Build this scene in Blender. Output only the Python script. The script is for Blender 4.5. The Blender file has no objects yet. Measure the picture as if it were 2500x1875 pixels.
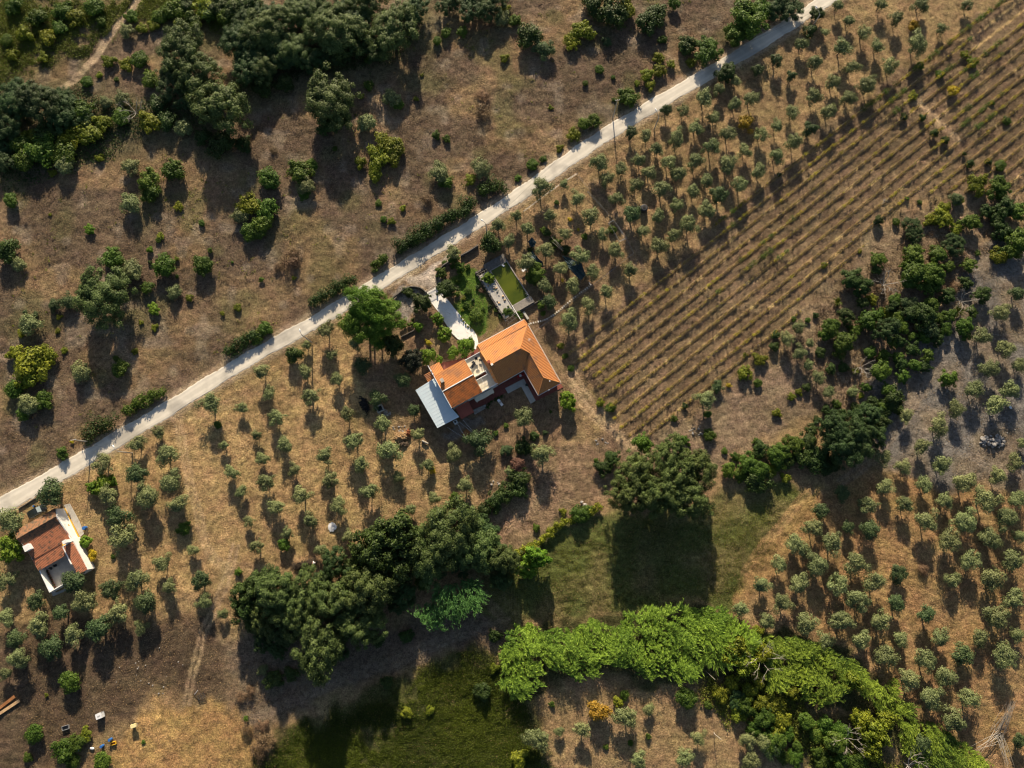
import bpy, bmesh, math, random
import numpy as np
from mathutils import Vector
C = bpy.context.scene.collection
SC = bpy.context.scene
# ------------------------------------------------------------------ camera, sky, sun, exposure
H = 150.0; TILT = math.radians(9.3); FPX = 1667.0      # drone height, pitch from straight down, focal length for a 2500 px frame
cam_d = bpy.data.cameras.new('camera'); cam = bpy.data.objects.new('camera', cam_d); C.objects.link(cam)
cam.location = (0, 0, H); cam.rotation_euler = (TILT, 0, 0)
cam_d.sensor_width = 36; cam_d.lens = 36*FPX/2500; cam_d.clip_start = 1; cam_d.clip_end = 6000
SC.camera = cam
SUN_EL = math.radians(21.5); SH = (0.06, -1.0)           # shadows fall towards -Y
W = bpy.data.worlds.new('World'); SC.world = W; W.use_nodes = True
nt = W.node_tree; bg = nt.nodes['Background']
sky = nt.nodes.new('ShaderNodeTexSky'); sky.sky_type = 'NISHITA'; sky.sun_disc = False
sky.sun_elevation = SUN_EL; sky.sun_rotation = math.radians(-3.4); sky.air_density = 1.0; sky.dust_density = 1.5
nt.links.new(sky.outputs[0], bg.inputs[0]); bg.inputs[1].default_value = 0.056
sl = bpy.data.lights.new('sun', 'SUN'); sl.energy = 5.0; sl.angle = math.radians(0.8); sl.color = (1.0, 0.84, 0.62)
so = bpy.data.objects.new('sun', sl); C.objects.link(so); so.location = (0, 200, 100)
n_ = math.hypot(*SH)
so.rotation_euler = Vector((SH[0]/n_*math.cos(SUN_EL), SH[1]/n_*math.cos(SUN_EL), -math.sin(SUN_EL))).to_track_quat('-Z', 'Y').to_euler()
SC.view_settings.view_transform = 'Standard'; SC.view_settings.look = 'None'
SC.view_settings.exposure = 1.0; SC.view_settings.gamma = 1.0
SC.render.engine = 'CYCLES'; SC.cycles.filter_width = 1.15
SC.render.resolution_x = 1024; SC.render.resolution_y = 768

# ------------------------------------------------------------------ helpers
def P(x, y, z=0.0):
    "photo pixel (2500x1875 frame) -> world point at height z"
    dx = x-1250; dy = 937.5-y
    d = (dx, FPX*math.sin(TILT)+dy*math.cos(TILT), -FPX*math.cos(TILT)+dy*math.sin(TILT))
    s = (z-H)/d[2]
    return Vector((d[0]*s, d[1]*s, z))
def depth(p):
    return p[1]*math.sin(TILT) + (H-p[2])*math.cos(TILT)
def to_px(X, Y):
    d = Y*math.sin(TILT)+H*math.cos(TILT)
    up = Y*math.cos(TILT)-H*math.sin(TILT)
    return 1250+FPX*X/d, 937.5-FPX*up/d
def TL(tile, x, y):
    ox, oy, sc = tile
    return ox+x/sc, oy+y/sc
def tag(o, label=None, cat=None, group=None, kind=None):
    if label: o['label'] = label
    if cat: o['category'] = cat
    if group: o['group'] = group
    if kind: o['kind'] = kind
    return o
def empty(name, loc, rz=0.0, label=None, cat=None, group=None):
    o = bpy.data.objects.new(name, None); C.objects.link(o); o.location = loc; o.rotation_euler = (0, 0, rz)
    o.empty_display_size = 0.5
    return tag(o, label, cat, group)
def link(name, me, parent=None):
    o = bpy.data.objects.new(name, me); C.objects.link(o)
    if parent is not None: o.parent = parent
    return o

class MB:
    def __init__(s): s.v = []; s.f = []; s.m = []
    def face(s, pts, m=0):
        n = len(s.v); s.v += [tuple(p) for p in pts]; s.f.append(tuple(range(n, n+len(pts)))); s.m.append(m)
    def box(s, x0, x1, y0, y1, z0, z1, m=0):
        x0, x1 = min(x0, x1), max(x0, x1); y0, y1 = min(y0, y1), max(y0, y1)
        s.prism([(x0, y0), (x1, y0), (x1, y1), (x0, y1)], z0, z1, m)
        return s
    def prism(s, poly, z0, z1, m=0):
        a = sum(poly[i][0]*poly[(i+1) % len(poly)][1]-poly[(i+1) % len(poly)][0]*poly[i][1] for i in range(len(poly)))
        if a < 0: poly = poly[::-1]
        n = len(s.v); k = len(poly)
        zt = z1 if hasattr(z1, '__len__') else [z1]*k
        if a < 0 and hasattr(z1, '__len__'): zt = list(z1)[::-1]
        s.v += [(p[0], p[1], z0) for p in poly]+[(p[0], p[1], zt[i]) for i, p in enumerate(poly)]
        s.f.append(tuple(range(n+k-1, n-1, -1))); s.m.append(m)
        s.f.append(tuple(range(n+k, n+2*k))); s.m.append(m)
        for i in range(k):
            j = (i+1) % k
            s.f.append((n+i, n+j, n+k+j, n+k+i)); s.m.append(m)
        return s
    def tube(s, pts, r, n=6, m=0, cap=True):
        pts = [Vector(p) for p in pts]
        rr = r if hasattr(r, '__len__') else [r]*len(pts)
        rings = []
        for i, p in enumerate(pts):
            d = (pts[min(i+1, len(pts)-1)]-pts[max(i-1, 0)])
            if d.length < 1e-6: d = Vector((0, 0, 1))
            d.normalize()
            a = d.cross(Vector((0, 0, 1)) if abs(d.z) < .9 else Vector((1, 0, 0))).normalized(); b = d.cross(a)
            k0 = len(s.v)
            for k in range(n):
                t = 2*math.pi*k/n
                s.v.append(tuple(p+a*math.cos(t)*rr[i]+b*math.sin(t)*rr[i]))
            rings.append(k0)
        for i in range(len(rings)-1):
            for k in range(n):
                k2 = (k+1) % n
                s.f.append((rings[i]+k, rings[i]+k2, rings[i+1]+k2, rings[i+1]+k)); s.m.append(m)
        if cap:
            s.f.append(tuple(rings[0]+k for k in range(n))[::-1]); s.m.append(m)
            s.f.append(tuple(rings[-1]+k for k in range(n))); s.m.append(m)
        return s
    def mesh(s, name, mats):
        me = bpy.data.meshes.new(name); me.from_pydata(s.v, [], s.f)
        mats = mats if isinstance(mats, (list, tuple)) else [mats]
        for m in mats: me.materials.append(m)
        if len(mats) > 1: me.polygons.foreach_set('material_index', s.m)
        me.update(); return me
    def build(s, name, mats, parent=None, smooth=False):
        me = s.mesh(name, mats)
        bm = bmesh.new(); bm.from_mesh(me); bmesh.ops.recalc_face_normals(bm, faces=bm.faces); bm.to_mesh(me); bm.free()
        if smooth: me.polygons.foreach_set('use_smooth', [True]*len(me.polygons))
        return link(name, me, parent)

# ------------------------------------------------------------------ materials
def N(nt, typ, **kw):
    n = nt.nodes.new(typ)
    for k, v in kw.items(): setattr(n, k, v)
    return n
def mat(name, c1, c2=None, scale=3.0, rough=0.8, bump=0.0, bscale=20.0, c3=None, s3=0.6, metal=0.0, t3=(0.5, 0.7), coords='Object', spec=0.3):
    m = bpy.data.materials.new(name); m.use_nodes = True; t = m.node_tree; b = t.nodes['Principled BSDF']
    b.inputs['Roughness'].default_value = rough; b.inputs['Metallic'].default_value = metal
    b.inputs['Specular IOR Level'].default_value = spec
    b.inputs['Base Color'].default_value = (*c1, 1)
    tc = N(t, 'ShaderNodeTexCoord')
    if c2:
        no = N(t, 'ShaderNodeTexNoise'); no.inputs['Scale'].default_value = scale; no.inputs['Detail'].default_value = 6; no.inputs['Roughness'].default_value = .65
        t.links.new(tc.outputs[coords], no.inputs['Vector'])
        cr = N(t, 'ShaderNodeValToRGB'); cr.color_ramp.elements[0].position = .35; cr.color_ramp.elements[1].position = .65
        cr.color_ramp.elements[0].color = (*c1, 1); cr.color_ramp.elements[1].color = (*c2, 1)
        t.links.new(no.outputs['Fac'], cr.inputs[0]); out = cr.outputs[0]
        if c3:
            n3 = N(t, 'ShaderNodeTexNoise'); n3.inputs['Scale'].default_value = s3; n3.inputs['Detail'].default_value = 5
            t.links.new(tc.outputs[coords], n3.inputs['Vector'])
            mr = N(t, 'ShaderNodeMapRange'); mr.inputs[1].default_value = t3[0]; mr.inputs[2].default_value = t3[1]
            t.links.new(n3.outputs['Fac'], mr.inputs[0])
            mx = N(t, 'ShaderNodeMix', data_type='RGBA'); t.links.new(mr.outputs[0], mx.inputs[0])
            t.links.new(out, mx.inputs[6]); mx.inputs[7].default_value = (*c3, 1); out = mx.outputs[2]
        t.links.new(out, b.inputs['Base Color'])
    if bump:
        nb = N(t, 'ShaderNodeTexNoise'); nb.inputs['Scale'].default_value = bscale; nb.inputs['Detail'].default_value = 4
        t.links.new(tc.outputs[coords], nb.inputs['Vector'])
        bp = N(t, 'ShaderNodeBump'); bp.inputs['Strength'].default_value = 1; bp.inputs['Distance'].default_value = bump
        t.links.new(nb.outputs['Fac'], bp.inputs['Height']); t.links.new(bp.outputs[0], b.inputs['Normal'])
    return m
def leafmat(name, ca, cb, trans=0.28, vary=0.5, warm=(0.0, 0.0)):
    "foliage: per-leaf value 'v', a per-plant random, diffuse + a little translucency"
    m = bpy.data.materials.new(name); m.use_nodes = True; t = m.node_tree; b = t.nodes['Principled BSDF']
    b.inputs['Roughness'].default_value = .6; b.inputs['Specular IOR Level'].default_value = .25
    at = N(t, 'ShaderNodeAttribute', attribute_name='v'); oi = N(t, 'ShaderNodeObjectInfo')
    mx = N(t, 'ShaderNodeMix', data_type='RGBA'); mx.inputs[6].default_value = (*ca, 1); mx.inputs[7].default_value = (*cb, 1)
    t.links.new(at.outputs['Fac'], mx.inputs[0])
    hs = N(t, 'ShaderNodeHueSaturation')
    mr = N(t, 'ShaderNodeMapRange'); mr.inputs[3].default_value = 1-vary*.5; mr.inputs[4].default_value = 1+vary*.5
    t.links.new(oi.outputs['Random'], mr.inputs[0]); t.links.new(mr.outputs[0], hs.inputs['Value'])
    ma = N(t, 'ShaderNodeMath', operation='MULTIPLY'); ma.inputs[1].default_value = 7.31
    fr = N(t, 'ShaderNodeMath', operation='FRACT'); t.links.new(oi.outputs['Random'], ma.inputs[0]); t.links.new(ma.outputs[0], fr.inputs[0])
    mh = N(t, 'ShaderNodeMapRange'); mh.inputs[3].default_value = .484; mh.inputs[4].default_value = .512
    t.links.new(fr.outputs[0], mh.inputs[0]); t.links.new(mh.outputs[0], hs.inputs['Hue'])
    t.links.new(mx.outputs[2], hs.inputs['Color']); t.links.new(hs.outputs[0], b.inputs['Base Color'])
    tr = N(t, 'ShaderNodeBsdfTranslucent'); t.links.new(hs.outputs[0], tr.inputs[0])
    ms = N(t, 'ShaderNodeMixShader'); ms.inputs[0].default_value = trans
    t.links.new(b.outputs[0], ms.inputs[1]); t.links.new(tr.outputs[0], ms.inputs[2])
    t.links.new(ms.outputs[0], t.nodes['Material Output'].inputs[0])
    return m
M = {}
M['olive'] = leafmat('olive_leaves', (0.075, 0.1, 0.035), (0.26, 0.295, 0.125), .2, .45)
M['olived'] = leafmat('dark_olive_leaves', (0.03, 0.06, 0.02), (0.11, 0.155, 0.06), .2, .4)
M['oak'] = leafmat('oak_leaves', (0.03, 0.056, 0.012), (0.135, 0.185, 0.052), .18, .3)
M['holm'] = leafmat('holm_oak_leaves', (0.018, 0.042, 0.011), (0.07, 0.12, 0.036), .18, .35)
M['dark'] = leafmat('dark_leaves', (0.016, 0.036, 0.006), (0.065, 0.11, 0.022), .2, .4)
M['vdark'] = leafmat('very_dark_leaves', (.006, .011, .006), (.02, .03, .012), .1, .3)
M['green'] = leafmat('green_leaves', (0.028, 0.068, 0.006), (0.12, 0.19, 0.024), .28, .5)
M['citrus'] = leafmat('citrus_leaves', (0.05, 0.12, 0.008), (0.22, 0.34, 0.03), .32, .4)
M['pine'] = leafmat('pine_needles', (0.035, 0.09, 0.006), (0.15, 0.25, 0.022), .2, .2)
M['yg'] = leafmat('yellow_green_leaves', (0.07, 0.1, 0.008), (0.28, 0.31, 0.025), .28, .5)
M['yellow'] = leafmat('yellow_leaves', (.30, .25, .01), (.62, .52, .03), .3, .3)
M['gold'] = leafmat('golden_leaves', (.20, .13, .012), (.40, .28, .03), .25, .4)
M['red'] = leafmat('reddish_leaves', (.10, .05, .035), (.26, .14, .10), .25, .3)
M['brown'] = leafmat('dry_twigs', (.10, .065, .035), (.24, .16, .09), .15, .4)
M['reed'] = leafmat('reed_leaves', (0.02, 0.075, 0.012), (0.29, 0.42, 0.045), .25, .3)
M['reedd'] = leafmat('dark_reed_leaves', (0.02, 0.075, 0.018), (0.1, 0.26, 0.055), .22, .3)
M['vine'] = leafmat('vine_leaves', (0.15, 0.14, 0.012), (0.48, 0.42, 0.04), .3, .5)
M['straw'] = leafmat('dry_grass', (.19, .13, .06), (.50, .37, .18), .15, .3)
M['bramble'] = leafmat('bramble_leaves', (0.018, 0.036, 0.003), (0.17, 0.2, 0.014), .25, .2)
M['scrubl'] = leafmat('scrub_leaves', (0.045, 0.07, 0.01), (0.2, 0.23, 0.03), .25, .2)
M['bark'] = mat('bark', (.10, .07, .05), (.18, .14, .10), 4, .9, .03, 12)
M['stem'] = mat('vine_wood', (.06, .045, .035), (.11, .085, .06), 4, .9)
M['deadwood'] = mat('bleached_wood', (.26, .235, .2), (.38, .35, .31), 3, .8)
M['wood'] = mat('weathered_wood', (.20, .18, .155), (.33, .30, .26), 5, .8, .02, 25)
M['white'] = mat('white_render', (.78, .78, .76), (.66, .66, .64), .9, .75)
M['whitep'] = mat('white_plastic', (.75, .76, .78), (.62, .63, .65), 2, .5)
M['concrete'] = mat('concrete', (.36, .34, .31), (.46, .44, .40), 1.2, .9, .01, 20)
M['stone'] = mat('stone', (.22, .20, .175), (.38, .35, .31), 2.2, .9, .05, 6)
M['darkstone'] = mat('dark_stone', (.09, .08, .07), (.17, .155, .14), 2.5, .9, .05, 6)
M['rock'] = mat('pale_rock', (.20, .19, .18), (.36, .34, .32), 3, .9, .04, 8)
M['terrace'] = mat('terrace_tiles', (.55, .49, .38), (.62, .56, .44), 1.5, .6)
M['redpave'] = mat('red_paving', (.17, .05, .04), (.23, .075, .055), 2.2, .8, .01, 15)
M['bluemetal'] = mat('painted_metal_sheet', (.50, .60, .66), (.56, .65, .70), .8, .45)
M['brownsheet'] = mat('red_brown_sheet', (.28, .07, .045), (.33, .09, .055), .8, .6)
M['metal'] = mat('grey_metal', (.32, .33, .34), (.40, .41, .42), 2, .5, metal=.6)
M['pole'] = mat('pole_concrete', (.30, .28, .25), (.38, .36, .33), 3, .8)
M['dark'+'m'] = mat('dark_metal', (.03, .032, .035), (.05, .05, .055), 2, .5)
M['carpaint'] = mat('dark_car_paint', (.016, .02, .02), None, rough=.25, spec=.6)
M['glass'] = mat('window_glass', (.02, .03, .035), None, rough=.08, spec=.8)
M['lightglass'] = mat('windscreen', (.25, .30, .33), None, rough=.12, spec=.8)
M['tyre'] = mat('rubber', (.02, .02, .02), None, rough=.9)
M['net'] = mat('shade_net', (.012, .030, .036), (.03, .06, .07), 1.5, .55, .06, 3)
M['blue'] = mat('blue_plastic', (.02, .10, .32), (.03, .13, .38), 2, .4)
M['redp'] = mat('red_plastic', (.5, .02, .02), None, rough=.4)
M['yellowp'] = mat('yellow_paint', (.72, .45, .03), (.6, .36, .03), 3, .5)
M['cream'] = mat('cream_paint', (.70, .60, .25), (.76, .68, .4), 3, .5)
M['ochre'] = mat('ochre_paint', (.68, .38, .05), None, rough=.8)
M['rust'] = mat('rusty_metal', (.22, .09, .03), (.33, .15, .06), 3, .9)
M['terracotta'] = mat('terracotta', (.32, .09, .05), (.24, .06, .04), 3, .8)
M['log'] = mat('cut_wood', (.55, .38, .2), (.35, .22, .12), 3, .8)
M['rustlog'] = mat('red_brown_logs', (.30, .11, .05), (.2, .07, .035), 3, .9)
M['ash'] = mat('ash', (.42, .43, .45), (.62, .63, .66), 2.0, 1.0)
M['skin'] = mat('skin', (.45, .26, .18), None, rough=.6)
M['shirt'] = mat('white_shirt', (.8, .82, .85), None, rough=.8)
M['trousers'] = mat('dark_trousers', (.03, .035, .05), None, rough=.9)
M['hair'] = mat('dark_hair', (.02, .015, .01), None, rough=.8)
def tilemat(name, c1, c2, moss=None, mt=(.5, .7), s3=.8):
    m = mat(name, c1, c2, 5.0, .75, 0, c3=moss, s3=s3, t3=mt)
    return m
M['tile'] = tilemat('orange_roof_tiles', (.56, .25, .085), (.43, .17, .055), (.34, .16, .08), (.52, .66), .5)
M['tileold'] = tilemat('aged_roof_tiles', (.36, .13, .065), (.47, .20, .11), (.14, .085, .06), (.5, .68), 1.5)
M['tilemoss'] = tilemat('lichened_roof_tiles', (.32, .15, .07), (.18, .10, .06), (.10, .075, .05), (.45, .6), 2.0)
M['tilebrown'] = tilemat('brown_roof_tiles', (.46, .16, .045), (.34, .11, .03), (.20, .085, .035), (.45, .65), 1.2)
def watermat():
    m = bpy.data.materials.new('green_pool_water'); m.use_nodes = True; t = m.node_tree; b = t.nodes['Principled BSDF']
    tc = N(t, 'ShaderNodeTexCoord'); no = N(t, 'ShaderNodeTexNoise'); no.inputs['Scale'].default_value = .25; no.inputs['Detail'].default_value = 2
    t.links.new(tc.outputs['Object'], no.inputs['Vector'])
    cr = N(t, 'ShaderNodeValToRGB'); cr.color_ramp.elements[0].position = .3; cr.color_ramp.elements[1].position = .7
    cr.color_ramp.elements[0].color = (.026, .045, .008, 1); cr.color_ramp.elements[1].color = (.085, .105, .012, 1)
    t.links.new(no.outputs['Fac'], cr.inputs[0]); t.links.new(cr.outputs[0], b.inputs['Base Color'])
    b.inputs['Roughness'].default_value = .08; b.inputs['IOR'].default_value = 1.33
    nb = N(t, 'ShaderNodeTexNoise'); nb.inputs['Scale'].default_value = 3; bp = N(t, 'ShaderNodeBump'); bp.inputs['Distance'].default_value = .01
    t.links.new(tc.outputs['Object'], nb.inputs['Vector']); t.links.new(nb.outputs['Fac'], bp.inputs['Height']); t.links.new(bp.outputs[0], b.inputs['Normal'])
    return m
M['water'] = watermat()
def roadmat():
    m = mat('pale_worn_asphalt', (.60, .555, .475), (.68, .63, .545), .35, .9, .012, 12, c3=(.42, .39, .34), s3=.12, t3=(.5, .62), coords='Object')
    t = m.node_tree; b = t.nodes['Principled BSDF']; src = b.inputs['Base Color'].links[0].from_socket
    at = N(t, 'ShaderNodeAttribute', attribute_name='lat'); tc = N(t, 'ShaderNodeTexCoord'); no = N(t, 'ShaderNodeTexNoise'); no.inputs['Scale'].default_value = .8; no.inputs['Detail'].default_value = 6
    t.links.new(tc.outputs['Object'], no.inputs['Vector'])
    ad = N(t, 'ShaderNodeMath', operation='ADD'); t.links.new(at.outputs['Fac'], ad.inputs[0]); t.links.new(no.outputs['Fac'], ad.inputs[1])
    mr = N(t, 'ShaderNodeMapRange'); mr.inputs[1].default_value = .7; mr.inputs[2].default_value = 1.5; mr.inputs[3].default_value = .9; mr.inputs[4].default_value = 1.06
    t.links.new(ad.outputs[0], mr.inputs[0]); hs = N(t, 'ShaderNodeHueSaturation'); t.links.new(src, hs.inputs['Color']); t.links.new(mr.outputs[0], hs.inputs['Value']); t.links.new(hs.outputs[0], b.inputs['Base Color'])
    return m
M['road'] = roadmat()
M['drive'] = mat('pale_driveway', (.76, .74, .70), (.82, .80, .77), 1.5, .8, .006, 12)
def groundmat():
    m = bpy.data.materials.new('ground_cover'); m.use_nodes = True; t = m.node_tree; b = t.nodes['Principled BSDF']
    b.inputs['Roughness'].default_value = .95; b.inputs['Specular IOR Level'].default_value = .1
    at = N(t, 'ShaderNodeAttribute', attribute_name='col'); geo = N(t, 'ShaderNodeNewGeometry')
    def noise(s, d=6, r=.65):
        n = N(t, 'ShaderNodeTexNoise'); n.inputs['Scale'].default_value = s; n.inputs['Detail'].default_value = d; n.inputs['Roughness'].default_value = r
        t.links.new(geo.outputs['Position'], n.inputs['Vector']); return n
    def mrange(src, a, b_, c, d):
        r = N(t, 'ShaderNodeMapRange'); 
        for i, v in enumerate((a, b_, c, d)): r.inputs[i+1].default_value = v
        t.links.new(src, r.inputs[0]); return r.outputs[0]
    v1 = mrange(noise(1.1, 8, .85).outputs['Fac'], .33, .67, .35, 1.65)
    v2 = mrange(noise(.07, 4).outputs['Fac'], .35, .65, .82, 1.18)
    v3 = mrange(noise(4.5, 4, .7).outputs['Fac'], .35, .65, .55, 1.45)
    mu = N(t, 'ShaderNodeMath', operation='MULTIPLY'); t.links.new(v1, mu.inputs[0]); t.links.new(v2, mu.inputs[1])
    mu2 = N(t, 'ShaderNodeMath', operation='MULTIPLY'); t.links.new(mu.outputs[0], mu2.inputs[0]); t.links.new(v3, mu2.inputs[1])
    hs = N(t, 'ShaderNodeHueSaturation'); t.links.new(at.outputs['Color'], hs.inputs['Color']); t.links.new(mu2.outputs[0], hs.inputs['Value'])
    hue = mrange(noise(.25, 5).outputs['Fac'], .35, .65, .485, .512); t.links.new(hue, hs.inputs['Hue'])
    # scattered pale stones
    vo = N(t, 'ShaderNodeTexVoronoi'); vo.inputs['Scale'].default_value = 1.3; t.links.new(geo.outputs['Position'], vo.inputs['Vector'])
    st = mrange(vo.outputs['Distance'], .05, .10, 1, 0)
    gate = mrange(noise(.35, 2).outputs['Fac'], .52, .6, 0, .8)
    ms = N(t, 'ShaderNodeMath', operation='MULTIPLY'); t.links.new(st, ms.inputs[0]); t.links.new(gate, ms.inputs[1])
    sa = N(t, 'ShaderNodeAttribute', attribute_name='stony'); ms2 = N(t, 'ShaderNodeMath', operation='MULTIPLY')
    t.links.new(ms.outputs[0], ms2.inputs[0]); t.links.new(sa.outputs['Fac'], ms2.inputs[1])
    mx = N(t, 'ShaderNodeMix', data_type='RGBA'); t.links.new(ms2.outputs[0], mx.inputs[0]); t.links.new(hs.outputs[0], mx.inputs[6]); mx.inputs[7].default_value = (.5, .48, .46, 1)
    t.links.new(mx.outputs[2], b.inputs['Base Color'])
    nb = noise(2.4, 8, .8); bp = N(t, 'ShaderNodeBump'); bp.inputs['Distance'].default_value = .5; bp.inputs['Strength'].default_value = .9
    t.links.new(nb.outputs['Fac'], bp.inputs['Height']); t.links.new(bp.outputs[0], b.inputs['Normal'])
    return m
M['ground'] = groundmat()

# ------------------------------------------------------------------ numpy tools
RNG = np.random.default_rng(7); random.seed(7)
def vnoise(X, Y, s, seed=0):
    "smooth value noise, cell size s"
    r = np.random.default_rng(seed); G = r.random((256, 256))
    x = X/s+1000.3; y = Y/s+1000.7
    xi = np.floor(x).astype(int); yi = np.floor(y).astype(int); fx = x-xi; fy = y-yi
    fx = fx*fx*(3-2*fx); fy = fy*fy*(3-2*fy)
    g = lambda a, b: G[a % 256, b % 256]
    return (g(xi, yi)*(1-fx)+g(xi+1, yi)*fx)*(1-fy)+(g(xi, yi+1)*(1-fx)+g(xi+1, yi+1)*fx)*fy
def polydist(X, Y, poly, closed=True):
    "signed distance (positive inside) to a polygon, or plain distance to a line"
    d = np.full(X.shape, 1e9); ins = np.zeros(X.shape, bool); n = len(poly)
    for i in range(n if closed else n-1):
        ax, ay = poly[i]; bx, by = poly[(i+1) % n]
        dx, dy = bx-ax, by-ay; L = dx*dx+dy*dy+1e-9
        t = np.clip(((X-ax)*dx+(Y-ay)*dy)/L, 0, 1)
        d = np.minimum(d, (X-ax-t*dx)**2+(Y-ay-t*dy)**2)
        if closed:
            c = ((ay > Y) != (by > Y)) & (X < (bx-ax)*(Y-ay)/(by-ay+1e-12)+ax); ins ^= c
    d = np.sqrt(d)
    return np.where(ins, d, -d) if closed else d
def sm(x, a, b):
    t = np.clip((x-a)/(b-a), 0, 1); return t*t*(3-2*t)

ROAD = [(-160, 1335, 3.9), (0, 1238, 3.9), (156, 1149, 3.8), (290, 1070, 3.7), (411, 998, 3.6), (520, 930, 3.5), (625, 866, 3.4), (750, 797, 3.4), (866, 727, 3.4), (972, 662, 3.4), (1050, 614, 3.3), (1150, 552, 3.3),
        (1250, 488, 3.4), (1339, 425, 3.5), (1420, 368, 3.6), (1496, 318, 3.6), (1618, 245, 3.5), (1732, 178, 3.4), (1875, 92, 3.5), (1960, 38, 3.4), (2030, -8, 3.4), (2150, -90, 3.4)]
def catmull(pts, k=6):
    out = []
    n = len(pts)
    for i in range(n-1):
        p0, p1, p2, p3 = pts[max(i-1, 0)], pts[i], pts[i+1], pts[min(i+2, n-1)]
        for j in range(k):
            t = j/k
            out.append(tuple(.5*((2*b)+(-a+c)*t+(2*a-5*b+4*c-d)*t*t+(-a+3*b-3*c+d)*t**3) for a, b, c, d in zip(p0, p1, p2, p3)))
    out.append(tuple(pts[-1])); return out
road_w = [(*P(x, y)[:2], w) for x, y, w in ROAD]
road_c = catmull(road_w, 5)
Z3 = (950, 540, 4.148); Z1 = (1000, 740, 4.74); Z4 = (1150, 500, 5.185); Z2 = (0, 1180, 4.74)
def zz(z, pts): return [TL(z, *p) for p in pts]
DRIVE = zz(Z3, [(378, 722), (482, 660), (520, 720), (600, 800), (660, 880), (720, 950), (770, 1020), (850, 1100), (890, 1160), (905, 1240), (890, 1310), (780, 1240), (690, 1190), (640, 1150), (590, 1070), (500, 920), (430, 830)])
# ---- main house frame
HO = (-2.92, 24.0); HA = math.radians(29.4)
def hw(u, v): return (HO[0]+u*math.cos(HA)+v*math.sin(HA), HO[1]+u*math.sin(HA)-v*math.cos(HA))
SO = (-103.45, -8.89); SA = math.radians(31.0)
def sw(u, v): return (SO[0]+u*math.cos(SA)+v*math.sin(SA), SO[1]+u*math.sin(SA)-v*math.cos(SA))
# ---- vineyard rows
ra = P(1499, 749); rb = P(1897, 424); rc = P(1528, 1064); rd = P(1850, 816)
ang_r = (math.atan2(rb.y-ra.y, rb.x-ra.x)+math.atan2(rd.y-rc.y, rd.x-rc.x))/2
rdir = (math.cos(ang_r), math.sin(ang_r)); rnor = (math.sin(ang_r), -math.cos(ang_r))
def rowc(p): return p[0]*rnor[0]+p[1]*rnor[1]
c_top = rowc(P(1697, 588)); c_r9 = rowc(P(1700, 931)); NR9 = 10; SPAC = (c_r9-c_top)/NR9
VINE = [(1386, 829), (1390, 880), (1448, 915), (1468, 985), (1500, 1030), (1530, 1066), (1592, 1062), (1720, 965), (1790, 905), (1850, 850), (1925, 790), (1985, 730), (2045, 670), (2120, 590), (2150, 545), (2240, 475), (2330, 468), (2500, 480), (2700, 400), (2700, -60), (2480, -60), (2441, 8), (2328, 93), (2240, 158), (2115, 252), (1997, 345), (1897, 424), (1800, 505), (1737, 557), (1620, 655), (1499, 749)]
VINEW = [tuple(P(*p)[:2]) for p in VINE]

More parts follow.
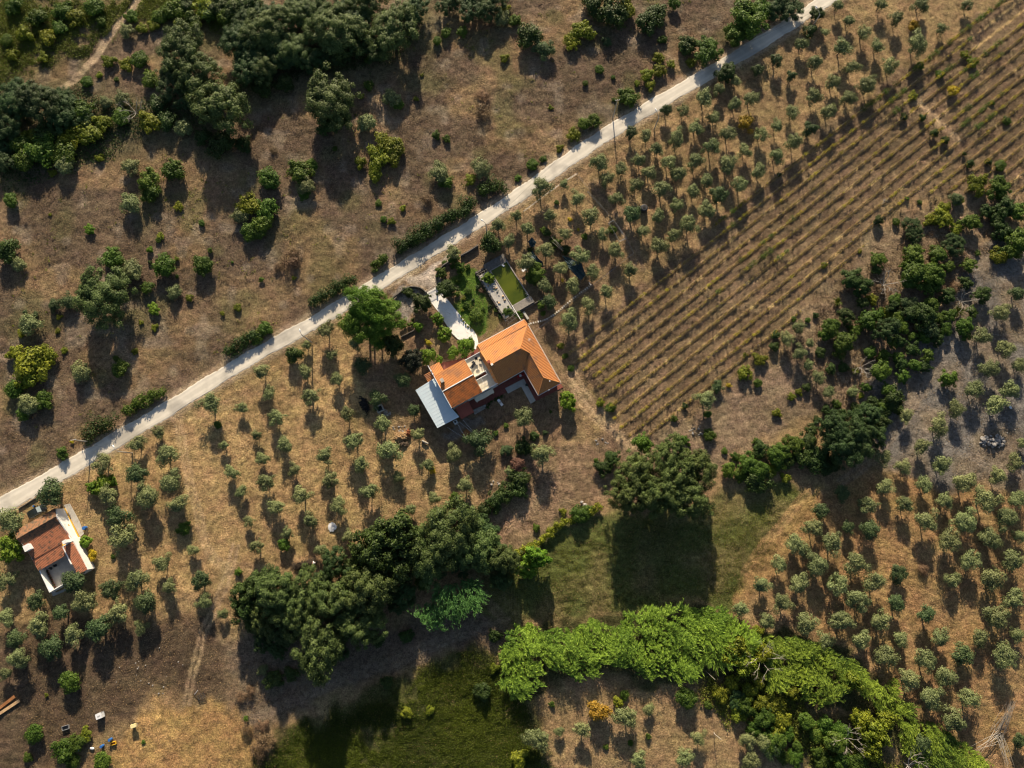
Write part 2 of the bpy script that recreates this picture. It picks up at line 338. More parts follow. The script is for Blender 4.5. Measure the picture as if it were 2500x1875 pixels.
# ------------------------------------------------------------------ ground sheet
def ground():
    st = .42
    xs = np.arange(-132, 132+st, st); ys = np.arange(-76, 152+st, st)
    ext = np.array([8, 20, 45, 100, 220, 480, 1100, 2500.])
    xs = np.concatenate([xs[0]-ext[::-1], xs, xs[-1]+ext]); ys = np.concatenate([ys[0]-ext[::-1], ys, ys[-1]+ext])
    X, Y = np.meshgrid(xs, ys); nx, ny = len(xs), len(ys)
    x, y = X.ravel(), Y.ravel()
    px, py = to_px(x, np.clip(y, -300, 900))
    wx = px+(vnoise(x, y, 6, 1)-.5)*50+(vnoise(x, y, 2, 2)-.5)*26; wy = py+(vnoise(x, y, 6, 3)-.5)*50+(vnoise(x, y, 2, 4)-.5)*26
    col = np.empty((len(x), 3)); 
    c = lambda *a: np.array(a)
    gold = c(.36, .25, .12); tan = c(.27, .19, .10); scrub = c(.135, .098, .066); dark = c(.13, .098, .07); grey = c(.165, .155, .145); orange = c(.35, .225, .095); lawn = c(.08, .155, .022); mown = c(.085, .105, .03)
    green = c(.06, .08, .018); vin = c(.19, .135, .085); garden = c(.17, .115, .075); gravel = c(.50, .43, .36)
    col[:] = tan
    roadline = [(p[0], p[1]) for p in ROAD]
    above = polydist(wx, wy, [(-4000, -4000)]+[(-4000, 3000), (-160, 1335)]+roadline+[(4000, -1200), (4000, -4000)])
    # slope above the road
    k = sm(above, -5, 5)[:, None]; n1 = vnoise(x, y, 9, 11)[:, None]; n2 = vnoise(x, y, 3.0, 12)[:, None]
    sl_ = scrub*(1-sm(n1, .45, .75)*.75)+c(.27, .185, .10)*sm(n1, .45, .75)*.7
    n4 = vnoise(x, y, 6, 14)[:, None]; sl_ = sl_*(1-sm(n4, .62, .85)*.5)+c(.12, .12, .05)*sm(n4, .62, .85)*.5
    sl_ = sl_*(1-sm(n2, .6, .9)*.5)+c(.27, .22, .165)*sm(n2, .6, .9)*.5
    col = col*(1-k)+sl_*k
    n3 = sm(vnoise(x, y, 5, 13), .3, .75)[:, None]
    def zone(poly, colr, soft=14, mix=1.0, jit=True, vary=None):
        nonlocal col
        d = polydist(wx if jit else px, wy if jit else py, poly)
        m = (sm(d, -soft, soft)*mix)[:, None]
        if vary is not None: m = m*(1-vary*n3)
        col = col*(1-m)+colr*m
    def line(pts, w, colr, mix=.8, jit=True):
        nonlocal col
        d = polydist(px+(wx-px)*.15, py+(wy-py)*.15, pts, closed=False)
        m = (sm(-d, -w*1.6, -w*.6)*mix)[:, None]; col = col*(1-m)+colr*m
    zone([(-300, 1270), (160, 1180), (640, 880), (870, 760), (1000, 900), (1020, 1100), (1100, 1180), (900, 1330), (700, 1380), (560, 1400), (300, 1500), (-300, 1500)], gold, 25, .85, vary=.35)
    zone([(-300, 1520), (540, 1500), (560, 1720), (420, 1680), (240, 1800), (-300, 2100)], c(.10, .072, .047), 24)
    zone([(250, 1900), (290, 1780), (400, 1715), (540, 1710), (610, 1780), (640, 1900)], orange, 12, .95)
    zone([(540, 1580), (700, 1500), (1000, 1520), (1240, 1480), (1260, 1560), (1000, 1640), (760, 1720), (640, 1790), (560, 1740)], c(.15, .115, .08), 22)
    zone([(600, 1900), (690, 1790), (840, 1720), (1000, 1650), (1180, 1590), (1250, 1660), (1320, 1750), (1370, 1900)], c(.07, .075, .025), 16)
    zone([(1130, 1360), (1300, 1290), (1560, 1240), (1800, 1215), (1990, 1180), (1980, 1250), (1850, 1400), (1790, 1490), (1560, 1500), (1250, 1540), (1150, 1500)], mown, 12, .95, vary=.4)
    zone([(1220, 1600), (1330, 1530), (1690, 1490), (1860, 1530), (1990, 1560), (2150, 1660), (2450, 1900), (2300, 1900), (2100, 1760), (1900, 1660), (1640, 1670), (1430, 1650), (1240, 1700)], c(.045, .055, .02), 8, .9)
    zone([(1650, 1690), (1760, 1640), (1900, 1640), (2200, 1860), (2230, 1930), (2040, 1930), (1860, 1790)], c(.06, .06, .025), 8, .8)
    zone([(1790, 1470), (1990, 1170), (2010, 1230), (1900, 1400), (1830, 1480)], orange, 10, .7)
    zone([(1330, 1660), (1500, 1640), (1700, 1700), (1860, 1790), (1850, 1950), (1380, 1950), (1340, 1790)], tan*1.1, 12, .9, vary=.2)
    zone([(1840, 1450), (1960, 1260), (2070, 1170), (2200, 1150), (2600, 1200), (2600, 1950), (2380, 1950), (2150, 1650), (1960, 1520)], c(.29, .185, .085), 22, .9, vary=.35)
    zone([(2120, 1130), (2080, 980), (2200, 850), (2320, 720), (2370, 600), (2600, 560), (2600, 1200), (2400, 1200)], grey, 22, .95, vary=.4)
    zone([(1460, 1080), (1640, 1040), (1900, 860), (2080, 850), (2060, 1000), (1900, 1060), (1650, 1230), (1500, 1240)], c(.20, .15, .105), 22, .8)
    zone([(1900, 830), (2140, 560), (2400, 440), (2500, 440), (2330, 700), (2200, 830), (2060, 1000)], c(.22, .165, .11), 20, .8)
    zone([(880, 720), (1240, 530), (1400, 560), (1540, 620), (1400, 760), (1420, 1060), (1250, 1130), (980, 1080), (870, 900)], garden, 16, .75, vary=.3)
    zone([(1230, 1130), (1480, 1060), (1560, 1190), (1360, 1290), (1200, 1370), (1150, 1300)], c(.21, .145, .095), 20, .8)
    zone(zz(Z3, [(640, 540), (830, 480), (880, 620), (860, 760), (960, 880), (1020, 1000), (920, 1110), (800, 1060), (690, 900), (600, 640)]), lawn, 5, .95)
    zone(zz(Z3, [(860, 520), (940, 560), (1180, 960), (1180, 1080), (1020, 1120), (960, 880), (870, 740)]), c(.15, .125, .05), 6, .9)
    zone(zz(Z3, [(150, 640), (400, 470), (580, 370), (720, 260), (640, 400), (500, 470), (440, 560), (480, 650), (375, 715), (300, 660), (210, 640)]), gravel, 4, .9, vary=.25)
    zone(zz(Z3, [(60, 780), (200, 680), (330, 700), (290, 800), (280, 930), (200, 1040), (100, 1080), (95, 900)]), c(.27, .24, .21), 4, .9)
    zone(zz(Z1, [(620, 1350), (700, 1300), (850, 1330), (880, 1480), (700, 1540), (480, 1500), (420, 1440)]), c(.22, .19, .165), 5, .8)
    # green scrub at the top left
    zone([(-400, -200), (640, -200), (560, 110), (400, 70), (330, 60), (250, 110), (130, 180), (-400, 260)], c(.15, .13, .055), 25, .75, vary=.5)
    zone([(-400, 200), (130, 200), (560, 250), (620, 180), (1000, 60), (1030, -100), (1100, -100), (1020, 150), (700, 260), (300, 400), (-400, 420)], c(.13, .115, .06), 25, .7)
    # vineyard
    zone(VINE, vin, 8, .95)
    dist_c = x*rnor[0]+y*rnor[1]-c_top; ph = dist_c/SPAC
    inv = sm(polydist(px, py, VINE), -4, 8)
    rid = np.exp(-((ph-np.round(ph))*SPAC/.30)**2)*inv
    wig = .55+.9*vnoise(x, y, 2.2, 21)
    m = np.clip(rid*wig*1.1, 0, 1)[:, None]; col = col*(1-m)+c(.52, .37, .17)*m
    # tracks, ruts and paths
    lt = c(.48, .35, .21)
    def rut(pts, gap=9, w=3, colr=lt, mix=.7):
        q = np.array(catmull(pts, 5)); d = np.gradient(q, axis=0); nn = np.stack([-d[:, 1], d[:, 0]], 1)/np.hypot(d[:, 0], d[:, 1])[:, None]
        for s_ in (-1, 1): line([tuple(a) for a in (q+nn*s_*gap/2)], w, colr, mix)
    rut([(340, -10), (330, 10), (290, 60), (250, 115), (200, 175), (150, 218)], 8, 3.5, c(.42, .32, .21), .85)
    rut([(575, 1330), (560, 1395), (540, 1450), (500, 1540), (470, 1640), (455, 1720)], 13, 4, c(.36, .26, .16), .75)
    rut([(1400, 940), (1435, 1000), (1480, 1040), (1540, 1100)], 14, 5, lt, .6)
    rut([(1400, 1110), (1340, 1190), (1270, 1260), (1200, 1330)], 14, 6, c(.32, .22, .14), .6)
    rut([(880, 940), (960, 950), (1000, 1010), (970, 1060), (900, 1050), (865, 1000), (870, 950)], 12, 4, tan*1.15, .5)
    rut([(430, 1020), (470, 1200), (500, 1330), (560, 1400)], 14, 5, lt, .5)
    rut([(2243, 246), (2290, 290), (2340, 340)], 8, 5, lt, .5)
    rut([(1450, 440), (1500, 500), (1545, 600), (1560, 660)], 18, 6, c(.26, .18, .12), .6)
    rut([(1395, 900), (1425, 960), (1475, 1020), (1540, 1085), (1600, 1110)], 16, 5, c(.46, .34, .21), .7)
    rut([(1240, 1520), (1100, 1560), (900, 1640), (700, 1720), (600, 1760)], 14, 6, c(.21, .165, .12), .6)
    rut([(1230, 1250), (1180, 1330), (1150, 1400), (1200, 1480), (1240, 1520)], 12, 5, c(.26, .19, .12), .5)
    rut([(560, 1380), (680, 1400), (760, 1440)], 12, 4, c(.42, .30, .17), .4)
    rut([(420, 1010), (500, 1010), (640, 950), (780, 900)], 12, 4, c(.42, .30, .17), .35)
    rut([(1980, 1190), (1900, 1290), (1820, 1400)], 13, 5, c(.42, .27, .13), .6)
    rut([(2050, 1180), (2130, 1120), (2250, 960), (2330, 760)], 14, 5, c(.33, .26, .19), .4)
    # shoulders of the road
    dr = polydist(x, y, [(p[0], p[1]) for p in road_w], closed=False)
    m = (sm(-dr, -3.3, -1.9)*.75)[:, None]; col = col*(1-m)+c(.40, .31, .21)*m
    sp = vnoise(x, y, .9, 31)[:, None]; col = col*(.88+.24*sp)
    # height
    flat = sm(dr, 2.0, 4.0)*(1-sm(polydist(x, y, [hw(-18, -12), hw(13, -12), hw(13, 8), hw(-18, 4)]), -3, 1))
    flat *= (1-sm(polydist(x, y, [sw(-1, -6), sw(12, -6), sw(12, 14.5), sw(-2, 14.5)]), -2.5, .5))
    flat *= (1-sm(polydist(px, py, [(p[0], p[1]) for p in DRIVE]), -25, -2))
    flat *= (1-sm(polydist(px, py, [(1100, 580), (1240, 560), (1330, 760), (1200, 830)]), -20, 5))
    flat *= 1-sm(np.hypot(x, y-30), 180, 300)*.5
    z = ((vnoise(x, y, 14, 41)-.5)*.5+(vnoise(x, y, 2.6, 42)-.5)*.22+(vnoise(x, y, .9, 43)-.5)*.26)*flat-.12*flat+rid*.07
    mo = sm(polydist(px, py, [(1210, 1390), (1290, 1320), (1560, 1250), (1990, 1180), (1960, 1290), (1790, 1480), (1500, 1490), (1240, 1520)]), -10, 30)
    z += mo*.022*np.sin((y*1.0-.35*x+4*vnoise(x, y, 12, 44))*3.3)
    ora = sm(polydist(px, py, [(1980, 1500), (2080, 1250), (2600, 1250), (2600, 1900), (2400, 1900)]), -10, 30)
    oc = P(430, 1840); rad_ = np.hypot((x-oc.x)*.7, y-oc.y)+1.2*vnoise(x, y, 4, 46); op = sm(polydist(px, py, [(250, 1900), (290, 1780), (400, 1715), (540, 1710), (610, 1780), (640, 1900)]), -5, 20); z += op*.05*np.sin(rad_*6.5)
    z += ora*.06*np.sin((y*.95+.3*x+5*vnoise(x, y, 9, 45))*5.2)
    stony = np.clip(.25+.75*sm(polydist(px, py, [(2120, 1130), (2080, 980), (2200, 850), (2320, 720), (2370, 600), (2600, 560), (2600, 1300), (2400, 1300)]), -40, 20)+.3*sm(polydist(px, py, [(0, 1500), (540, 1480), (520, 1700), (0, 1800)]), -20, 20), 0, 1)*np.clip(flat*2-.6, 0, 1)
    me = bpy.data.meshes.new('ground'); nv = len(x); me.vertices.add(nv)
    me.vertices.foreach_set('co', np.stack([x, y, z], 1).astype(np.float32).ravel())
    i = np.arange(nx*ny).reshape(ny, nx); q = np.stack([i[:-1, :-1], i[:-1, 1:], i[1:, 1:], i[1:, :-1]], -1).reshape(-1, 4)
    me.loops.add(q.size); me.loops.foreach_set('vertex_index', q.ravel().astype(np.int32))
    me.polygons.add(len(q)); me.polygons.foreach_set('loop_start', np.arange(0, q.size, 4, dtype=np.int32))
    me.polygons.foreach_set('use_smooth', np.ones(len(q), bool))
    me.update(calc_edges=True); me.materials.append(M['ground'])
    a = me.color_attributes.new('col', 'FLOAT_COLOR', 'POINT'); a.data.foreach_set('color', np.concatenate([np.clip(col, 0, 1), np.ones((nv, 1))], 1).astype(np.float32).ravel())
    a2 = me.attributes.new('stony', 'FLOAT', 'POINT'); a2.data.foreach_set('value', stony.astype(np.float32))
    tag(link('ground', me), kind='structure')
    return xs, ys, z.reshape(ny, nx), col.reshape(ny, nx, 3)
GX, GY, GZ, GC = ground()
def gidx(x, y):
    return np.clip(np.searchsorted(GX, x), 0, len(GX)-1), np.clip(np.searchsorted(GY, y), 0, len(GY)-1)
def gz(x, y):
    i, j = gidx(x, y); return float(GZ[j, i])
# ------------------------------------------------------------------ road and drive
def ribbon(name, pts, z, m):
    b = MB(); K = 13; lat = []; rg_ = random.Random(2); jit = [rg_.gauss(0, .10) for _ in pts]; jit2 = [rg_.gauss(0, .10) for _ in pts]
    for i, p in enumerate(pts):
        a = pts[max(i-1, 0)]; c_ = pts[min(i+1, len(pts)-1)]; d = Vector((c_[0]-a[0], c_[1]-a[1])).normalized()
        w = p[2]/2+.12*math.sin(i*.31)
        for k in range(K):
            f = 2*k/(K-1)-1; e = w*f+(jit[i] if k == 0 else jit2[i] if k == K-1 else 0)
            b.v.append((p[0]-d.y*e, p[1]+d.x*e, z-.07*(k in (0, K-1)))); lat.append(math.exp(-((abs(f)-.42)/.16)**2)*.9+(.35 if k in (0, 1, K-2, K-1) else 0))
    for i in range(len(pts)-1):
        for k in range(K-1): q = i*K+k; b.f.append((q, q+K, q+K+1, q+1)[::-1]); b.m.append(0)
    o = b.build(name, m); a = o.data.attributes.new('lat', 'FLOAT', 'POINT'); a.data.foreach_set('value', np.array(lat, np.float32))
    return tag(o, kind='structure')
ribbon('road', catmull(road_w, 22), .05, M['road'])
b = MB(); b.prism([tuple(P(*p)[:2]) for p in DRIVE], -.1, .06); tag(b.build('driveway', M['drive']), kind='structure')

# ------------------------------------------------------------------ foliage meshes
def quads_mesh(name, c, t, bvec, mats, v, midx=None, extra=None):
    "rhombic leaf quads: centre c, half vectors t and bvec"
    n = len(c); co = np.empty((n, 4, 3), np.float32)
    co[:, 0] = c-t; co[:, 1] = c+bvec-.15*t; co[:, 2] = c+t; co[:, 3] = c-bvec-.15*t
    verts = co.reshape(-1, 3); faces = np.arange(4*n, dtype=np.int32)
    me = bpy.data.meshes.new(name)
    ev, ef = (extra.v, extra.f) if extra else ([], [])
    nv = len(verts)+len(ev); me.vertices.add(nv)
    allv = np.concatenate([verts, np.array(ev, np.float32).reshape(-1, 3)]) if ev else verts
    me.vertices.foreach_set('co', allv.ravel())
    loops = list(faces); starts = list(range(0, 4*n, 4))
    if ef:
        off = len(verts); loops = np.concatenate([faces, np.array([i+off for f in ef for i in f], np.int32)])
        s = 4*n; starts = list(starts)
        for f in ef: starts.append(s); s += len(f)
    me.loops.add(len(loops)); me.loops.foreach_set('vertex_index', np.array(loops, np.int32))
    me.polygons.add(len(starts)); me.polygons.foreach_set('loop_start', np.array(starts, np.int32))
    me.update(calc_edges=True)
    for m in (mats if isinstance(mats, list) else [mats]): me.materials.append(m)
    if ef:
        mi = np.zeros(len(starts), np.int32); mi[n:] = 1; me.polygons.foreach_set('material_index', mi)
    a = me.attributes.new('v', 'FLOAT', 'FACE'); vv = np.zeros(len(starts), np.float32); vv[:n] = v; a.data.foreach_set('value', vv)
    return me
def unit(a): return a/np.maximum(np.linalg.norm(a, axis=1, keepdims=True), 1e-9)
def leaves(rng, c, nrm, L, Wd, droop=0.0):
    n = len(c); r = unit(rng.normal(size=(n, 3)))
    t = unit(np.cross(nrm, r)); t[:, 2] -= droop; t = unit(t)
    b = unit(np.cross(nrm, t))
    return t*(L*rng.uniform(.7, 1.3, n))[:, None]*.5, b*(Wd*rng.uniform(.7, 1.3, n))[:, None]*.5
def crown_mesh(name, seed, m, nc, cr, nl, leaf, wid, zc, flat, shell=(.3, .78), zmin=-.55, lump=.3, lobes=3, fruit=None):
    rng = np.random.default_rng(seed)
    d = unit(rng.normal(size=(nc, 3))); d[:, 2] = np.where(d[:, 2] < zmin, -d[:, 2], d[:, 2])
    az = np.arctan2(d[:, 1], d[:, 0]); ph = rng.uniform(0, 6.28, 3)
    prof = 1+lump*(.5*np.sin(lobes*az+ph[0])+.35*np.sin((lobes+2)*az+ph[1])+.25*np.sin((lobes*2+1)*az+ph[2]))
    r = rng.uniform(shell[0], shell[1], nc)**.8*prof
    cc = d*r[:, None]*np.array([1, 1, flat])
    rad = cr*rng.uniform(.7, 1.4, nc); cv = rng.uniform(0, 1, nc)
    k = np.repeat(np.arange(nc), np.maximum((nl*(rad/cr)**2).astype(int), 4)); n = len(k)
    dd = unit(rng.normal(size=(n, 3))+np.array([0, 0, .25])); rr = rng.uniform(.35, 1.0, n)**.5*(1+.18*rng.normal(size=n))
    pos = cc[k]+dd*(rad[k]*rr)[:, None]*np.array([1, 1, .85]); pos[:, 2] += zc
    pos[:, 2] = np.maximum(pos[:, 2], .03)
    nrm = unit(dd*1.0+d[k]*.35+rng.normal(size=(n, 3))*.45+np.array([0, 0, .25]))
    t, b_ = leaves(rng, pos, nrm, leaf, wid)
    v = np.clip(.28*cv[k]+.72*rng.random(n)**1.4, 0, 1)
    return quads_mesh(name, pos, t, b_, m, v)
def trunk_mesh(name, seed, h, r0, spread, zc, nb=4, base=0):
    rng = random.Random(seed); b = MB()
    j = lambda s: rng.uniform(-s, s)
    top = (j(.06), j(.06), h)
    b.tube([(0, 0, -.15), (j(.03), j(.03), h*.5), top], [r0*1.3, r0, r0*.8], 7)
    a0 = rng.uniform(0, 6.28)
    for k in range(nb):
        a = a0+k*6.283/nb+j(.4); e = spread*rng.uniform(.7, 1.1)
        mid = (top[0]+math.cos(a)*e*.45, top[1]+math.sin(a)*e*.45, h+(zc-h)*.7)
        end = (top[0]+math.cos(a)*e, top[1]+math.sin(a)*e, zc+spread*.25+j(.05))
        b.tube([(top[0], top[1], h*.93), mid, end], [r0*.65, r0*.42, r0*.12], 5)
    return b.mesh(name, M['bark'])
# family: list of (crown mesh, trunk mesh); unit crown radius
FAM = {}
def family(key, n, m, nc, cr, nl, leaf, wid, zc, flat, trunk=None, **kw):
    out = []
    for i in range(n):
        cm = crown_mesh('crown', hash(key) % 1 + sum(map(ord, key))*13+i, M[m] if isinstance(m, str) else m, nc, cr, nl, leaf, wid, zc, flat, **kw)
        tm = trunk_mesh('trunk', i+50, *trunk) if trunk else None
        out.append((cm, tm))
    FAM[key] = out
family('olive', 16, 'olive', 30, .29, 95, .13, .065, .98, .62, (.62, .055, .55, .98), zmin=-.45, lump=.42)
family('olived', 4, 'olived', 30, .29, 95, .13, .07, .98, .62, (.62, .075, .55, .98), zmin=-.45, lump=.38)
family('oak', 5, 'oak', 150, .125, 150, .05, .03, .78, .58, (.5, .06, .6, .75, 6), shell=(.35, .92), lump=.3, lobes=2)
family('holm', 5, 'holm', 140, .13, 150, .05, .03, .72, .62, (.45, .06, .6, .72, 6), shell=(.35, .9), lump=.3, lobes=2)
family('darktree', 4, 'dark', 60, .2, 120, .10, .065, .75, .65, (.5, .06, .5, .75, 5), shell=(.3, .85), lump=.3)
family('vdark', 2, 'vdark', 60, .22, 130, .11, .07, .85, .75, (.5, .07, .5, .85, 5), shell=(.3, .85), lump=.2)
family('leafy', 4, 'green', 50, .21, 110, .11, .075, .8, .65, (.5, .06, .5, .8, 5), shell=(.3, .85), lump=.25)
family('citrus', 4, 'citrus', 55, .2, 95, .13, .09, .85, .7, (.42, .06, .4, .8, 4), shell=(.35, .85), lump=.15)
family('pine', 2, 'pine', 150, .15, 130, .06, .03, 1.25, .42, (1.0, .045, .6, 1.25, 7), shell=(.35, .95), lump=.22, zmin=-.3)
family('shrubg', 5, 'green', 34, .26, 95, .13, .085, .38, .6, None, lump=.3, zmin=-.1)
family('shrubd', 4, 'dark', 34, .26, 95, .13, .085, .38, .6, None, lump=.3, zmin=-.1)
family('shruby', 5, 'yg', 34, .25, 80, .14, .085, .36, .55, None, lump=.45, zmin=-.1)
family('shrubo', 5, 'olived', 34, .26, 110, .12, .06, .42, .62, None, lump=.25, zmin=-.1)
family('shrubolive', 4, 'olive', 34, .26, 100, .12, .06, .42, .62, None, lump=.25, zmin=-.1)
family('yellow', 3, 'yellow', 26, .27, 60, .15, .1, .5, .6, None, lump=.4, zmin=-.1)
family('gold', 3, 'gold', 30, .27, 75, .13, .09, .42, .55, None, lump=.3, zmin=-.1)
family('red', 1, 'red', 40, .25, 80, .12, .08, .5, .6, None, lump=.2, zmin=-.1)
family('brown', 3, 'brown', 26, .28, 45, .16, .04, .3, .45, None, lump=.4, zmin=-.1)
# name, adjective+noun, category, crown centre height / R, zfactor
KIND = {
 'olive': ('olive_tree', 'grey-green olive tree', 'olive tree', .98, 'olive trees of the groves'),
 'olived': ('olive_tree', 'dark green olive tree', 'olive tree', .98, 'olive trees of the groves'),
 'oak': ('oak_tree', 'broad grey-green oak', 'tree', .78, 'large oaks'),
 'holm': ('holm_oak', 'dense dark oak', 'tree', .72, 'large oaks'),
 'darktree': ('leafy_tree', 'dark green leafy tree', 'tree', .75, 'dark leafy trees'),
 'vdark': ('cypress_tree', 'almost black dense round tree', 'tree', .85, None),
 'leafy': ('leafy_tree', 'mid green leafy tree', 'tree', .8, 'green leafy trees'),
 'citrus': ('citrus_tree', 'bright green citrus tree', 'citrus tree', .85, 'citrus trees of the garden'),
 'pine': ('pine_tree', 'umbrella pine', 'pine tree', 1.25, None),
 'shrubg': ('shrub', 'rounded green shrub', 'shrub', .38, 'wild shrubs'),
 'shrubd': ('shrub', 'dark green shrub', 'shrub', .38, 'wild shrubs'),
 'shruby': ('shrub', 'yellow-green shrub', 'shrub', .36, 'wild shrubs'),
 'shrubo': ('shrub', 'dull grey-green shrub', 'shrub', .42, 'wild shrubs'),
 'shrubolive': ('wild_olive', 'silvery wild olive bush', 'shrub', .42, 'wild shrubs'),
 'yellow': ('yellow_shrub', 'bright yellow shrub', 'shrub', .5, 'yellow shrubs'),
 'gold': ('golden_shrub', 'golden brown shrub', 'shrub', .42, 'golden shrubs'),
 'red': ('flowering_shrub', 'reddish flowering shrub', 'shrub', .5, None),
 'brown': ('dry_shrub', 'dry brown shrub', 'shrub', .3, 'dry shrubs'),
}
PLANTS = []      # (kind, px, py, rpx, zfactor, label)
def plants(kind, tile, data, zf=1.0, rs=1.0):
    for e in data.split(';'):
        v = [float(q) for q in e.split(',')]
        x, y = TL(tile, v[0], v[1]); PLANTS.append([kind, x, y, v[2]/tile[2]*rs, zf, None])
def one(kind, x, y, r, label, zf=1.0): PLANTS.append([kind, x, y, r, zf, label])
S = 3.53
A0 = (0, 0, S); A1 = (625, 0, S); A2 = (1250, 0, S); A3 = (1875, 0, S)
B0 = (0, 470, S); B1 = (625, 470, S); B2 = (1250, 470, S); B3 = (1875, 470, S)
C0 = (0, 940, S); C1 = (625, 940, S); C2 = (1250, 940, S); C3 = (1875, 940, S)
D0 = (0, 1405, S); D1 = (625, 1405, S); D2 = (1250, 1405, S); D3 = (1875, 1405, S)
# ------------------------------------------------------------------ plants, read off the photograph: x, y, radius
UG = 1.15
plants('olive', A2, '1655,850,80;1475,950,58;1745,1010,58;1780,775,52;1920,900,58;2055,855,66;1585,1110,64;1415,1190,76;1160,1165,60;1245,1290,62;1865,1150,76;1710,1260,70;2145,1165,66;2005,1300,62;1570,1390,70;1345,1400,72;1100,1375,58;755,1400,80;940,1455,55;1850,1415,78;1430,1510,76;1180,1490,65;815,1540,62;1680,1560,64;1065,1595,64;2130,1480,64;1965,1590,74;450,1590,44;240,1620,90;1290,1625,84;1560,1640,60;1930,700,50', UG)
plants('olived', A2, '1025,1140,60;1785,1680,86;2120,600,52', UG)
plants('olive', A3, '600,45,54;700,170,54;970,40,58;1100,160,58;1320,35,68;1720,45,50;1490,250,52;830,280,68;945,395,66;1285,375,92;640,415,80;495,275,42;290,385,56;410,535,72;725,580,64;1060,560,70;560,710,66;855,725,80;385,830,66;690,850,64;215,970,62;525,970,74;75,1085,64;225,1225,70;70,1350,74', UG)
plants('olived', A3, '70,515,62;200,655,44;365,1110,62', UG)
plants('olive', B2, '560,50,64;905,50,66;1415,105,62;1265,205,62;1675,155,76;1525,280,84;680,210,76;325,205,58;35,205,56;1125,335,56;1390,365,66;460,360,66;785,355,58;130,315,70;1265,465,78;895,500,66;290,500,70;580,540,86;1020,665,68;420,645,64;690,680,64;120,600,80;530,800,76;810,850,68;275,805,66;660,965,74;490,1100,86', UG)
plants('olived', B2, '1030,190,80;325,935,80', UG)
plants('olive', B1, '2085,290,66;2175,425,62;1700,515,70;605,1180,80;430,1310,46;655,1400,48;420,1545,62;700,1610,64;860,1300,60;50,1540,76', 1.15)
plants('olived', B1, '925,1480,74;1270,1620,74', 1.1)
plants('olive', C0, '1810,160,100;2080,195,56;1365,405,66;1175,510,80;1425,610,92;1930,520,48;885,680,90;1480,830,92;930,945,98;1265,955,94;1540,1020,92;1990,755,66;2075,915,54;110,1170,110;1050,1300,115;1655,1420,56;1400,1530,84;2140,1180,54', 1.0)
plants('olived', C0, '1175,770,95;450,940,130;1005,1135,110', 1.0)
plants('shrubg', C0, '1870,340,34;1590,1235,62', 1.0)
plants('olive', C1, '115,70,64;470,105,74;175,290,74;250,510,72;785,245,70;850,480,90;600,610,76;45,640,62;330,725,56;90,845,74;650,815,78;400,945,78;175,1050,74;465,1165,72;715,1040,72;265,1270,54;905,680,74;980,920,80;1225,795,54;1150,560,104;1095,340,84;1395,420,64;1700,585,70;1535,975,54;1335,1065,52;795,1305,56;560,1420,60;1065,1190,34;1805,870,70;1480,690,50;10,1395,66;5,430,50', 1.12)
plants('olived', C1, '1040,120,72;1355,215,58;1925,480,106', 1.1)
plants('leafy', C1, '240,1370,66', .8)
plants('olive', C2, '100,285,104;265,600,96;1665,125,84', 1.1)
plants('olive', C3, '520,65,52;735,60,52;1190,270,66;1770,40,80;1615,205,80;2080,35,84;1960,170,94;1465,350,92;1320,530,78;975,610,76;1490,690,86;1170,705,64;1010,870,76;1345,865,80;1685,850,94;1965,780,78;2135,665,76;2190,500,48;860,1040,80;1180,1030,82;1515,1005,82;1865,985,108;2150,990,74;1365,1165,105;1695,1165,98;2060,1155,96;385,1220,92;545,1365,98;240,1385,96;1555,1335,106;1905,1325,98;2180,1310,64;1745,1510,96;2105,1505,100;95,1545,86;405,1545,92;740,1545,98', 1.0)
plants('olived', C3, '650,925,74;465,1080,76;680,1225,68;885,1260,86;1125,1625,84', 1.0)
plants('olive', D3, '265,70,94;595,85,96;910,60,102;1590,40,74;1930,40,108;125,240,84;780,220,102;2120,200,92;325,410,104;625,385,106;970,395,92;1980,350,100;1480,530,84;1140,550,70;810,560,88;500,565,80;1815,530,76;2155,520,68;1020,700,100;1355,725,104;2035,705,100;1205,895,100;1525,880,90;1395,1065,100;1725,1060,96;1600,1245,110', 1.0)
plants('olived', D3, '1105,225,86;1370,330,90;1675,695,98;1310,1450,92;2170,1420,70', 1.0)
plants('olive', D2, '220,1400,108;600,1320,74;985,1210,98;1180,1160,54;1605,1390,66;1480,1570,88;1090,1590,78;405,1340,46;2155,80,88;1975,290,74;2205,400,70;2035,1430,78;2180,1440,74;2060,1590,84', 1.0)
plants('olive', D0, '730,225,104;1170,35,94;1470,90,68;1765,210,76;60,365,76;330,435,100;1035,320,90;640,505,90;1215,450,58;165,720,94;40,850,58;1920,330,50;50,50,92', 1.0)
plants('olived', D0, '640,62,104;295,230,80;950,120,94;1725,40,90;530,330,88;1265,240,104;845,460,110;125,540,82;440,640,104', 1.0)
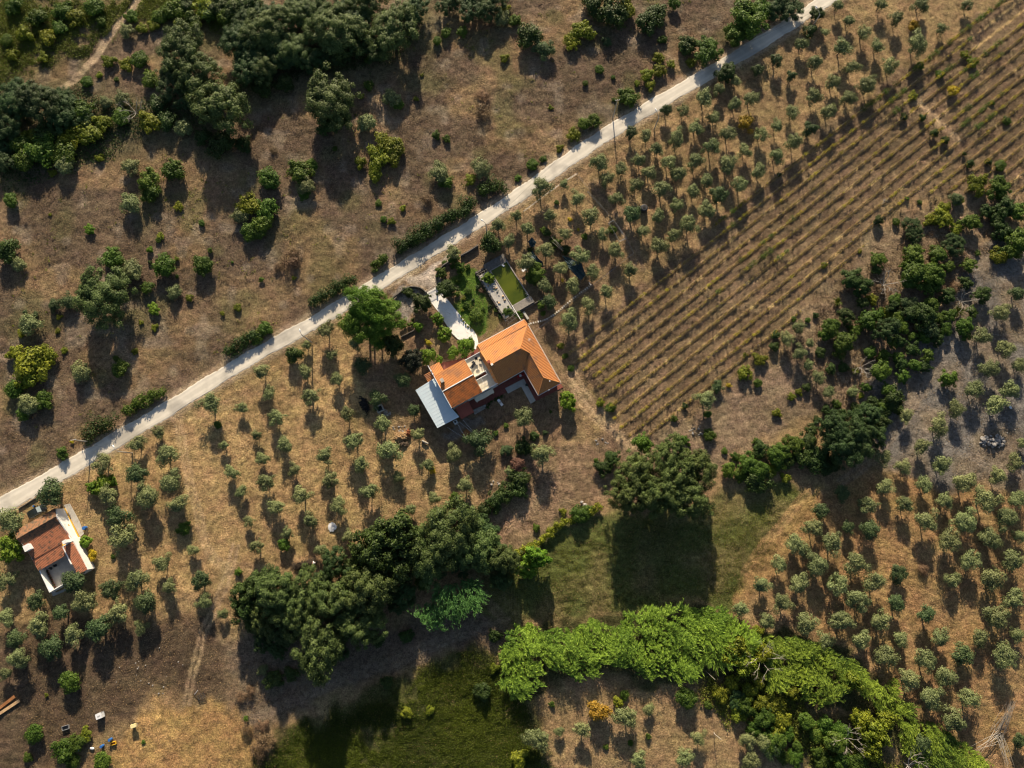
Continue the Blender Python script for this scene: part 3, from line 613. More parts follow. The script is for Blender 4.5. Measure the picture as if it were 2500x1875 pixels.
# wild shrubs and oaks above the road
plants('shrubolive', A0, '560,1420,102;1140,1450,88;1055,850,84;910,880,62;1090,260,78;1590,1110,90')
plants('shruby', A0, '1225,240,50;1320,220,56;940,530,60;880,1060,85;760,1150,110;600,1200,110;1290,1060,110;860,1360,40;450,1490,40;300,1180,90')
plants('shrubg', A0, '1200,520,82;740,700,52;1000,680,26;1300,1560,108;1500,1470,110;380,1300,140;560,1330,120;230,1400,110;700,950,110;1300,700,80;200,1250,90;1050,1010,80')
plants('oak', A0, '1560,420,225;1700,640,185;1890,920,258', .95)
plants('holm', A0, '130,870,170;350,900,190;520,960,150;30,1080,150;40,1400,100;30,1260,80;2100,360,180;2140,560,170', .9)
plants('oak', A1, '100,260,200;350,420,165;60,560,145;720,280,225;1180,260,215;640,850,232;950,60,165;330,130,160;560,130,150', .95)
plants('holm', A1, '1350,100,130;1860,50,130;2020,60,130;1660,30,100;120,120,120', .9)
plants('shrubolive', A1, '1170,850,84;950,1060,96;1570,1480,100;1940,1450,95;430,1610,84;2120,150,84')
plants('shrubg', A1, '1230,900,56;130,1550,100;380,1480,120;1630,1560,70;490,1420,55;970,730,48;1560,350,42;1640,290,50;1780,270,52;1550,1170,40;1640,1190,34;960,520,34;680,1280,26;1230,1230,40')
plants('shruby', A1, '1130,1250,110;1050,1350,110;1180,1340,90;900,1400,60;1030,1500,70;1850,1540,50;2150,80,45;1430,640,18;1380,850,24;2140,500,44;910,830,28')
plants('shrubd', A2, '145,320,122;870,110,140;1160,210,110;1240,140,95;1515,400,95;700,40,110')
plants('shrubo', A2, '275,430,98;820,360,50')
plants('leafy', A2, '1690,440,120;2020,180,170;1930,300,110;2140,90,120;1395,20,62', .8)
plants('shruby', A2, '590,270,95;510,370,72;1160,650,68;1270,610,62;1260,500,50;1190,740,52;1080,720,32;530,1160,56;980,80,90;410,1275,38;1370,560,36;1540,540,44;335,925,24')
plants('shrubg', A2, '1000,840,92;620,1070,62;700,1050,70;175,1420,56;755,600,40;1290,345,44;630,720,28;870,670,22;50,1530,36;1640,310,12;880,860,24;270,1365,32;15,180,60')
plants('shrubg', A0, '120,60,80;330,150,90;560,90,80;820,60,90;1500,80,110;1650,180,90;1380,130,80;1800,110,90;1950,150,90;520,250,60;880,190,50;60,350,60;1120,130,60;250,820,50')
plants('shruby', A0, '220,300,80;420,330,70;650,160,80;1550,250,80;1750,60,100;120,480,60;380,500,50;1080,560,60;850,640,30')
plants('shrubd', A0, '1900,60,110;2020,100,110;2150,60,110;1600,60,80')
plants('holm', A1, '220,420,160;480,520,120;820,150,180;700,480,110;880,380,120;20,620,120;1050,420,110;420,60,150', .9)
plants('holm', A0, '1480,700,150;1650,850,120;560,860,110;700,1030,90;2150,180,130', .8)
plants('shrubd', A0, '1450,1050,90;1380,900,90;1900,1250,110;2100,1250,80;1750,1180,80;420,1150,110;640,1080,90')
plants('shrubd', A1, '620,1080,110;720,1030,90;60,760,100;250,720,90')
one('darktree', *TL(A2, 1855, 620), 92/S, 'dark leafy tree on the lower edge of the road beside its tree shadows', .9)
plants('holm', A3, '60,60,130;190,80,110', .8)
one('darktree', *TL(A3, 425, 125), 66/S, 'dark tree under the street lamp at the top of the road', .9)
plants('shrubd', A3, '360,260,62;95,1505,20')
plants('shrubd', A3, '1170,1005,34;1330,1015,30;1430,1150,40;1525,1205,36;1740,1415,36;1905,1390,32;1690,1325,20', 1.5)
plants('shrubg', A3, '2005,1430,54;1310,565,40;1480,640,40;1930,880,24;2060,1040,40')
one('yellow', *TL(A3, 1600, 780), 54/S, 'bright yellow bush glowing among the vine rows')
plants('shruby', A3, '1760,540,50;1250,820,40;1790,1600,90;1690,470,40')
plants('leafy', A3, '1990,1620,100', .8)
one('gold', *TL(A3, 1250, 220), 50/S, 'small rust-orange bush between olives at the top of the grove')
one('gold', *TL(A2, 2010, 1060), 82/S, 'golden orange bush standing among the upper grove olives')
one('olived', *TL(A2, 1335, 940), 52/S, 'dark ragged tree beside the leaning street lamp', 1.5)
plants('shrubd', B0, '75,510,112;1060,660,62;1290,600,20')
plants('shrubolive', B0, '160,620,78;1120,100,104;1130,680,106;1495,850,74;265,1145,108;700,1540,92;2070,200,82')
plants('shrubg', B0, '105,80,68;1300,10,90;970,560,96;1745,270,30;1420,635,108;1750,630,98;1270,820,60;2160,340,86;1370,410,30')
plants('citrus', B0, '770,315,48;1320,1000,58;1290,490,30', .6)
plants('shruby', B0, '1385,380,34;180,1210,40;1630,905,34;1160,1370,32;1325,1165,30;2045,990,34;1915,1040,22;400,1400,90;130,1380,84;505,1070,30;490,1190,28;1215,1120,26;2150,110,95;430,190,16;550,1360,30;1520,570,24;1540,120,40;290,1500,150;230,1600,110')
plants('shrubo', B0, '590,940,78;470,970,62;300,1050,30;215,1030,24')
one('oak', *TL(B0, 880, 880), 228/S, 'large lone oak on the scrub slope above the road at left')
plants('shrubg', B0, '1040,1530,80;1000,1430,30;2000,600,14;1810,500,26;1520,720,18')
plants('shrubg', B1, '90,130,100;60,280,90;20,350,70;1055,90,32;1100,230,34;415,20,52;40,750,24')
plants('shruby', B1, '1165,250,34;1265,135,30;330,740,20')
plants('brown', B1, '300,600,95;330,520,70;190,640,50;1470,60,60')
plants('brown', A1, '1960,830,60;1960,950,80;150,1290,40')
plants('shrubg', B1, '80,1170,66')
plants('shrubolive', C0, '260,170,105')
plants('shrubg', C0, '370,120,80;200,250,60;540,590,58;130,40,90')
plants('yellow', C0, '620,490,20')
plants('shrubg', C0, '975,1480,22')
plants('citrus', C0, '880,860,90;800,890,60;950,830,55;95,1410,115;735,1350,58', .9)
one('yellow', *TL(C0, 800, 1460), 48/S, 'yellow leafy bush against the right wall of the small white house')
plants('shrubg', C0, '2050,1610,36')
# garden round the main house
one('darktree', *TL(B1, 1650, 835), 88/S, 'dark leafy tree on the right side of the driveway gate', 1.0)
one('leafy', *TL(B1, 1600, 695), 54/S, 'small rounded green bush inside the gateway wall', .8)
one('leafy', *TL(B1, 1760, 650), 56/S, 'green bush at the upper end of the lawn', .8)
one('darktree', *TL(B1, 1425, 945), 92/S, 'dark blue-green tree on the left side of the driveway gate', 1.1)
one('shrubd', *TL(B1, 1305, 855), 46/S, 'dark shrub inside the curved stone wall')
one('citrus', *TL(B1, 1565, 1090), 56/S, 'first of the citrus trees left of the driveway, nearest the gate')
one('citrus', *TL(B1, 1625, 1220), 72/S, 'round citrus tree midway down the left side of the driveway')
one('citrus', *TL(B1, 1810, 1330), 82/S, 'big bright citrus tree at the foot of the driveway by the terrace')
one('citrus', *TL(B1, 1700, 1380), 56/S, 'neat round lime-green tree left of the big citrus by the terrace')
one('yellow', *TL(B1, 1485, 1295), 30/S, 'little yellow-green bush alone in the front garden')
one('citrus', *TL(B1, 1480, 1410), 80/S, 'loose yellow-green citrus tree beside the black round tree')
one('citrus', *TL(B1, 1580, 1440), 36/S, 'small yellowish citrus touching the low tiled annex roof')
one('vdark', *TL(B1, 1345, 1445), 102/S, 'nearly black dense round tree left of the house', 1.0)
one('citrus', *TL(B1, 1400, 1155), 46/S, 'small citrus below the gravel circle')
one('pine', *TL(B1, 960, 960), 180/S, 'tallest umbrella pine beside the road', 1.15)
one('pine', *TL(B1, 930, 1120), 185/S, 'lower left crown of the umbrella pines beside the road', 1.0)
one('pine', *TL(B1, 1120, 1070), 170/S, 'right hand umbrella pine leaning towards the gravel circle', 1.0)
one('darktree', *TL(B1, 1180, 1320), 92/S, 'dark green tree tucked under the umbrella pines', 1.4)
one('pine', *TL(B1, 1060, 1250), 110/S, 'smallest pine crown below the umbrella pines', .8)
one('shrubd', *TL(B1, 330, 1400), 84/S, 'dark round bush below the road near the lamp post', 1.3)
one('shrubd', *TL(B1, 2020, 440), 104/S, 'big dark evergreen bush between the pool and the road', 1.5)
one('citrus', *TL(B1, 2005, 740), 56/S, 'round green citrus on the pool planter', .9)
one('leafy', *TL(Z3, 1205, 915), 56/4.148, 'bushy tree at the lower corner of the pool planter', .8)
one('shrubg', *TL(Z3, 1310, 950), 46/4.148, 'green bush under the white pipe between pool and roof')
one('shrubo', *TL(Z3, 900, 670), 28/4.148, 'small grey shrub left of the pool planter')
one('shrubd', *TL(Z3, 985, 680), 30/4.148, 'dark bush against the pool planter wall')
one('brown', *TL(Z3, 930, 705), 34/4.148, 'rusty brown bush at the left of the pool planter')
one('leafy', *TL(Z3, 650, 380), 60/4.148, 'green bush hugging the foot of the driveway olive', .6)
one('shrubg', *TL(Z3, 800, 710), 42/4.148, 'light green bush in the middle of the lawn')
one('shrubg', *TL(Z3, 780, 850), 36/4.148, 'small green bush beside the pots on the lawn')
one('shrubg', *TL(Z3, 880, 960), 75/4.148, 'flower bed of mixed shrubs at the lower end of the lawn')
one('shrubo', *TL(Z3, 880, 1020), 34/4.148, 'grey-leaved plant with pale flowers in the flower bed')
one('shrubg', *TL(Z3, 700, 600), 36/4.148, 'dark green bush along the upper lawn edge')
one('shrubg', *TL(Z3, 800, 460), 30/4.148, 'small bush between lawn and dry bank')
one('leafy', *TL(Z3, 1480, 520), 95/4.148, 'yellow-green loquat tree right of the pool', .9)
one('leafy', *TL(Z3, 1440, 590), 60/4.148, 'smaller yellow-green tree just below the loquat', .8)
one('shrubg', *TL(Z3, 1560, 935), 32/4.148, 'bright green bush above the stepping stones')
one('shrubd', *TL(Z3, 1600, 120), 45/4.148, 'dark green climbing plant beside the upper net')
one('shrubg', *TL(Z3, 1690, 230), 50/4.148, 'green bean plants along the pale poles')
one('shrubd', *TL(Z3, 1790, 290), 55/4.148, 'dark green plants at the head of the long shade net')
one('shrubd', *TL(Z3, 1430, 290), 30/4.148, 'dark plants between the two small shade nets')
one('shrubg', *TL(Z3, 1980, 160), 26/4.148, 'small green plant right of the bean poles')
one('yellow', *TL(Z3, 1915, 85), 18/4.148, 'tiny yellow bush near the bean poles')
one('yellow', *TL(B2, 500, 235), 22/S, 'tiny yellow bush above the bean poles among olives')
one('shrubg', *TL(B2, 625, 380), 32/S, 'lime green low plant left of the wire pen')
one('shrubg', *TL(B2, 385, 85), 24/S, 'small green sapling at the head of the pool grove')
one('shrubg', *TL(B2, 870, 320), 42/S, 'green plant growing inside the wire pen')
one('shruby', *TL(B2, 420, 1320), 32/S, 'yellowish vine bush at the first vineyard corner')
one('shrubg', *TL(B2, 455, 1410), 28/S, 'small green bush at the end of the second vine row')
one('shrubg', *TL(B2, 510, 1510), 32/S, 'green bush at the end of a vine row by the house')
one('shrubg', *TL(C2, 850, 195), 46/S, 'dense green bush at the end of a vine row near the orange tree')
one('shruby', *TL(C2, 760, 150), 40/S, 'sparse vine bush at the vineyard edge')
one('shrubg', *TL(C2, 1400, 290), 30/S, 'small green bush at the bottom edge of the vineyard')
one('citrus', *TL(C2, 480, 135), 84/S, 'orange tree dotted with fruit at the right end of the house', 1.0)
plants('shrubg', C1, '2155,350,26;2065,415,26;1705,960,42;1715,990,30')
one('yellow', *TL(C1, 1515, 730), 38/S, 'yellow-green bush under a pale sapling below the house')
one('shrubo', *TL(C1, 2160, 560), 62/S, 'spotted grey-green bush at the left of the flowering group')
one('red', *TL(C2, 45, 690), 66/S, 'reddish flowering shrub below the lawn')
one('shrubolive', *TL(C1, 2185, 740), 52/S, 'pale flowering bush under the reddish shrub')
plants('shrubd', C2, '100,540,80;60,800,90;60,900,80;190,440,40')
plants('shrubd', C1, '2140,930,90;2050,1010,90;1960,1080,60')
one('shrubo', *TL(C2, 285, 410), 26/S, 'small spiky plant in the yard below the house')
one('shrubg', *TL(C2, 335, 225), 14/S, 'tiny weed below the red terrace')
for x_, y_, r_, k_, l_ in ((560, 420, 26, 'shrubg', 'small green bush just below the gateway wall'), (640, 460, 24, 'shrubg', 'low green plant along the top of the lawn'), (720, 520, 22, 'shruby', 'yellow-green plant high on the lawn'), (690, 740, 30, 'shrubg', 'green plant on the left edge of the lawn near the gate tree'), (760, 780, 24, 'shruby', 'yellow-green plant at the middle of the lawn'), (850, 800, 20, 'shrubo', 'grey plant beside the lawn pots'), (740, 900, 22, 'shruby', 'low yellow-green plant on the driveway border'),
    (820, 900, 26, 'shrubg', 'green plant above the flower bed'), (950, 900, 26, 'shrubg', 'green plant on the right rim of the flower bed'), (1020, 870, 26, 'shrubd', 'dark plant halfway down the pool planter wall'), (1080, 900, 26, 'shrubg', 'green plant low on the pool planter wall'), (1130, 960, 28, 'shrubd', 'dark plant near the lower end of the planter wall'), (1540, 850, 50, 'leafy', 'round tree right of the timber deck'), (1640, 800, 50, 'leafy', 'leafy tree between the timber deck and the stepping stones'), (1660, 200, 40, 'shrubd', 'dark plants left of the bean poles'), (1560, 90, 36, 'shrubg', 'green plants above the small diamond net')):
    one(k_, *TL(Z3, x_, y_), r_/4.148, l_)
# woods of the lower middle
one('oak', *TL(C1, 1640, 1290), 260/S, 'huge oak in the middle of the lower wood', 1.09)
one('oak', *TL(C1, 1880, 1400), 210/S, 'right part of the oak wood beside the valley track', 1.03)
one('oak', *TL(C1, 1480, 1450), 220/S, 'oak at the lower centre of the wood', 1.03)
one('darktree', *TL(C1, 1190, 1290), 200/S, 'dark lush tree at the upper edge of the lower wood', 1.43)
one('darktree', *TL(C1, 1050, 1430), 190/S, 'dark lush tree left of the huge oak', 1.43)
one('darktree', *TL(C1, 1230, 1500), 190/S, 'dark lush tree in the dip between two oaks', 1.47)
one('darktree', *TL(C1, 930, 1470), 130/S, 'small dark tree above the man in the white shirt', 1.47)
one('holm', *TL(C1, 680, 1530), 130/S, 'holm oak right beside the man in the white shirt', 1.47)
one('oak', *TL(D1, 200, 160), 200/S, 'grey-green oak at the upper left of the lower wood', 1.43)
one('oak', *TL(D1, 440, 180), 190/S, 'grey-green oak above the left cluster of the wood', 1.43)
one('oak', *TL(D1, 320, 320), 190/S, 'oak at the centre of the left cluster', 1.43)
one('oak', *TL(D1, 60, 400), 130/S, 'oak overhanging the field track', 1.43)
one('oak', *TL(D1, 680, 230), 200/S, 'oak in the second rank of the left cluster', 1.43)
one('oak', *TL(D1, 960, 120), 210/S, 'pale topped oak between the dark trees and the huge oak', 1.51)
one('oak', *TL(D1, 920, 420), 190/S, 'oak hanging over the valley bottom', 1.43)
one('oak', *TL(D1, 560, 600), 220/S, 'lowest oak of the wood, projecting over the dark grass', 1.51)
one('holm', *TL(D1, 1280, 160), 110/S, 'small round oak left of the dark reeds', 1.43)
one('shrubolive', *TL(D1, 60, 820), 62/S, 'small silvery bush in shade under the lowest oak')
plants('darktree', D0, '2150,150,120;2110,290,120;2195,60,100;2190,400,90', 1.5)
one('oak', *TL(C1, 2150, 1500), 130/S, 'grey oak left of the bright yellow-green tree', 1.61)
one('holm', *TL(D1, 2120, 40), 90/S, 'little grey oak under the bright yellow-green tree', 1.43)
one('citrus', *TL(C2, 215, 1480), 105/S, 'bright yellow-green poplar tree at the left end of the mown field', 1.5)
one('citrus', *TL(C2, 130, 1590), 90/S, 'lower half of the bright yellow-green poplar pair', .9)
one('holm', *TL(C1, 1775, 1060), 60/S, 'small oak bush at the top edge of the wood', 1.47)
# big oak group by the mown field
for x_, y_, r_, l_ in [(1340, 640, 160, 'oak at the top of the oak group above the mown field'), (1600, 720, 160, 'rightmost oak above the mown field'), (1050, 760, 170, 'leftmost oak above the mown field'), (1400, 800, 190, 'central oak of the group above the mown field'), (1000, 960, 180, 'lower left oak above the mown field'), (1250, 950, 190, 'lower middle oak above the mown field'), (1480, 960, 190, 'lower right oak above the mown field')]:
    one('oak', *TL(C2, x_, y_), r_/S, l_, 1.69)
one('leafy', *TL(C2, 1140, 510), 105/S, 'darker leafy tree at the top corner of the oak group', 1.5)
plants('darktree', C2, '870,630,72;790,710,68', .8)
plants('holm', D1, '30,120,110;150,40,110;560,60,120;820,60,120;780,420,110;240,480,120;1120,120,110;1200,250,80;700,640,90;430,740,80;60,560,90;180,620,80', 1.3)
plants('darktree', C1, '1100,1560,130;1350,1350,130;850,1560,90;1020,1300,90', 1.4)
plants('holm', C1, '1560,1540,120;1750,1520,110;2000,1300,110;1900,1180,90;1780,1200,120', .9)
plants('leafy', D1, '1450,40,90', .8)
plants('holm', C1, '2080,1430,100;2130,1540,100;2020,1500,90;1950,1250,80', 1.1)
plants('shrubd', D1, '1300,520,60;1050,560,60;150,900,80;300,850,70')
plants('shrubg', C2, '1480,475,44;1525,515,18;2105,490,36;1690,250,36;1700,430,60;1830,570,30;725,650,24;210,1225,34;590,1120,80;650,1090,60')
plants('yellow', C2, '550,1070,20')
plants('shruby', C2, '440,1090,32')
plants('leafy', C2, '1865,725,74;2040,680,95;2130,730,95', .8)
plants('shrubd', C2, '2120,830,110;1490,180,30')
one('shrubo', *TL(C2, 1770, 15), 62/S, 'blue-grey bush beside the small bright yellow bush')
one('yellow', *TL(C2, 1872, 0), 24/S, 'small vivid yellow bush at the lower vineyard edge')
plants('shruby', B2, '2140,1440,60;2010,1560,74;2010,1400,20')
plants('shrubg', B2, '2120,1640,42')
# thicket right of the vineyard
plants('shrubd', B3, '955,240,44', 1.4)
plants('shrubg', B3, '1200,50,20;1310,80,24;1105,250,38;1810,520,28')
plants('holm', B3, '1255,290,82;1270,370,72;1610,440,104', .8)
plants('leafy', B3, '1250,530,105;1470,530,88;1300,690,130;1430,700,110;1220,760,90;1390,800,90;960,570,74;1750,250,86;1730,620,66;2150,420,120;2100,500,90;2150,150,90', .85)
plants('darktree', B3, '2040,130,92;1990,190,70;720,740,90;800,800,90;1350,1060,120;1240,1040,90;2020,330,80;1700,780,60;1840,880,74;670,1070,76;1250,1350,66;1130,1280,60', .9)
plants('shruby', B3, '1500,220,86;1400,230,60;1620,310,54;1990,540,80;1640,70,50;1530,130,60;1030,1040,50')
plants('olived', B3, '1630,60,56;2150,880,68;1400,1190,72;1170,950,50;1250,950,50', 1.1)
plants('leafy', B3, '540,1160,90;650,1300,115;860,1090,92;1090,930,66;1160,1160,62;1250,1230,52;1690,1170,92;1530,1170,66;1765,1030,58;970,1540,96;1170,1590,66;1270,1490,64;1380,1410,64;490,1230,60;1550,1610,80', .85)
one('holm', *TL(B3, 1020, 1180), 94/S, 'grey round-headed tree with a bare trunk in the thicket', 1.5)
plants('olive', B3, '265,1165,64;160,1260,68;265,1380,60;360,1300,40;350,1490,50;440,1600,58;2005,1030,70;1850,1230,76;2045,1345,84;1915,1520,76;2165,1490,64', 1.1)
plants('shrubd', B3, '50,1330,46;60,1230,42;410,1060,28;535,1520,50;650,1510,50;450,1380,44;1560,870,60;930,670,50')
plants('shrubg', B3, '220,1090,26;340,1100,26;970,1010,30;930,1180,20')
plants('shruby', B3, '485,625,32;795,505,20;900,910,50')
plants('shrubd', C3, '330,20,40;1080,110,100;1020,200,80;1100,190,70;950,260,60;420,290,30;500,210,50;760,210,60;330,500,90;420,640,110;300,620,90;520,700,80')
plants('holm', C3, '560,400,150;700,420,150;640,540,150;860,260,110;900,420,110;770,520,130', 1.5)
plants('shruby', C3, '205,100,34;270,60,34;80,240,44;30,740,60;150,800,52;810,90,30;730,60,40')
plants('leafy', C3, '1050,40,74;990,180,60;230,510,100;130,560,80;70,620,100;595,165,46;850,20,50', .8)
plants('shrubd', C3, '-60,560,80;180,640,70;980,330,70;900,150,60;620,250,60;380,380,60')
plants('shrubg', C2, '1960,780,60;2060,770,60;1930,620,40')
plants('leafy', B3, '1120,1080,70;1000,1400,60;880,1380,60;1420,960,70;1560,1060,60;1090,1290,60;760,1180,60;1200,620,60;1560,640,60;1460,1080,60;940,1060,60;1340,1240,60;1120,1420,60', .85)
plants('darktree', B3, '1540,900,60;1080,980,60;820,950,60;1450,1270,60;1350,1500,60;1150,1480,60;1990,250,70;1880,160,60', .9)
# along the reeds
one('leafy', *TL(D2, 1510, 1060), 102/S, 'round dark green bush tree below the reed bed', .8)
one('gold', *TL(D2, 740, 1160), 110/S, 'low golden-green dome bush in a ring of shade below the reeds')
plants('shrubg', D2, '1175,1385,26;1020,1440,28;340,1105,28;810,1480,26;970,1030,44;1690,1120,40')
plants('shruby', D2, '910,1090,50;60,1580,80')
plants('shruby', D2, '1940,620,105;2010,760,100;1860,700,75;2160,660,80;2120,480,55', 2.2)
plants('holm', D2, '1950,1080,90', .7)
plants('shruby', D3, '60,1100,90;120,1250,90;40,1400,90')
plants('shruby', D3, '210,1010,56;700,900,95;790,1230,90;900,1340,110;1000,1230,80;880,1480,100', 2.0)
plants('leafy', D3, '330,1260,80;590,1440,110;50,1440,110;640,1600,90;420,1520,50;260,1480,50', .9)
plants('olived', D3, '30,1500,90', .9)
plants('shruby', D2, '1900,920,70;1800,1020,70;2050,1000,80;2150,1100,80;1950,1200,70;2140,900,70', 1.1)
plants('leafy', D2, '2000,1120,90;2180,1240,90;2080,1330,70', .9)
plants('shrubg', D3, '160,1360,70;420,1380,70;500,1300,90;240,1560,70;480,1620,80;760,1620,90;120,1560,70;640,1340,80')
plants('shrubg', D0, '605,905,92;295,1360,88;560,1500,110;660,1440,80;880,1600,80;235,1580,42;620,1600,70;1230,1440,20;2120,1240,28')
plants('shruby', D0, '740,1370,60;400,1030,20')
plants('brown', D0, '2120,1330,60;2160,1000,60;2070,1050,50')
plants('brown', D1, '60,1300,70;90,1420,90;30,1500,90')
plants('shrubd', D1, '1950,1000,80;1130,920,60;2060,520,60')
plants('shruby', D1, '2050,800,40;1500,1160,40;1300,1180,50')
plants('brown', C3, '1340,1590,60')
plants('brown', B3, '980,830,60;1620,820,60;780,1520,50')

# ------------------------------------------------------------------ labels that single each plant out
LM = [('the leaning street lamp', 1600, 290), ('the golden bush in the upper grove', 1820, 300), ('the round black tank', 1573, 507), ('the wire pen', 1500, 565), ('the shade nets', 1400, 640),
      ('the long shade net end', 1430, 690), ('the stepping stones', 1480, 790), ('the road top corner', 2010, 60), ('the top edge of the vineyard', 2150, 150), ('the upper vineyard corner', 2000, 300), ('the middle vineyard border', 1760, 500),
      ('the swimming pool', 1240, 680), ('the driveway gate', 1040, 700), ('the umbrella pines', 900, 780), ('the lower lamp post', 760, 880), ('the dark log pile', 890, 990), ('the firewood heap', 985, 1070), ('the metal sheet roof', 1060, 1000),
      ('the round ash patch', 810, 1287), ('the man in the white shirt', 775, 1370), ('the garden string lights', 1130, 1080), ('the orange tree', 1385, 980), ('the valley track', 1260, 1240), ('the two boulders', 1425, 1230),
      ('the lamp on the road edge', 300, 1100), ('the parked dark car', 90, 1245), ('the small white house', 130, 1350), ('the blue water butt', 205, 1290), ('the walled patio', 150, 1450), ('the field track', 520, 1480), ('the middle of the left grove', 560, 1120),
      ('the white tank', 242, 1748), ('the yellow cart', 328, 1771), ('the orange ploughed patch', 430, 1800), ('the rock heap', 2427, 1076), ('the white bag', 2465, 994), ('the stony clearing', 2250, 1000), ('the mown field corner', 1960, 1230), ('the lower right grove centre', 2250, 1350),
      ('the right edge of the lower grove', 2450, 1350), ('the reed bed tip', 2250, 1700), ('the reed bed shoulder', 2020, 1560), ('the bleached dead tree', 2430, 1720), ('the bent pole', 1745, 1800), ('the golden dome bush', 1460, 1730), ('the left tip of the reeds', 1260, 1700), ('the mown field', 1600, 1330),
      ('the oak group by the field', 1600, 1150), ('the lower vineyard edge', 1800, 900), ('the yellow bush in the vineyard', 2330, 220), ('the thicket head', 2250, 530), ('the thicket centre', 2250, 660), ('the thicket foot', 2100, 820), ('the thicket right side', 2430, 600),
      ('the top left footpath', 240, 150), ('the pair of oaks at top left', 490, 180), ('the left edge oak wood', 90, 280), ('the bare white branches', 340, 280), ('the top oak wood', 800, 90), ('the lone oak near the top', 806, 241), ('the open slope middle', 700, 420), ('the slope above the gate', 960, 430),
      ('the lone oak on the slope', 249, 716), ('the left edge of the slope', 40, 640), ('the bottom of the slope', 100, 900), ('the road hedge on the left', 240, 1040), ('the slope left of the pine', 560, 700), ('the dry scrub patch', 710, 640), ('the top middle bushes', 1300, 90), ('the pylon by the road', 1496, 290), ('the roadside bushes', 1600, 190), ('the big roadside tree', 1820, 60),
      ('the lower oak wood', 900, 1420), ('the dark reed clump', 1090, 1490), ('the bramble field', 1000, 1760), ('the oak hanging over the track', 640, 1500)]
ORD = ['', 'second', 'third', 'fourth', 'fifth', 'sixth', 'seventh', 'eighth', 'ninth', 'tenth', 'eleventh', 'twelfth', 'thirteenth', 'fourteenth']
def autolabels():
    groups = {}
    for p in PLANTS:
        if p[5]: continue
        k, x, y, r = p[:4]; lm = min(LM, key=lambda l: math.hypot(l[1]-x, l[2]-y))[0]
        big = {'olive': (18, 25), 'olived': (18, 25), 'oak': (50, 62), 'holm': (30, 45)}.get(k, (12, 26))
        sz = 'small' if r < big[0] else ('large' if r > big[1] else 'mid-sized')
        groups.setdefault((lm, k, sz), []).append(p)
    for (lm, k, sz), L in groups.items():
        L.sort(key=lambda p: p[1]); n = len(L); noun = KIND[k][1]
        for i, p in enumerate(L):
            if n == 1: p[5] = f'{sz} {noun} nearest {lm}'
            elif n == 2: p[5] = f'{sz} {noun} near {lm}, {"left" if i == 0 else "right"} one of two'
            else:
                q = 'leftmost' if i == 0 else ('rightmost' if i == n-1 else ORD[i]+' from left')
                p[5] = f'{sz} {noun} near {lm}, {q}'
            
autolabels()
def place_plants():
    rng = random.Random(5)
    used = {}
    for kind, x, y, r, zf, label in PLANTS:
        nm, noun, cat, zc, grp = KIND[kind]
        R = r*depth(P(x, y, 0))/FPX
        for _ in range(2):
            hc = zc*R*zf; R = r*depth(P(x, y, hc))/FPX
        p = P(x, y, hc)
        g = gz(p.x, p.y) if abs(p.x) < 131 and -75 < p.y < 151 else 0
        fam = FAM[kind]; cm, tm = fam[rng.randrange(len(fam))]
        t = empty(nm, (p.x, p.y, g-.02), rng.uniform(0, 6.28), label, cat, grp)
        Q = R*{'olive': 1.12, 'olived': 1.12, 'oak': 1.16, 'holm': 1.16, 'shrubg': 1.12, 'shruby': 1.12, 'shrubd': 1.12, 'leafy': 1.1, 'darktree': 1.12}.get(kind, 1.06)
        t.scale = (Q*rng.uniform(.94, 1.14), Q*rng.uniform(.86, 1.02), R*zf*rng.uniform(.93, 1.08))
        link('crown', cm, t)
        if tm: link('trunk', tm, t)
place_plants()

# ------------------------------------------------------------------ hedges: foliage along a line
def hedge(pts, wpx, h, m, label, density=42, name='hedge', group=None, leaf=.34):
    L = [P(x, y, h*.5) for x, y in pts]; rng = np.random.default_rng(int(pts[0][0]))
    seg = [(L[i+1]-L[i]).length for i in range(len(L)-1)]; tot = sum(seg); w = wpx*depth(L[0])/FPX
    nb = int(tot/1.0)+1; cc = []
    for k in range(nb):
        s = tot*k/nb; i = 0
        while i < len(seg)-1 and s > seg[i]: s -= seg[i]; i += 1
        q = L[i].lerp(L[i+1], min(1, s/seg[i]))
        for e in range(3):
            cc.append((q.x+rng.normal()*w*.22, q.y+rng.normal()*w*.22, h*rng.uniform(.25, .7), rng.uniform(.35, .6)*w))
    cc = np.array(cc); o = cc[:, :2].mean(0)
    k = np.repeat(np.arange(len(cc)), density*2); n = len(k); dd = unit(rng.normal(size=(n, 3))); dd[:, 2] = np.abs(dd[:, 2])*.8-.1
    pos = cc[k][:, :3].copy(); pos[:, :2] -= o
    pos += dd*(cc[k][:, 3]*rng.uniform(.5, 1.05, n))[:, None]*np.array([1, 1, min(1.0, h/w*.8)]); pos[:, 2] = np.maximum(pos[:, 2], .03)
    nrm = unit(dd+rng.normal(size=(n, 3))*.45+np.array([0, 0, .3])); t, b_ = leaves(rng, pos, nrm, leaf, leaf*.65)
    me = quads_mesh('foliage', pos, t, b_, M[m], rng.random(n)**1.3)
    root = empty(name, (o[0], o[1], 0), 0, label, 'hedge', group); link('foliage', me, root)
    sb = MB(); 
    for c_ in cc[::5]: sb.tube([(c_[0]-o[0], c_[1]-o[1], -.1), (c_[0]-o[0]+.1, c_[1]-o[1], h*.5)], .05, 4)
    sb.build('stem', M['bark'], root)
    return root
def hp(t, s): return [TL(t, *map(float, e.split(','))) for e in s.split(';')]
GH = 'hedges along the road'
hedge(hp(C0, '760,440;830,350;900,310;960,300'), 40, 2.2, 'dark', 'thick dark hedge on the road verge nearest the small house', 60, group=GH)
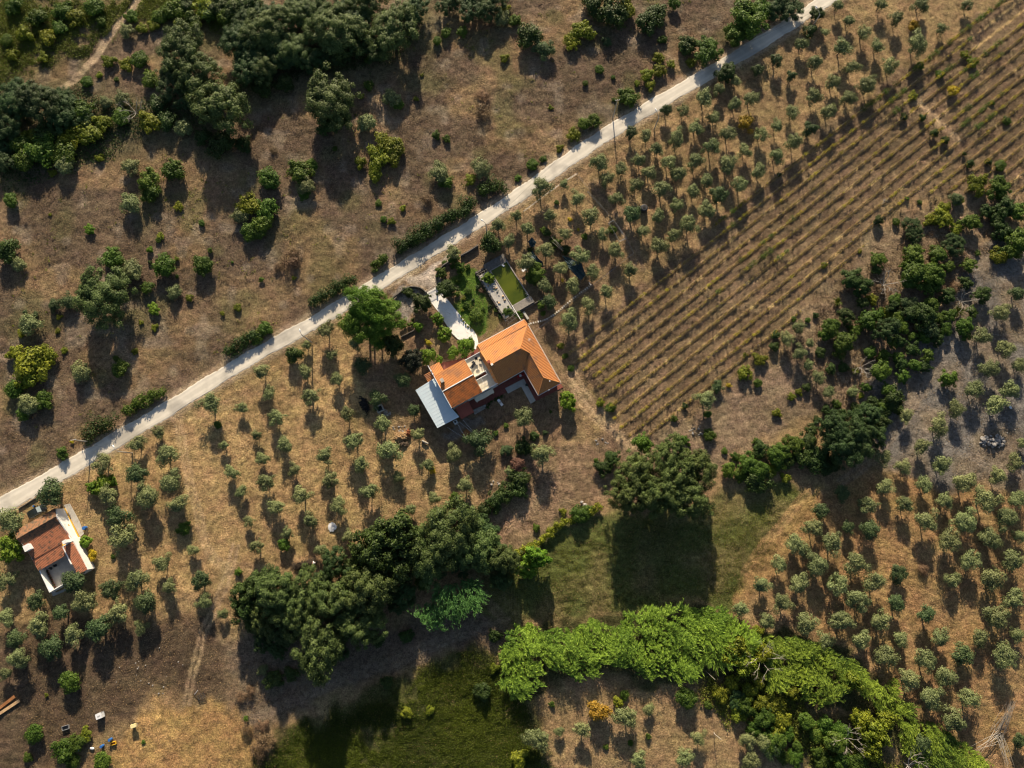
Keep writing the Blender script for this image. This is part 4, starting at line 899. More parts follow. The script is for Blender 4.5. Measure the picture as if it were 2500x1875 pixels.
hedge(hp(C0, '1090,240;1180,150;1290,95;1410,50'), 26, 1.8, 'green', 'narrow green hedge on the verge right of the thickest hedge', 60, group=GH)
hedge(hp(B1, '500,950;580,890;660,830;760,780;850,740'), 26, 1.8, 'dark', 'green hedge on the verge opposite the umbrella pines', 50, group=GH)
hedge(hp(B1, '1010,640;1070,600;1140,540'), 20, 1.6, 'green', 'short hedge opposite the driveway apron', 55, group=GH)
hedge(hp(B1, '1240,470;1320,410;1430,350;1540,290;1620,220;1720,180;1800,130;1880,70'), 32, 2.3, 'dark', 'long dark hedge above the road facing the pool', 80, group=GH)
hedge(hp(A1, '1950,1650;2040,1600;2150,1590'), 30, 2.0, 'dark', 'upper tip of the hedge row above the road', 55, group=GH)
hedge(hp(B0, '1970,1370;2060,1300;2160,1240;2230,1200'), 28, 1.9, 'dark', 'hedge on the verge left of the lamp post shadow', 55, group=GH)
hedge([TL(B1, *p) for p in [(0, 1290), (60, 1200), (110, 1130)]], 20, 1.3, 'shrubg' if 0 else 'green', 'low hedge stub on the verge above the second lamp post', 40, group=GH)
hedge(hp(Z1, '900,1210;930,1150;1010,1110;1110,1060'), 7, .6, 'dark', 'low ivy hedge along the red terrace', 30, leaf=.16)
hedge(hp(Z1, '600,170;640,230;700,290;740,320'), 4, .5, 'yg', 'flower border along the lawn side of the driveway', 30, leaf=.14)
hedge(hp(B1, '1250,1165;1330,1130;1370,1070'), 8, .8, 'green', 'curved low hedge closing the gravel circle', 40, leaf=.2)
hedge(hp(C2, '30,1460;200,1370;330,1270;430,1190;560,1150;680,1090;790,1050'), 16, 1.2, 'yg', 'bramble hedge along the upper edge of the mown field', 50)

# ------------------------------------------------------------------ giant reeds (one mass nobody could count)
def reeds(polys, h, nm, label_mats, dens, seed, name='reed_bed'):
    rng = np.random.default_rng(seed)
    X = []; 
    for poly in polys:
        W_ = [tuple(P(x, y, h*.8)[:2]) for x, y in poly]
        xs = [p[0] for p in W_]; ys = [p[1] for p in W_]
        n = int((max(xs)-min(xs))*(max(ys)-min(ys))*dens)
        a = rng.uniform(min(xs), max(xs), n); b_ = rng.uniform(min(ys), max(ys), n)
        d = polydist(a, b_, W_); d2 = d+(vnoise(a, b_, 2.2, 5)-.5)*2.4; k = (d2 > 0) & (vnoise(a, b_, 1.5, 15)*.6+vnoise(a, b_, .7, 16)*.4 > .32)
        X.append(np.stack([a[k], b_[k], d[k]], 1))
    X = np.concatenate(X); n = len(X)
    hh = h*(.62+.30*rng.random(n)+.55*(vnoise(X[:, 0], X[:, 1], 1.6, 17)-.5))*(.75+.25*np.clip(X[:, 2]/2.5, 0, 1))*(.8+.4*vnoise(X[:, 0], X[:, 1], 3, 8))
    lean_a = vnoise(X[:, 0], X[:, 1], 7, 9)*5.5-math.pi*.9+rng.normal(size=n)*.6; lean = rng.uniform(.12, .42, n)*hh*(1.15-.5*np.clip(X[:, 2]/3, 0, 1))
    K = 11; idx = np.repeat(np.arange(n), K); j = np.tile(np.arange(K), n)
    t_ = .38+.62*(j+rng.random(n*K)*.8)/K
    pos = np.stack([X[idx, 0]+np.cos(lean_a[idx])*lean[idx]*t_**2, X[idx, 1]+np.sin(lean_a[idx])*lean[idx]*t_**2, hh[idx]*(t_-.12*t_**3)], 1)
    a = lean_a[idx]+np.where(j % 2 == 0, 1, -1)*rng.uniform(.1, .75, n*K)
    d = np.stack([np.cos(a), np.sin(a), rng.uniform(-.55, .25, n*K)+.25*(t_ > .9)], 1); d = unit(d)
    L = rng.uniform(.28, .58, n*K)*(.65+.5*(1-t_)); side = unit(np.cross(d, np.array([0, 0, 1.])+rng.normal(size=(n*K, 3))*.3))
    me = quads_mesh(name, pos+d*L[:, None]*.8, d*L[:, None], side*rng.uniform(.045, .08, n*K)[:, None], label_mats, np.clip((rng.random(n*K)*.5+.6*vnoise(pos[:, 0], pos[:, 1], 5, 10))*t_**.7, 0, 1))
    return tag(link(name, me), 'bright green giant reeds in a dense standing mass', 'reeds', kind='stuff')
RB = hp(D2, '-60,540;60,500;160,460;330,470;450,480;560,440;700,370;820,420;900,430;1080,390;1200,320;1300,310;1420,300;1560,290;1700,300;1850,330;1960,390;2080,430;2140,520;2150,600;2100,700;1990,760;1850,800;1700,760;1640,800;1580,900;1400,930;1300,930;1200,880;1100,850;1000,820;920,850;780,800;700,900;600,970;520,960;470,860;380,820;260,840;230,960;150,1060;30,1090;-60,1000;-90,760')
RC = hp(D3, '0,540;190,520;300,560;400,590;500,650;600,660;700,730;800,760;900,820;1000,900;1120,950;1180,1050;1230,1130;1300,1180;1380,1280;1500,1300;1600,1380;1700,1440;1830,1520;1960,1620;1990,1700;1300,1700;1250,1560;1180,1480;1120,1300;1050,1180;950,1080;860,1010;760,1010;650,1130;560,1190;480,1130;400,1100;330,1050;260,960;120,960;20,960')
rb = reeds([RB], 5.0, 'reed_bed', M['reed'], 9.0, 3); rb['label'] = 'bright green giant reeds massed below the mown field'
rb = reeds([RC], 4.6, 'reed_bed', M['reed'], 8.5, 4); rb['label'] = 'bright green giant reeds running down to the lower right corner'
rb = reeds([hp(D1, '1340,380;1420,310;1560,200;1640,60;1760,20;1840,60;1900,130;1930,190;1890,290;1820,330;1700,400;1600,420;1560,500;1480,515;1400,460')], 8.5, 'reed_bed', M['reedd'], 7, 6); rb['label'] = 'dark green drooping reeds in the shade below the huge oak'

# ------------------------------------------------------------------ low green ground cover and dry grass (uncountable)
def scatter(name, polys, n, m, hmin, hmax, leaf, wid, seed, label, cat, keep=None, up=.4, patch=None, thr=.0, blades=1, spread=0.0, edge=3.0):
    rng = np.random.default_rng(seed); A = []
    for poly in polys:
        W_ = [tuple(P(x, y)[:2]) for x, y in poly]; xs = [p[0] for p in W_]; ys = [p[1] for p in W_]
        a = rng.uniform(max(min(xs), -130), min(max(xs), 130), n); b_ = rng.uniform(max(min(ys), -75), min(max(ys), 150), n)
        d = polydist(a, b_, W_)+(vnoise(a, b_, 3, seed)-.5)*5
        k = d > rng.random(n)*edge
        if patch: k &= vnoise(a, b_, patch, seed+1)*.45+vnoise(a, b_, patch*.3, seed+2)*.3+vnoise(a, b_, .9, seed+5)*.25+rng.random(n)*.16-.08 > thr
        A.append(np.stack([a[k], b_[k]], 1))
    A = np.concatenate(A)
    dr = polydist(A[:, 0], A[:, 1], [(p[0], p[1]) for p in road_w], closed=False); A = A[dr > 2.15]
    for pth, wd in PATHS: A = A[polydist(A[:, 0], A[:, 1], pth, closed=False) > wd*(.6+.8*vnoise(A[:, 0], A[:, 1], 1.5, 3))]
    if blades > 1: A = np.repeat(A, blades, 0)+rng.normal(size=(len(A)*blades, 2))*spread
    i = np.clip(np.searchsorted(GX, A[:, 0]), 0, len(GX)-1); j = np.clip(np.searchsorted(GY, A[:, 1]), 0, len(GY)-1)
    z = GZ[j, i]; N_ = len(A)
    hgt = hmin+(hmax-hmin)*rng.random(N_)**1.5*(.3+1.2*vnoise(A[:, 0], A[:, 1], 2.5, seed+3))
    pos = np.stack([A[:, 0], A[:, 1], z+hgt*.5], 1)
    nrm = unit(rng.normal(size=(N_, 3))+np.array([0, 0, up])); t, b2 = leaves(rng, pos, nrm, leaf, wid)
    vv = np.clip(rng.random(N_)*.55+(vnoise(A[:, 0], A[:, 1], 8, seed+9)*1.1-.25)*.5, 0, 1)
    me = quads_mesh(name, pos, t, b2, M[m], vv); return tag(link(name, me), label, cat, kind='stuff')
PATHS = [([tuple(P(*p)[:2]) for p in q], w) for q, w in (([(340, -10), (330, 10), (290, 60), (250, 115), (200, 175), (150, 218)], 1.0), ([(575, 1340), (560, 1395), (540, 1450), (500, 1540), (470, 1640), (455, 1720)], .9))]
FRAME = [(-100, -100), (2600, -100), (2600, 2000), (-100, 2000)]
scatter('bramble_cover', [[(600, 1900), (690, 1790), (840, 1720), (1000, 1650), (1180, 1590), (1240, 1600), (1290, 1720), (1350, 1790), (1370, 1900)]], 330000, 'bramble', .02, .45, .2, .11, 21, 'green bramble covering the shaded valley bottom', 'brambles', up=.6, patch=9, thr=.36)
scatter('scrub_cover', [[(-60, -60), (650, -60), (560, 100), (420, 60), (300, 60), (240, 130), (110, 170), (-60, 240)]], 260000, 'scrubl', .03, 1.1, .24, .15, 22, 'low yellow-green scrub in the top left corner', 'scrub', up=.5, patch=6, thr=.44)
scatter('undergrowth', [[(-60, 210), (120, 200), (500, 260), (600, 150), (1020, 20), (1060, 100), (900, 170), (640, 220), (560, 330), (450, 330), (320, 330), (280, 400), (-60, 480)]], 150000, 'dark', .03, 1.4, .32, .2, 23, 'dark green undergrowth beneath the slope oaks', 'scrub', up=.6, patch=5, thr=.36)
scatter('thicket_undergrowth', [[(1660, 1690), (1760, 1640), (1900, 1640), (2000, 1730), (2100, 1760), (2200, 1860), (2230, 1930), (2040, 1930), (1980, 1860), (1860, 1790), (1750, 1750)]], 60000, 'scrubl', .05, 1.6, .34, .22, 31, 'tangled green undergrowth between the reeds and the lower clearing', 'undergrowth', up=.5, patch=5, thr=.36)
scatter('thicket_litter', [[(1900, 860), (2000, 740), (2130, 600), (2250, 520), (2420, 520), (2460, 640), (2330, 720), (2240, 850), (2080, 1000), (1980, 960)]], 60000, 'brown', .03, .6, .34, .12, 32, 'dead brown undergrowth between the thicket trees', 'undergrowth', up=.2, patch=4, thr=.42)
scatter('dry_grass', [FRAME], 520000, 'straw', .02, .30, .30, .06, 24, 'dry straw-coloured grass tufts over the open ground', 'grass', up=0, patch=6, thr=.47)
scatter('lawn_grass', [zz(Z3, [(640, 540), (830, 480), (880, 620), (860, 760), (960, 880), (1020, 1000), (920, 1110), (800, 1060), (690, 900), (600, 640)])], 9000, 'green', .02, .12, .16, .05, 25, 'short green lawn grass between driveway and pool', 'grass')
scatter('field_grass', [[(1150, 1420), (1300, 1330), (1560, 1260), (1800, 1230), (1980, 1190), (1850, 1400), (1790, 1480), (1500, 1490), (1240, 1530)]], 110000, 'bramble', .02, .12, .2, .07, 26, 'thin green regrowth on the mown field', 'grass', up=.5, patch=5, thr=.3)
scatter('slope_weeds', [[(-60, 400), (600, 300), (1300, -60), (1960, -60), (1500, 280), (1000, 610), (300, 1020), (-60, 1180)]], 220000, 'brown', .03, .4, .28, .09, 27, 'brown dead weeds over the scrub slope', 'weeds', up=.2, patch=4, thr=.5)
scatter('slope_herbs', [[(-60, 400), (600, 300), (1300, -60), (1960, -60), (1500, 280), (1000, 610), (300, 1020), (-60, 1180)]], 4200, 'yg', .05, .5, .32, .16, 28, 'scattered green herbs over the scrub slope', 'weeds', up=.4, blades=7, spread=.22, patch=7, thr=.62)

# ------------------------------------------------------------------ vineyard
def vine_mesh(seed, lush, m='vine'):
    rng = np.random.default_rng(seed); b = MB()
    b.tube([(0, 0, -.1), (.03*rng.normal(), .03*rng.normal(), .6), (.05*rng.normal(), .03*rng.normal(), 1.05)], [.05, .045, .035], 4)
    for s_ in (-1, 1): b.tube([(0, 0, .95), (s_*.15, .03*rng.normal(), 1.1), (s_*.3, .05*rng.normal(), 1.15)], [.03, .02, .008], 3)
    n = lush; 
    for _ in range(max(2, n//14)):
        a = rng.uniform(-.5, .5); b.tube([(a, 0, 1.1), (a+rng.normal()*.15, rng.normal()*.2, 1.45), (a+rng.normal()*.3, rng.normal()*.35, 1.55)], [.014, .01, .006], 3)
    pos = np.stack([rng.normal(size=n)*(.2+.001*n), rng.normal(size=n)*(.10+.0014*n), rng.uniform(.85, 1.5+.002*n, n)], 1)
    t, w = leaves(rng, pos, unit(rng.normal(size=(n, 3))+np.array([0, 0, .8])), .17, .15)
    return quads_mesh('vine', pos, t, w, [M[m], M['stem']], rng.random(n), extra=b)
VM = [vine_mesh(i, 5) for i in range(4)]+[vine_mesh(10+i, 16) for i in range(4)]+[vine_mesh(20+i, 80) for i in range(3)]+[vine_mesh(30+i, 170, 'green') for i in range(3)]
pb = MB(); pb.tube([(0, 0, -.2), (0, 0, 1.75)], .045, 5); POST = pb.mesh('post', M['wood'])
LUSH = [(1516, 907, 20), (1491, 998, 16), (1684, 771, 12), (1741, 700, 18), (1830, 640, 30), (1620, 722, 14), (1880, 600, 40), (2100, 690, 10), (2070, 500, 16), (1950, 540, 14), (2380, 60, 60), (2310, 90, 20), (2280, 120, 30), (2160, 245, 40), (2190, 210, 30), (2360, 175, 20), (2300, 180, 20), (2385, 280, 40), (2440, 230, 20), (1530, 940, 10), (1800, 520, 30), (1760, 545, 30), (1900, 620, 20), (2420, 130, 30), (2350, 290, 25)]
def vineyard():
    rng = random.Random(3); r = 0
    straw = []
    rows_total = 21
    for k in range(rows_total):
        c_ = c_top+SPAC*k
        # clip the row with the vineyard outline
        ts = []
        n = len(VINEW)
        for i in range(n):
            a, b_ = VINEW[i], VINEW[(i+1) % n]; da = rowc(a)-c_; db = rowc(b_)-c_
            if (da > 0) != (db > 0):
                q = da/(da-db); x = a[0]+(b_[0]-a[0])*q; y = a[1]+(b_[1]-a[1])*q; ts.append(x*rdir[0]+y*rdir[1])
        ts.sort()
        A_ = P(2243, 246); B2_ = P(2345, 345); ca, cb = rowc(A_), rowc(B2_); qa = min(max((c_-ca)/(cb-ca), 0), 1.15); G_ = A_.lerp(B2_, qa); tg = G_.x*rdir[0]+G_.y*rdir[1]
        seg = []
        for a, b_ in zip(ts[::2], ts[1::2]): seg += [(a, min(b_, tg-.9)), (max(a, tg+.9), b_)] if a < tg < b_ and -.1 < (c_-ca)/(cb-ca) < 1.15 else [(a, b_)]
        for a, b_ in seg:
            if b_-a < 4: continue
            b_ = min(b_, a+125)
            base = Vector((a*rdir[0]+c_*rnor[0], a*rdir[1]+c_*rnor[1], 0))
            r += 1
            o_ = ['first', 'second', 'third', 'fourth', 'fifth', 'sixth', 'seventh', 'eighth', 'ninth', 'tenth', 'eleventh', 'twelfth', 'thirteenth', 'fourteenth', 'fifteenth', 'sixteenth', 'seventeenth', 'eighteenth', 'nineteenth', 'twentieth', 'twenty-first', 'twenty-second', 'twenty-third', 'twenty-fourth', 'twenty-fifth', 'twenty-sixth', 'twenty-seventh', 'twenty-eighth', 'twenty-ninth', 'thirtieth', 'thirty-first', 'thirty-second', 'thirty-third', 'thirty-fourth', 'thirty-fifth', 'thirty-sixth', 'thirty-seventh', 'thirty-eighth', 'thirty-ninth', 'fortieth', 'forty-first'][min(r-1, 40)]
            row = empty('vine_row', base, ang_r, f'{o_} vine row counted from the upper olive grove, sparse yellowing leaves', 'vine row', 'vine rows of the vineyard')
            L = b_-a; nv = 0; s = .3
            while s < L and nv < 99:
                w = base+Vector((rdir[0]*s, rdir[1]*s, 0)); px, py = to_px(w.x, w.y)
                lush = any(math.hypot(px-lx, py-ly) < lr*.75+8 for lx, ly, lr in LUSH)
                nz = float(vnoise(np.array([w.x]), np.array([w.y]), 6, 51)[0]); q = rng.random()
                gap = abs((px-2243)*94-(py-246)*97)/135 < 8 and 200 < py < 380
                if not gap and not (q < .06):
                    far = px > 2050
                    if lush: me = rng.choice(VM[8:14] if far or rng.random() < .6 else VM[8:11])
                    elif k == 0 and px > 2100: me = rng.choice(VM[8:14])
                    elif nz > (.66 if far else .8): me = rng.choice(VM[6:10])
                    elif nz > .58: me = rng.choice(VM[3:8])
                    else: me = rng.choice(VM[:6])
                    v = link('vine', me, row); v.location = (s, rng.gauss(0, .05), gz(w.x, w.y)); v.rotation_euler = (0, 0, rng.choice([0, math.pi])+rng.gauss(0, .15))
                    sc = rng.uniform(.8, 1.1); v.scale = (1, 1, sc); nv += 1
                s += 1.2*rng.uniform(.92, 1.08)
            m_ = int(L/6.2)
            for i in range(m_+1):
                s = L*i/max(m_, 1); w = base+Vector((rdir[0]*s, rdir[1]*s, 0))
                q = link('post', POST, row); q.location = (s, .06, gz(w.x, w.y)); q.rotation_euler = (rng.gauss(0, .03), rng.gauss(0, .03), 0)
            wb = MB()
            for h in (1.05, 1.5): wb.tube([(0, .06, h), (L, .06, h)], .006, 3, cap=False)
            wb.build('wire', M['metal'], row)
            ns = int(L*120); t = np.random.default_rng(k).uniform(0, L, ns)
            straw.append(np.stack([base.x+rdir[0]*t, base.y+rdir[1]*t], 1)+np.random.default_rng(k+99).normal(size=(ns, 2))*.2)
    A = np.concatenate(straw); rn = np.random.default_rng(1); A = A[vnoise(A[:, 0], A[:, 1], 1.6, 77) > .2]; A = A[np.abs(A[:, 0]) < 130]
    i = np.clip(np.searchsorted(GX, A[:, 0]), 0, len(GX)-1); j = np.clip(np.searchsorted(GY, A[:, 1]), 0, len(GY)-1)
    n = len(A); pos = np.stack([A[:, 0], A[:, 1], GZ[j, i]+rn.uniform(.02, .2, n)], 1)
    t, w = leaves(rn, pos, unit(rn.normal(size=(n, 3))), .3, .07)
    tag(link('dry_grass_strips', quads_mesh('dry_grass_strips', pos, t, w, M['straw'], rn.random(n)**.7)), 'strips of dry golden grass under the vine rows', 'grass', kind='stuff')
vineyard()
# ------------------------------------------------------------------ buildings
def plane_z(p3):
    n = (Vector(p3[1])-Vector(p3[0])).cross(Vector(p3[2])-Vector(p3[0])); 
    return lambda x, y: p3[0][2]-(n.x*(x-p3[0][0])+n.y*(y-p3[0][1]))/n.z, n
def roof_slab(b, pts, thick=.09, rib=.32, h=.09, w=.17, m=0, ribs=True, inset=.03):
    "one tiled slope: a slab plus half-round rows of tiles running down the slope; pts (u, v, z), v mapped to -y"
    p3 = [(u, -v, z) for u, v, z in pts]; zf, n = plane_z(p3)
    if n.z < 0: n = -n
    k = len(p3); i0 = len(b.v)
    poly = [(p[0], p[1]) for p in p3]
    a = sum(poly[i][0]*poly[(i+1) % k][1]-poly[(i+1) % k][0]*poly[i][1] for i in range(k))
    if a < 0: poly = poly[::-1]
    i0 = len(b.v); b.v += [(x, y, zf(x, y)) for x, y in poly]+[(x, y, zf(x, y)-thick) for x, y in poly]
    b.f.append(tuple(range(i0, i0+k))); b.m.append(m); b.f.append(tuple(range(i0+2*k-1, i0+k-1, -1))); b.m.append(m)
    for i in range(k):
        j = (i+1) % k; b.f.append((i0+i, i0+k+i, i0+k+j, i0+j)); b.m.append(m)
    if not ribs: return
    d = Vector((n.x, n.y)); d = d.normalized() if d.length > 1e-4 else Vector((0, -1)); e = Vector((-d.y, d.x))
    ts = [x*e.x+y*e.y for x, y in poly]; t = min(ts)+rib*.5
    while t < max(ts):
        hit = []
        for i in range(k):
            (x0, y0), (x1, y1) = poly[i], poly[(i+1) % k]; a0 = x0*e.x+y0*e.y-t; a1 = x1*e.x+y1*e.y-t
            if (a0 > 0) != (a1 > 0):
                q = a0/(a0-a1); x = x0+(x1-x0)*q; y = y0+(y1-y0)*q; hit.append(x*d.x+y*d.y)
        hit.sort()
        for s0, s1 in zip(hit[::2], hit[1::2]):
            s0 += inset; s1 += .02
            if s1-s0 < .1: continue
            V = []
            for s in (s0, s1):
                for o, hh in ((-w/2, .004), (-w/4, h), (w/4, h), (w/2, .004)):
                    x = d.x*s+e.x*(t+o); y = d.y*s+e.y*(t+o); V.append((x, y, zf(x, y)+hh))
            i0 = len(b.v); b.v += V
            for q in range(3): b.f.append((i0+q, i0+q+1, i0+q+5, i0+q+4)); b.m.append(m)
            b.f.append((i0+3, i0+2, i0+1, i0)); b.m.append(m); b.f.append((i0+4, i0+5, i0+6, i0+7)); b.m.append(m)
        t += rib
def cap(b, pts, r=.12, m=0): b.tube([(u, -v, z) for u, v, z in pts], r, 6, m)
def hbox(b, u0, u1, v0, v1, z0, z1, m=0): b.box(u0, u1, -v1, -v0, z0, z1, m)
# --- main house
MH = empty('house', (HO[0], HO[1], 0), HA, 'long white farmhouse with orange tiled roofs, roof terrace and courtyard', 'house')
b = MB()
hbox(b, .3, 11.6, -8.5, -.4, 0, 3.0); hbox(b, .42, 11.4, -9.75, -8.5, 0, 2.7); hbox(b, 6.95, 11.55, -.4, 5.9, 0, 2.98)
# gable pieces above the wall heads
b.prism([(.35, 8.1), (.6, 8.1), (.6, .5), (.35, .5)], 3.0, [3.25, 3.25, 3.05, 3.05])
b.build('wall', M['white'], MH)
b = MB()   # left two-storey part
hbox(b, -11.2, -4.05, -8.0, -.35, 0, 4.9)
b.v += [(-11.2, 8.0, 4.9), (-11.2, .35, 4.9), (-11.2, 4.13, 5.45), (-4.05, 8.0, 4.9), (-4.05, .35, 4.9), (-4.05, 4.13, 5.45)]; q = len(b.v)-6
b.f += [(q, q+1, q+2), (q+3, q+5, q+4)]; b.m += [0, 0]
hbox(b, -11.3, -9.05, -10.6, -8.0, 0, 3.3); hbox(b, -13.1, -11.4, -9.8, -8.15, 0, 2.3); hbox(b, -10.6, -7.75, -.34, -.3, 0, 2.5)
b.build('wall', M['white'], MH)
RN = (7.7, -4.25, 5.15); RE = (9.1, -2.5, 4.65)
b = MB()
# main wing: north slope, south slope, wing slopes and hip ends
roof_slab(b, [(0, -8.45, 3.42), (11.95, -8.3, 3.42), RN, (.1, -4.25, 5.15)])
roof_slab(b, [(-.02, 0, 3.02), (.1, -4.25, 5.15), RN, RE, (6.48, -.05, 3.02)])
roof_slab(b, [(12.1, -8.35, 3.2), (11.95, 6.35, 3.0), (9.05, 3.7, 4.6), RE, RN])
roof_slab(b, [(6.48, -.05, 3.02), RE, (9.05, 3.7, 4.6), (6.4, 6.3, 3.0)])
roof_slab(b, [(6.4, 6.3, 3.0), (9.05, 3.7, 4.6), (11.95, 6.35, 3.0)])
roof_slab(b, [(.25, -10.0, 2.8), (11.95, -9.95, 2.8), (11.95, -8.5, 3.3), (.25, -8.5, 3.3)])
cap(b, [(.1, -4.25, 5.18), RN, RE, (9.05, 3.7, 4.65)]); cap(b, [RN, (12.02, -8.6, 3.3)]); cap(b, [(9.05, 3.7, 4.65), (11.95, 6.35, 3.08)]); cap(b, [(9.05, 3.7, 4.65), (6.4, 6.3, 3.08)])
cap(b, [(.02, 0, 3.1), (.15, -4.25, 5.2), (.05, -8.45, 3.5)]); cap(b, [(.27, -10, 2.88), (.27, -8.5, 3.36)]); cap(b, [(12.0, -10, 2.86), (12.08, -8.5, 3.34)], .1)
roof1 = b.build('roof', M['tile'], MH)
b = MB()   # verge tiles stepping down to the terrace
for i in range(14):
    v0 = -9.9+i*.71; zt = 2.75+(.65 if v0 < -8.6 else 0)
    zt = 2.7+(v0+10)*.4 if v0 < -8.5 else (3.3+(v0+8.5)*.4 if v0 < -4.25 else 5.0+(-4.25-v0)*.46)
    b.face([(-.5+(.3 if v0 < -8.6 else 0), -v0, zt-.5), (-.5+(.3 if v0 < -8.6 else 0), -v0-.66, zt-.5), (.02+(.3 if v0 < -8.6 else 0), -v0-.66, zt-.05), (.02+(.3 if v0 < -8.6 else 0), -v0, zt-.02)])
b.build('verge_tiles', M['tile'], MH)
b = MB()
roof_slab(b, [(-11.35, -8.25, 4.98), (-3.92, -8.2, 4.98), (-3.92, -4.2, 5.62), (-11.35, -4.2, 5.62)], rib=.27)
b.build('roof', M['tile'], MH)
b = MB()
roof_slab(b, [(-11.35, -4.05, 5.60), (-3.92, -4.05, 5.60), (-3.95, .02, 4.98), (-11.35, -.1, 4.98)], rib=.27)
b.build('roof', M['tilebrown'], MH)
b = MB(); roof_slab(b, [(-11.3, -10.75, 3.35), (-8.95, -10.65, 3.35), (-8.95, -8.3, 3.75), (-11.3, -8.3, 3.75)], rib=.33, h=.07, w=.18)
roof_slab(b, [(-13.2, -9.95, 2.35), (-11.55, -9.9, 2.5), (-11.55, -8.1, 2.5), (-13.2, -8.1, 2.35)], rib=.33, h=.07, w=.18); b.build('roof', M['tile'], MH)
b = MB()
b.tube([(-11.4, 4.13, 5.66), (-3.9, 4.13, 5.66)], .13, 6); hbox(b, -11.5, -11.36, -10.8, -.1, 4.0, 5.05); b.tube([(-11.43, 8.3, 5.02), (-11.43, 4.13, 5.66), (-11.43, .1, 5.02)], .09, 4)
for v in (-9.4, -8.6): b.tube([(-11.4, -v, 5.1), (-11.4, -v, 5.3)], .16, 8)
b.build('parapet', M['whitep'], MH)
# terrace block with stair opening
b = MB()
for r in ((-4.0, 0, -8.2, -3.9), (-1.1, 0, -3.9, -3.2), (-4.0, 0, -3.2, -.35), (-4.0, -3.8, -3.9, -3.2)): hbox(b, *r, 0, 3.0)
b.build('terrace_floor', M['terrace'], MH)
b = MB(); hbox(b, -3.95, -.05, -8.32, -8.2, 0, 3.35); hbox(b, -3.95, -.05, -.35, -.2, 0, 3.3); hbox(b, -3.98, -3.9, -8.2, -.35, 3.0, 3.1)
hbox(b, -1.1, -1.0, -4.0, -3.1, 3.0, 3.7); hbox(b, -3.85, -1.1, -4.0, -3.92, 3.0, 3.45); hbox(b, -3.85, -1.1, -3.18, -3.1, 3.0, 3.45); b.build('parapet', M['whitep'], MH)
b = MB(); hbox(b, -3.78, -1.12, -3.9, -3.2, .2, .4)
for i in range(8): hbox(b, -3.7+i*.3, -3.4+i*.3, -3.88, -3.22, .4, .6+i*.28)
b.build('stair', M['redpave'], MH)
b = MB()
for u in (-3.6, -2.7, -1.8): b.tube([(u, 3.0, 3.0), (u, 3.0, 3.9)], .03, 5); b.tube([(u, 1.6, 3.0), (u, 1.6, 3.9)], .03, 5)
b.tube([(-3.6, 3.0, 3.9), (-1.0, 3.0, 3.9), (-1.0, 1.6, 3.9), (-3.6, 1.6, 3.9)], .03, 5); b.tube([(-2.7, 3.0, 3.9), (-2.7, 1.6, 3.9)], .025, 5); b.build('railing', M['whitep'], MH)
b = MB(); roof_slab(b, [(-6.2, 0.0, 2.55), (-1.55, 0.0, 2.55), (-1.65, 1.0, 2.3), (-6.1, 1.0, 2.3)], ribs=False)
hbox(b, -4.9, -3.2, .93, 1.06, 2.24, 2.36)
for u in (-5.9, -4.0, -1.9): b.tube([(u, -.92, 0), (u, -.92, 2.25)], .04, 5)
b.build('awning', M['terrace'], MH)
b = MB(); roof_slab(b, [(-16.4, -7.75, 3.05), (-11.45, -8.05, 3.3), (-11.38, -.2, 3.3), (-10.9, 2.1, 3.3), (-16.2, 1.85, 3.05)], .05, rib=.75, h=.035, w=.05)
b.build('metal_roof', M['bluemetal'], MH)
b = MB(); hbox(b, -16.0, -11.4, -7.6, 1.55, 0, 2.98); b.build('wall', M['white'], MH)
b = MB(); roof_slab(b, [(-10.8, -.12, 2.75), (-7.6, -.1, 2.75), (-7.65, 2.62, 2.5), (-10.75, 2.6, 2.5)], .06, ribs=False)
b.tube([(-10.8, -2.62, 2.53), (-7.63, -2.66, 2.53), (-7.58, .1, 2.78)], .05, 5)
for u, v in ((-10.6, 2.45), (-7.8, 2.45)): b.tube([(u, -v, 0), (u, -v, 2.5)], .05, 6)
b.build('porch_roof', M['brownsheet'], MH)
# gutters, windows and doors of the courtyard side
b = MB(); b.tube([(0, -.06, 2.95), (6.42, -.02, 2.95)], .06, 5); b.tube([(6.35, -.1, 2.95), (6.3, -6.3, 2.92)], .06, 5); b.tube([(6.3, -6.4, 2.93), (12, -6.45, 2.93)], .06, 5); b.tube([(12.2, 8.4, 3.1), (12.05, -6.3, 2.93)], .06, 5); b.tube([(.2, 10.1, 2.72), (12, 10.05, 2.72)], .06, 5); b.build('gutter', M['whitep'], MH)
for u0, u1, z0, z1 in ((1.2, 2.4, .9, 2.1), (3.4, 4.3, 0, 2.1), (5.0, 6.0, .9, 2.1)):
    b = MB(); hbox(b, u0, u1, -.44, -.36, z0, z1); f = b.build('window' if z0 else 'door', M['whitep'], MH); g = MB(); hbox(g, u0+.1, u1-.1, -.37, -.34, z0+.1, z1-.1); g.build('pane', M['glass'], f)
for v0, v1 in ((.8, 1.8), (3.2, 4.3)):
    b = MB(); hbox(b, 6.9, 6.98, v0, v1, .9, 2.1); f = b.build('window', M['whitep'], MH); g = MB(); hbox(g, 6.86, 6.9, v0+.1, v1-.1, 1.0, 2.0); g.build('pane', M['glass'], f)
for v0, v1 in ((-7, -5.8), (-3, -1.8), (1.5, 2.7)):
    b = MB(); hbox(b, 11.54, 11.63, v0, v1, .9, 2.1); f = b.build('window', M['whitep'], MH); g = MB(); hbox(g, 11.62, 11.66, v0+.1, v1-.1, 1.0, 2.0); g.build('pane', M['glass'], f)
b = MB(); hbox(b, -3.3, -1.9, -.22, -.15, 0, 2.1); f = b.build('door', M['glass'], MH)
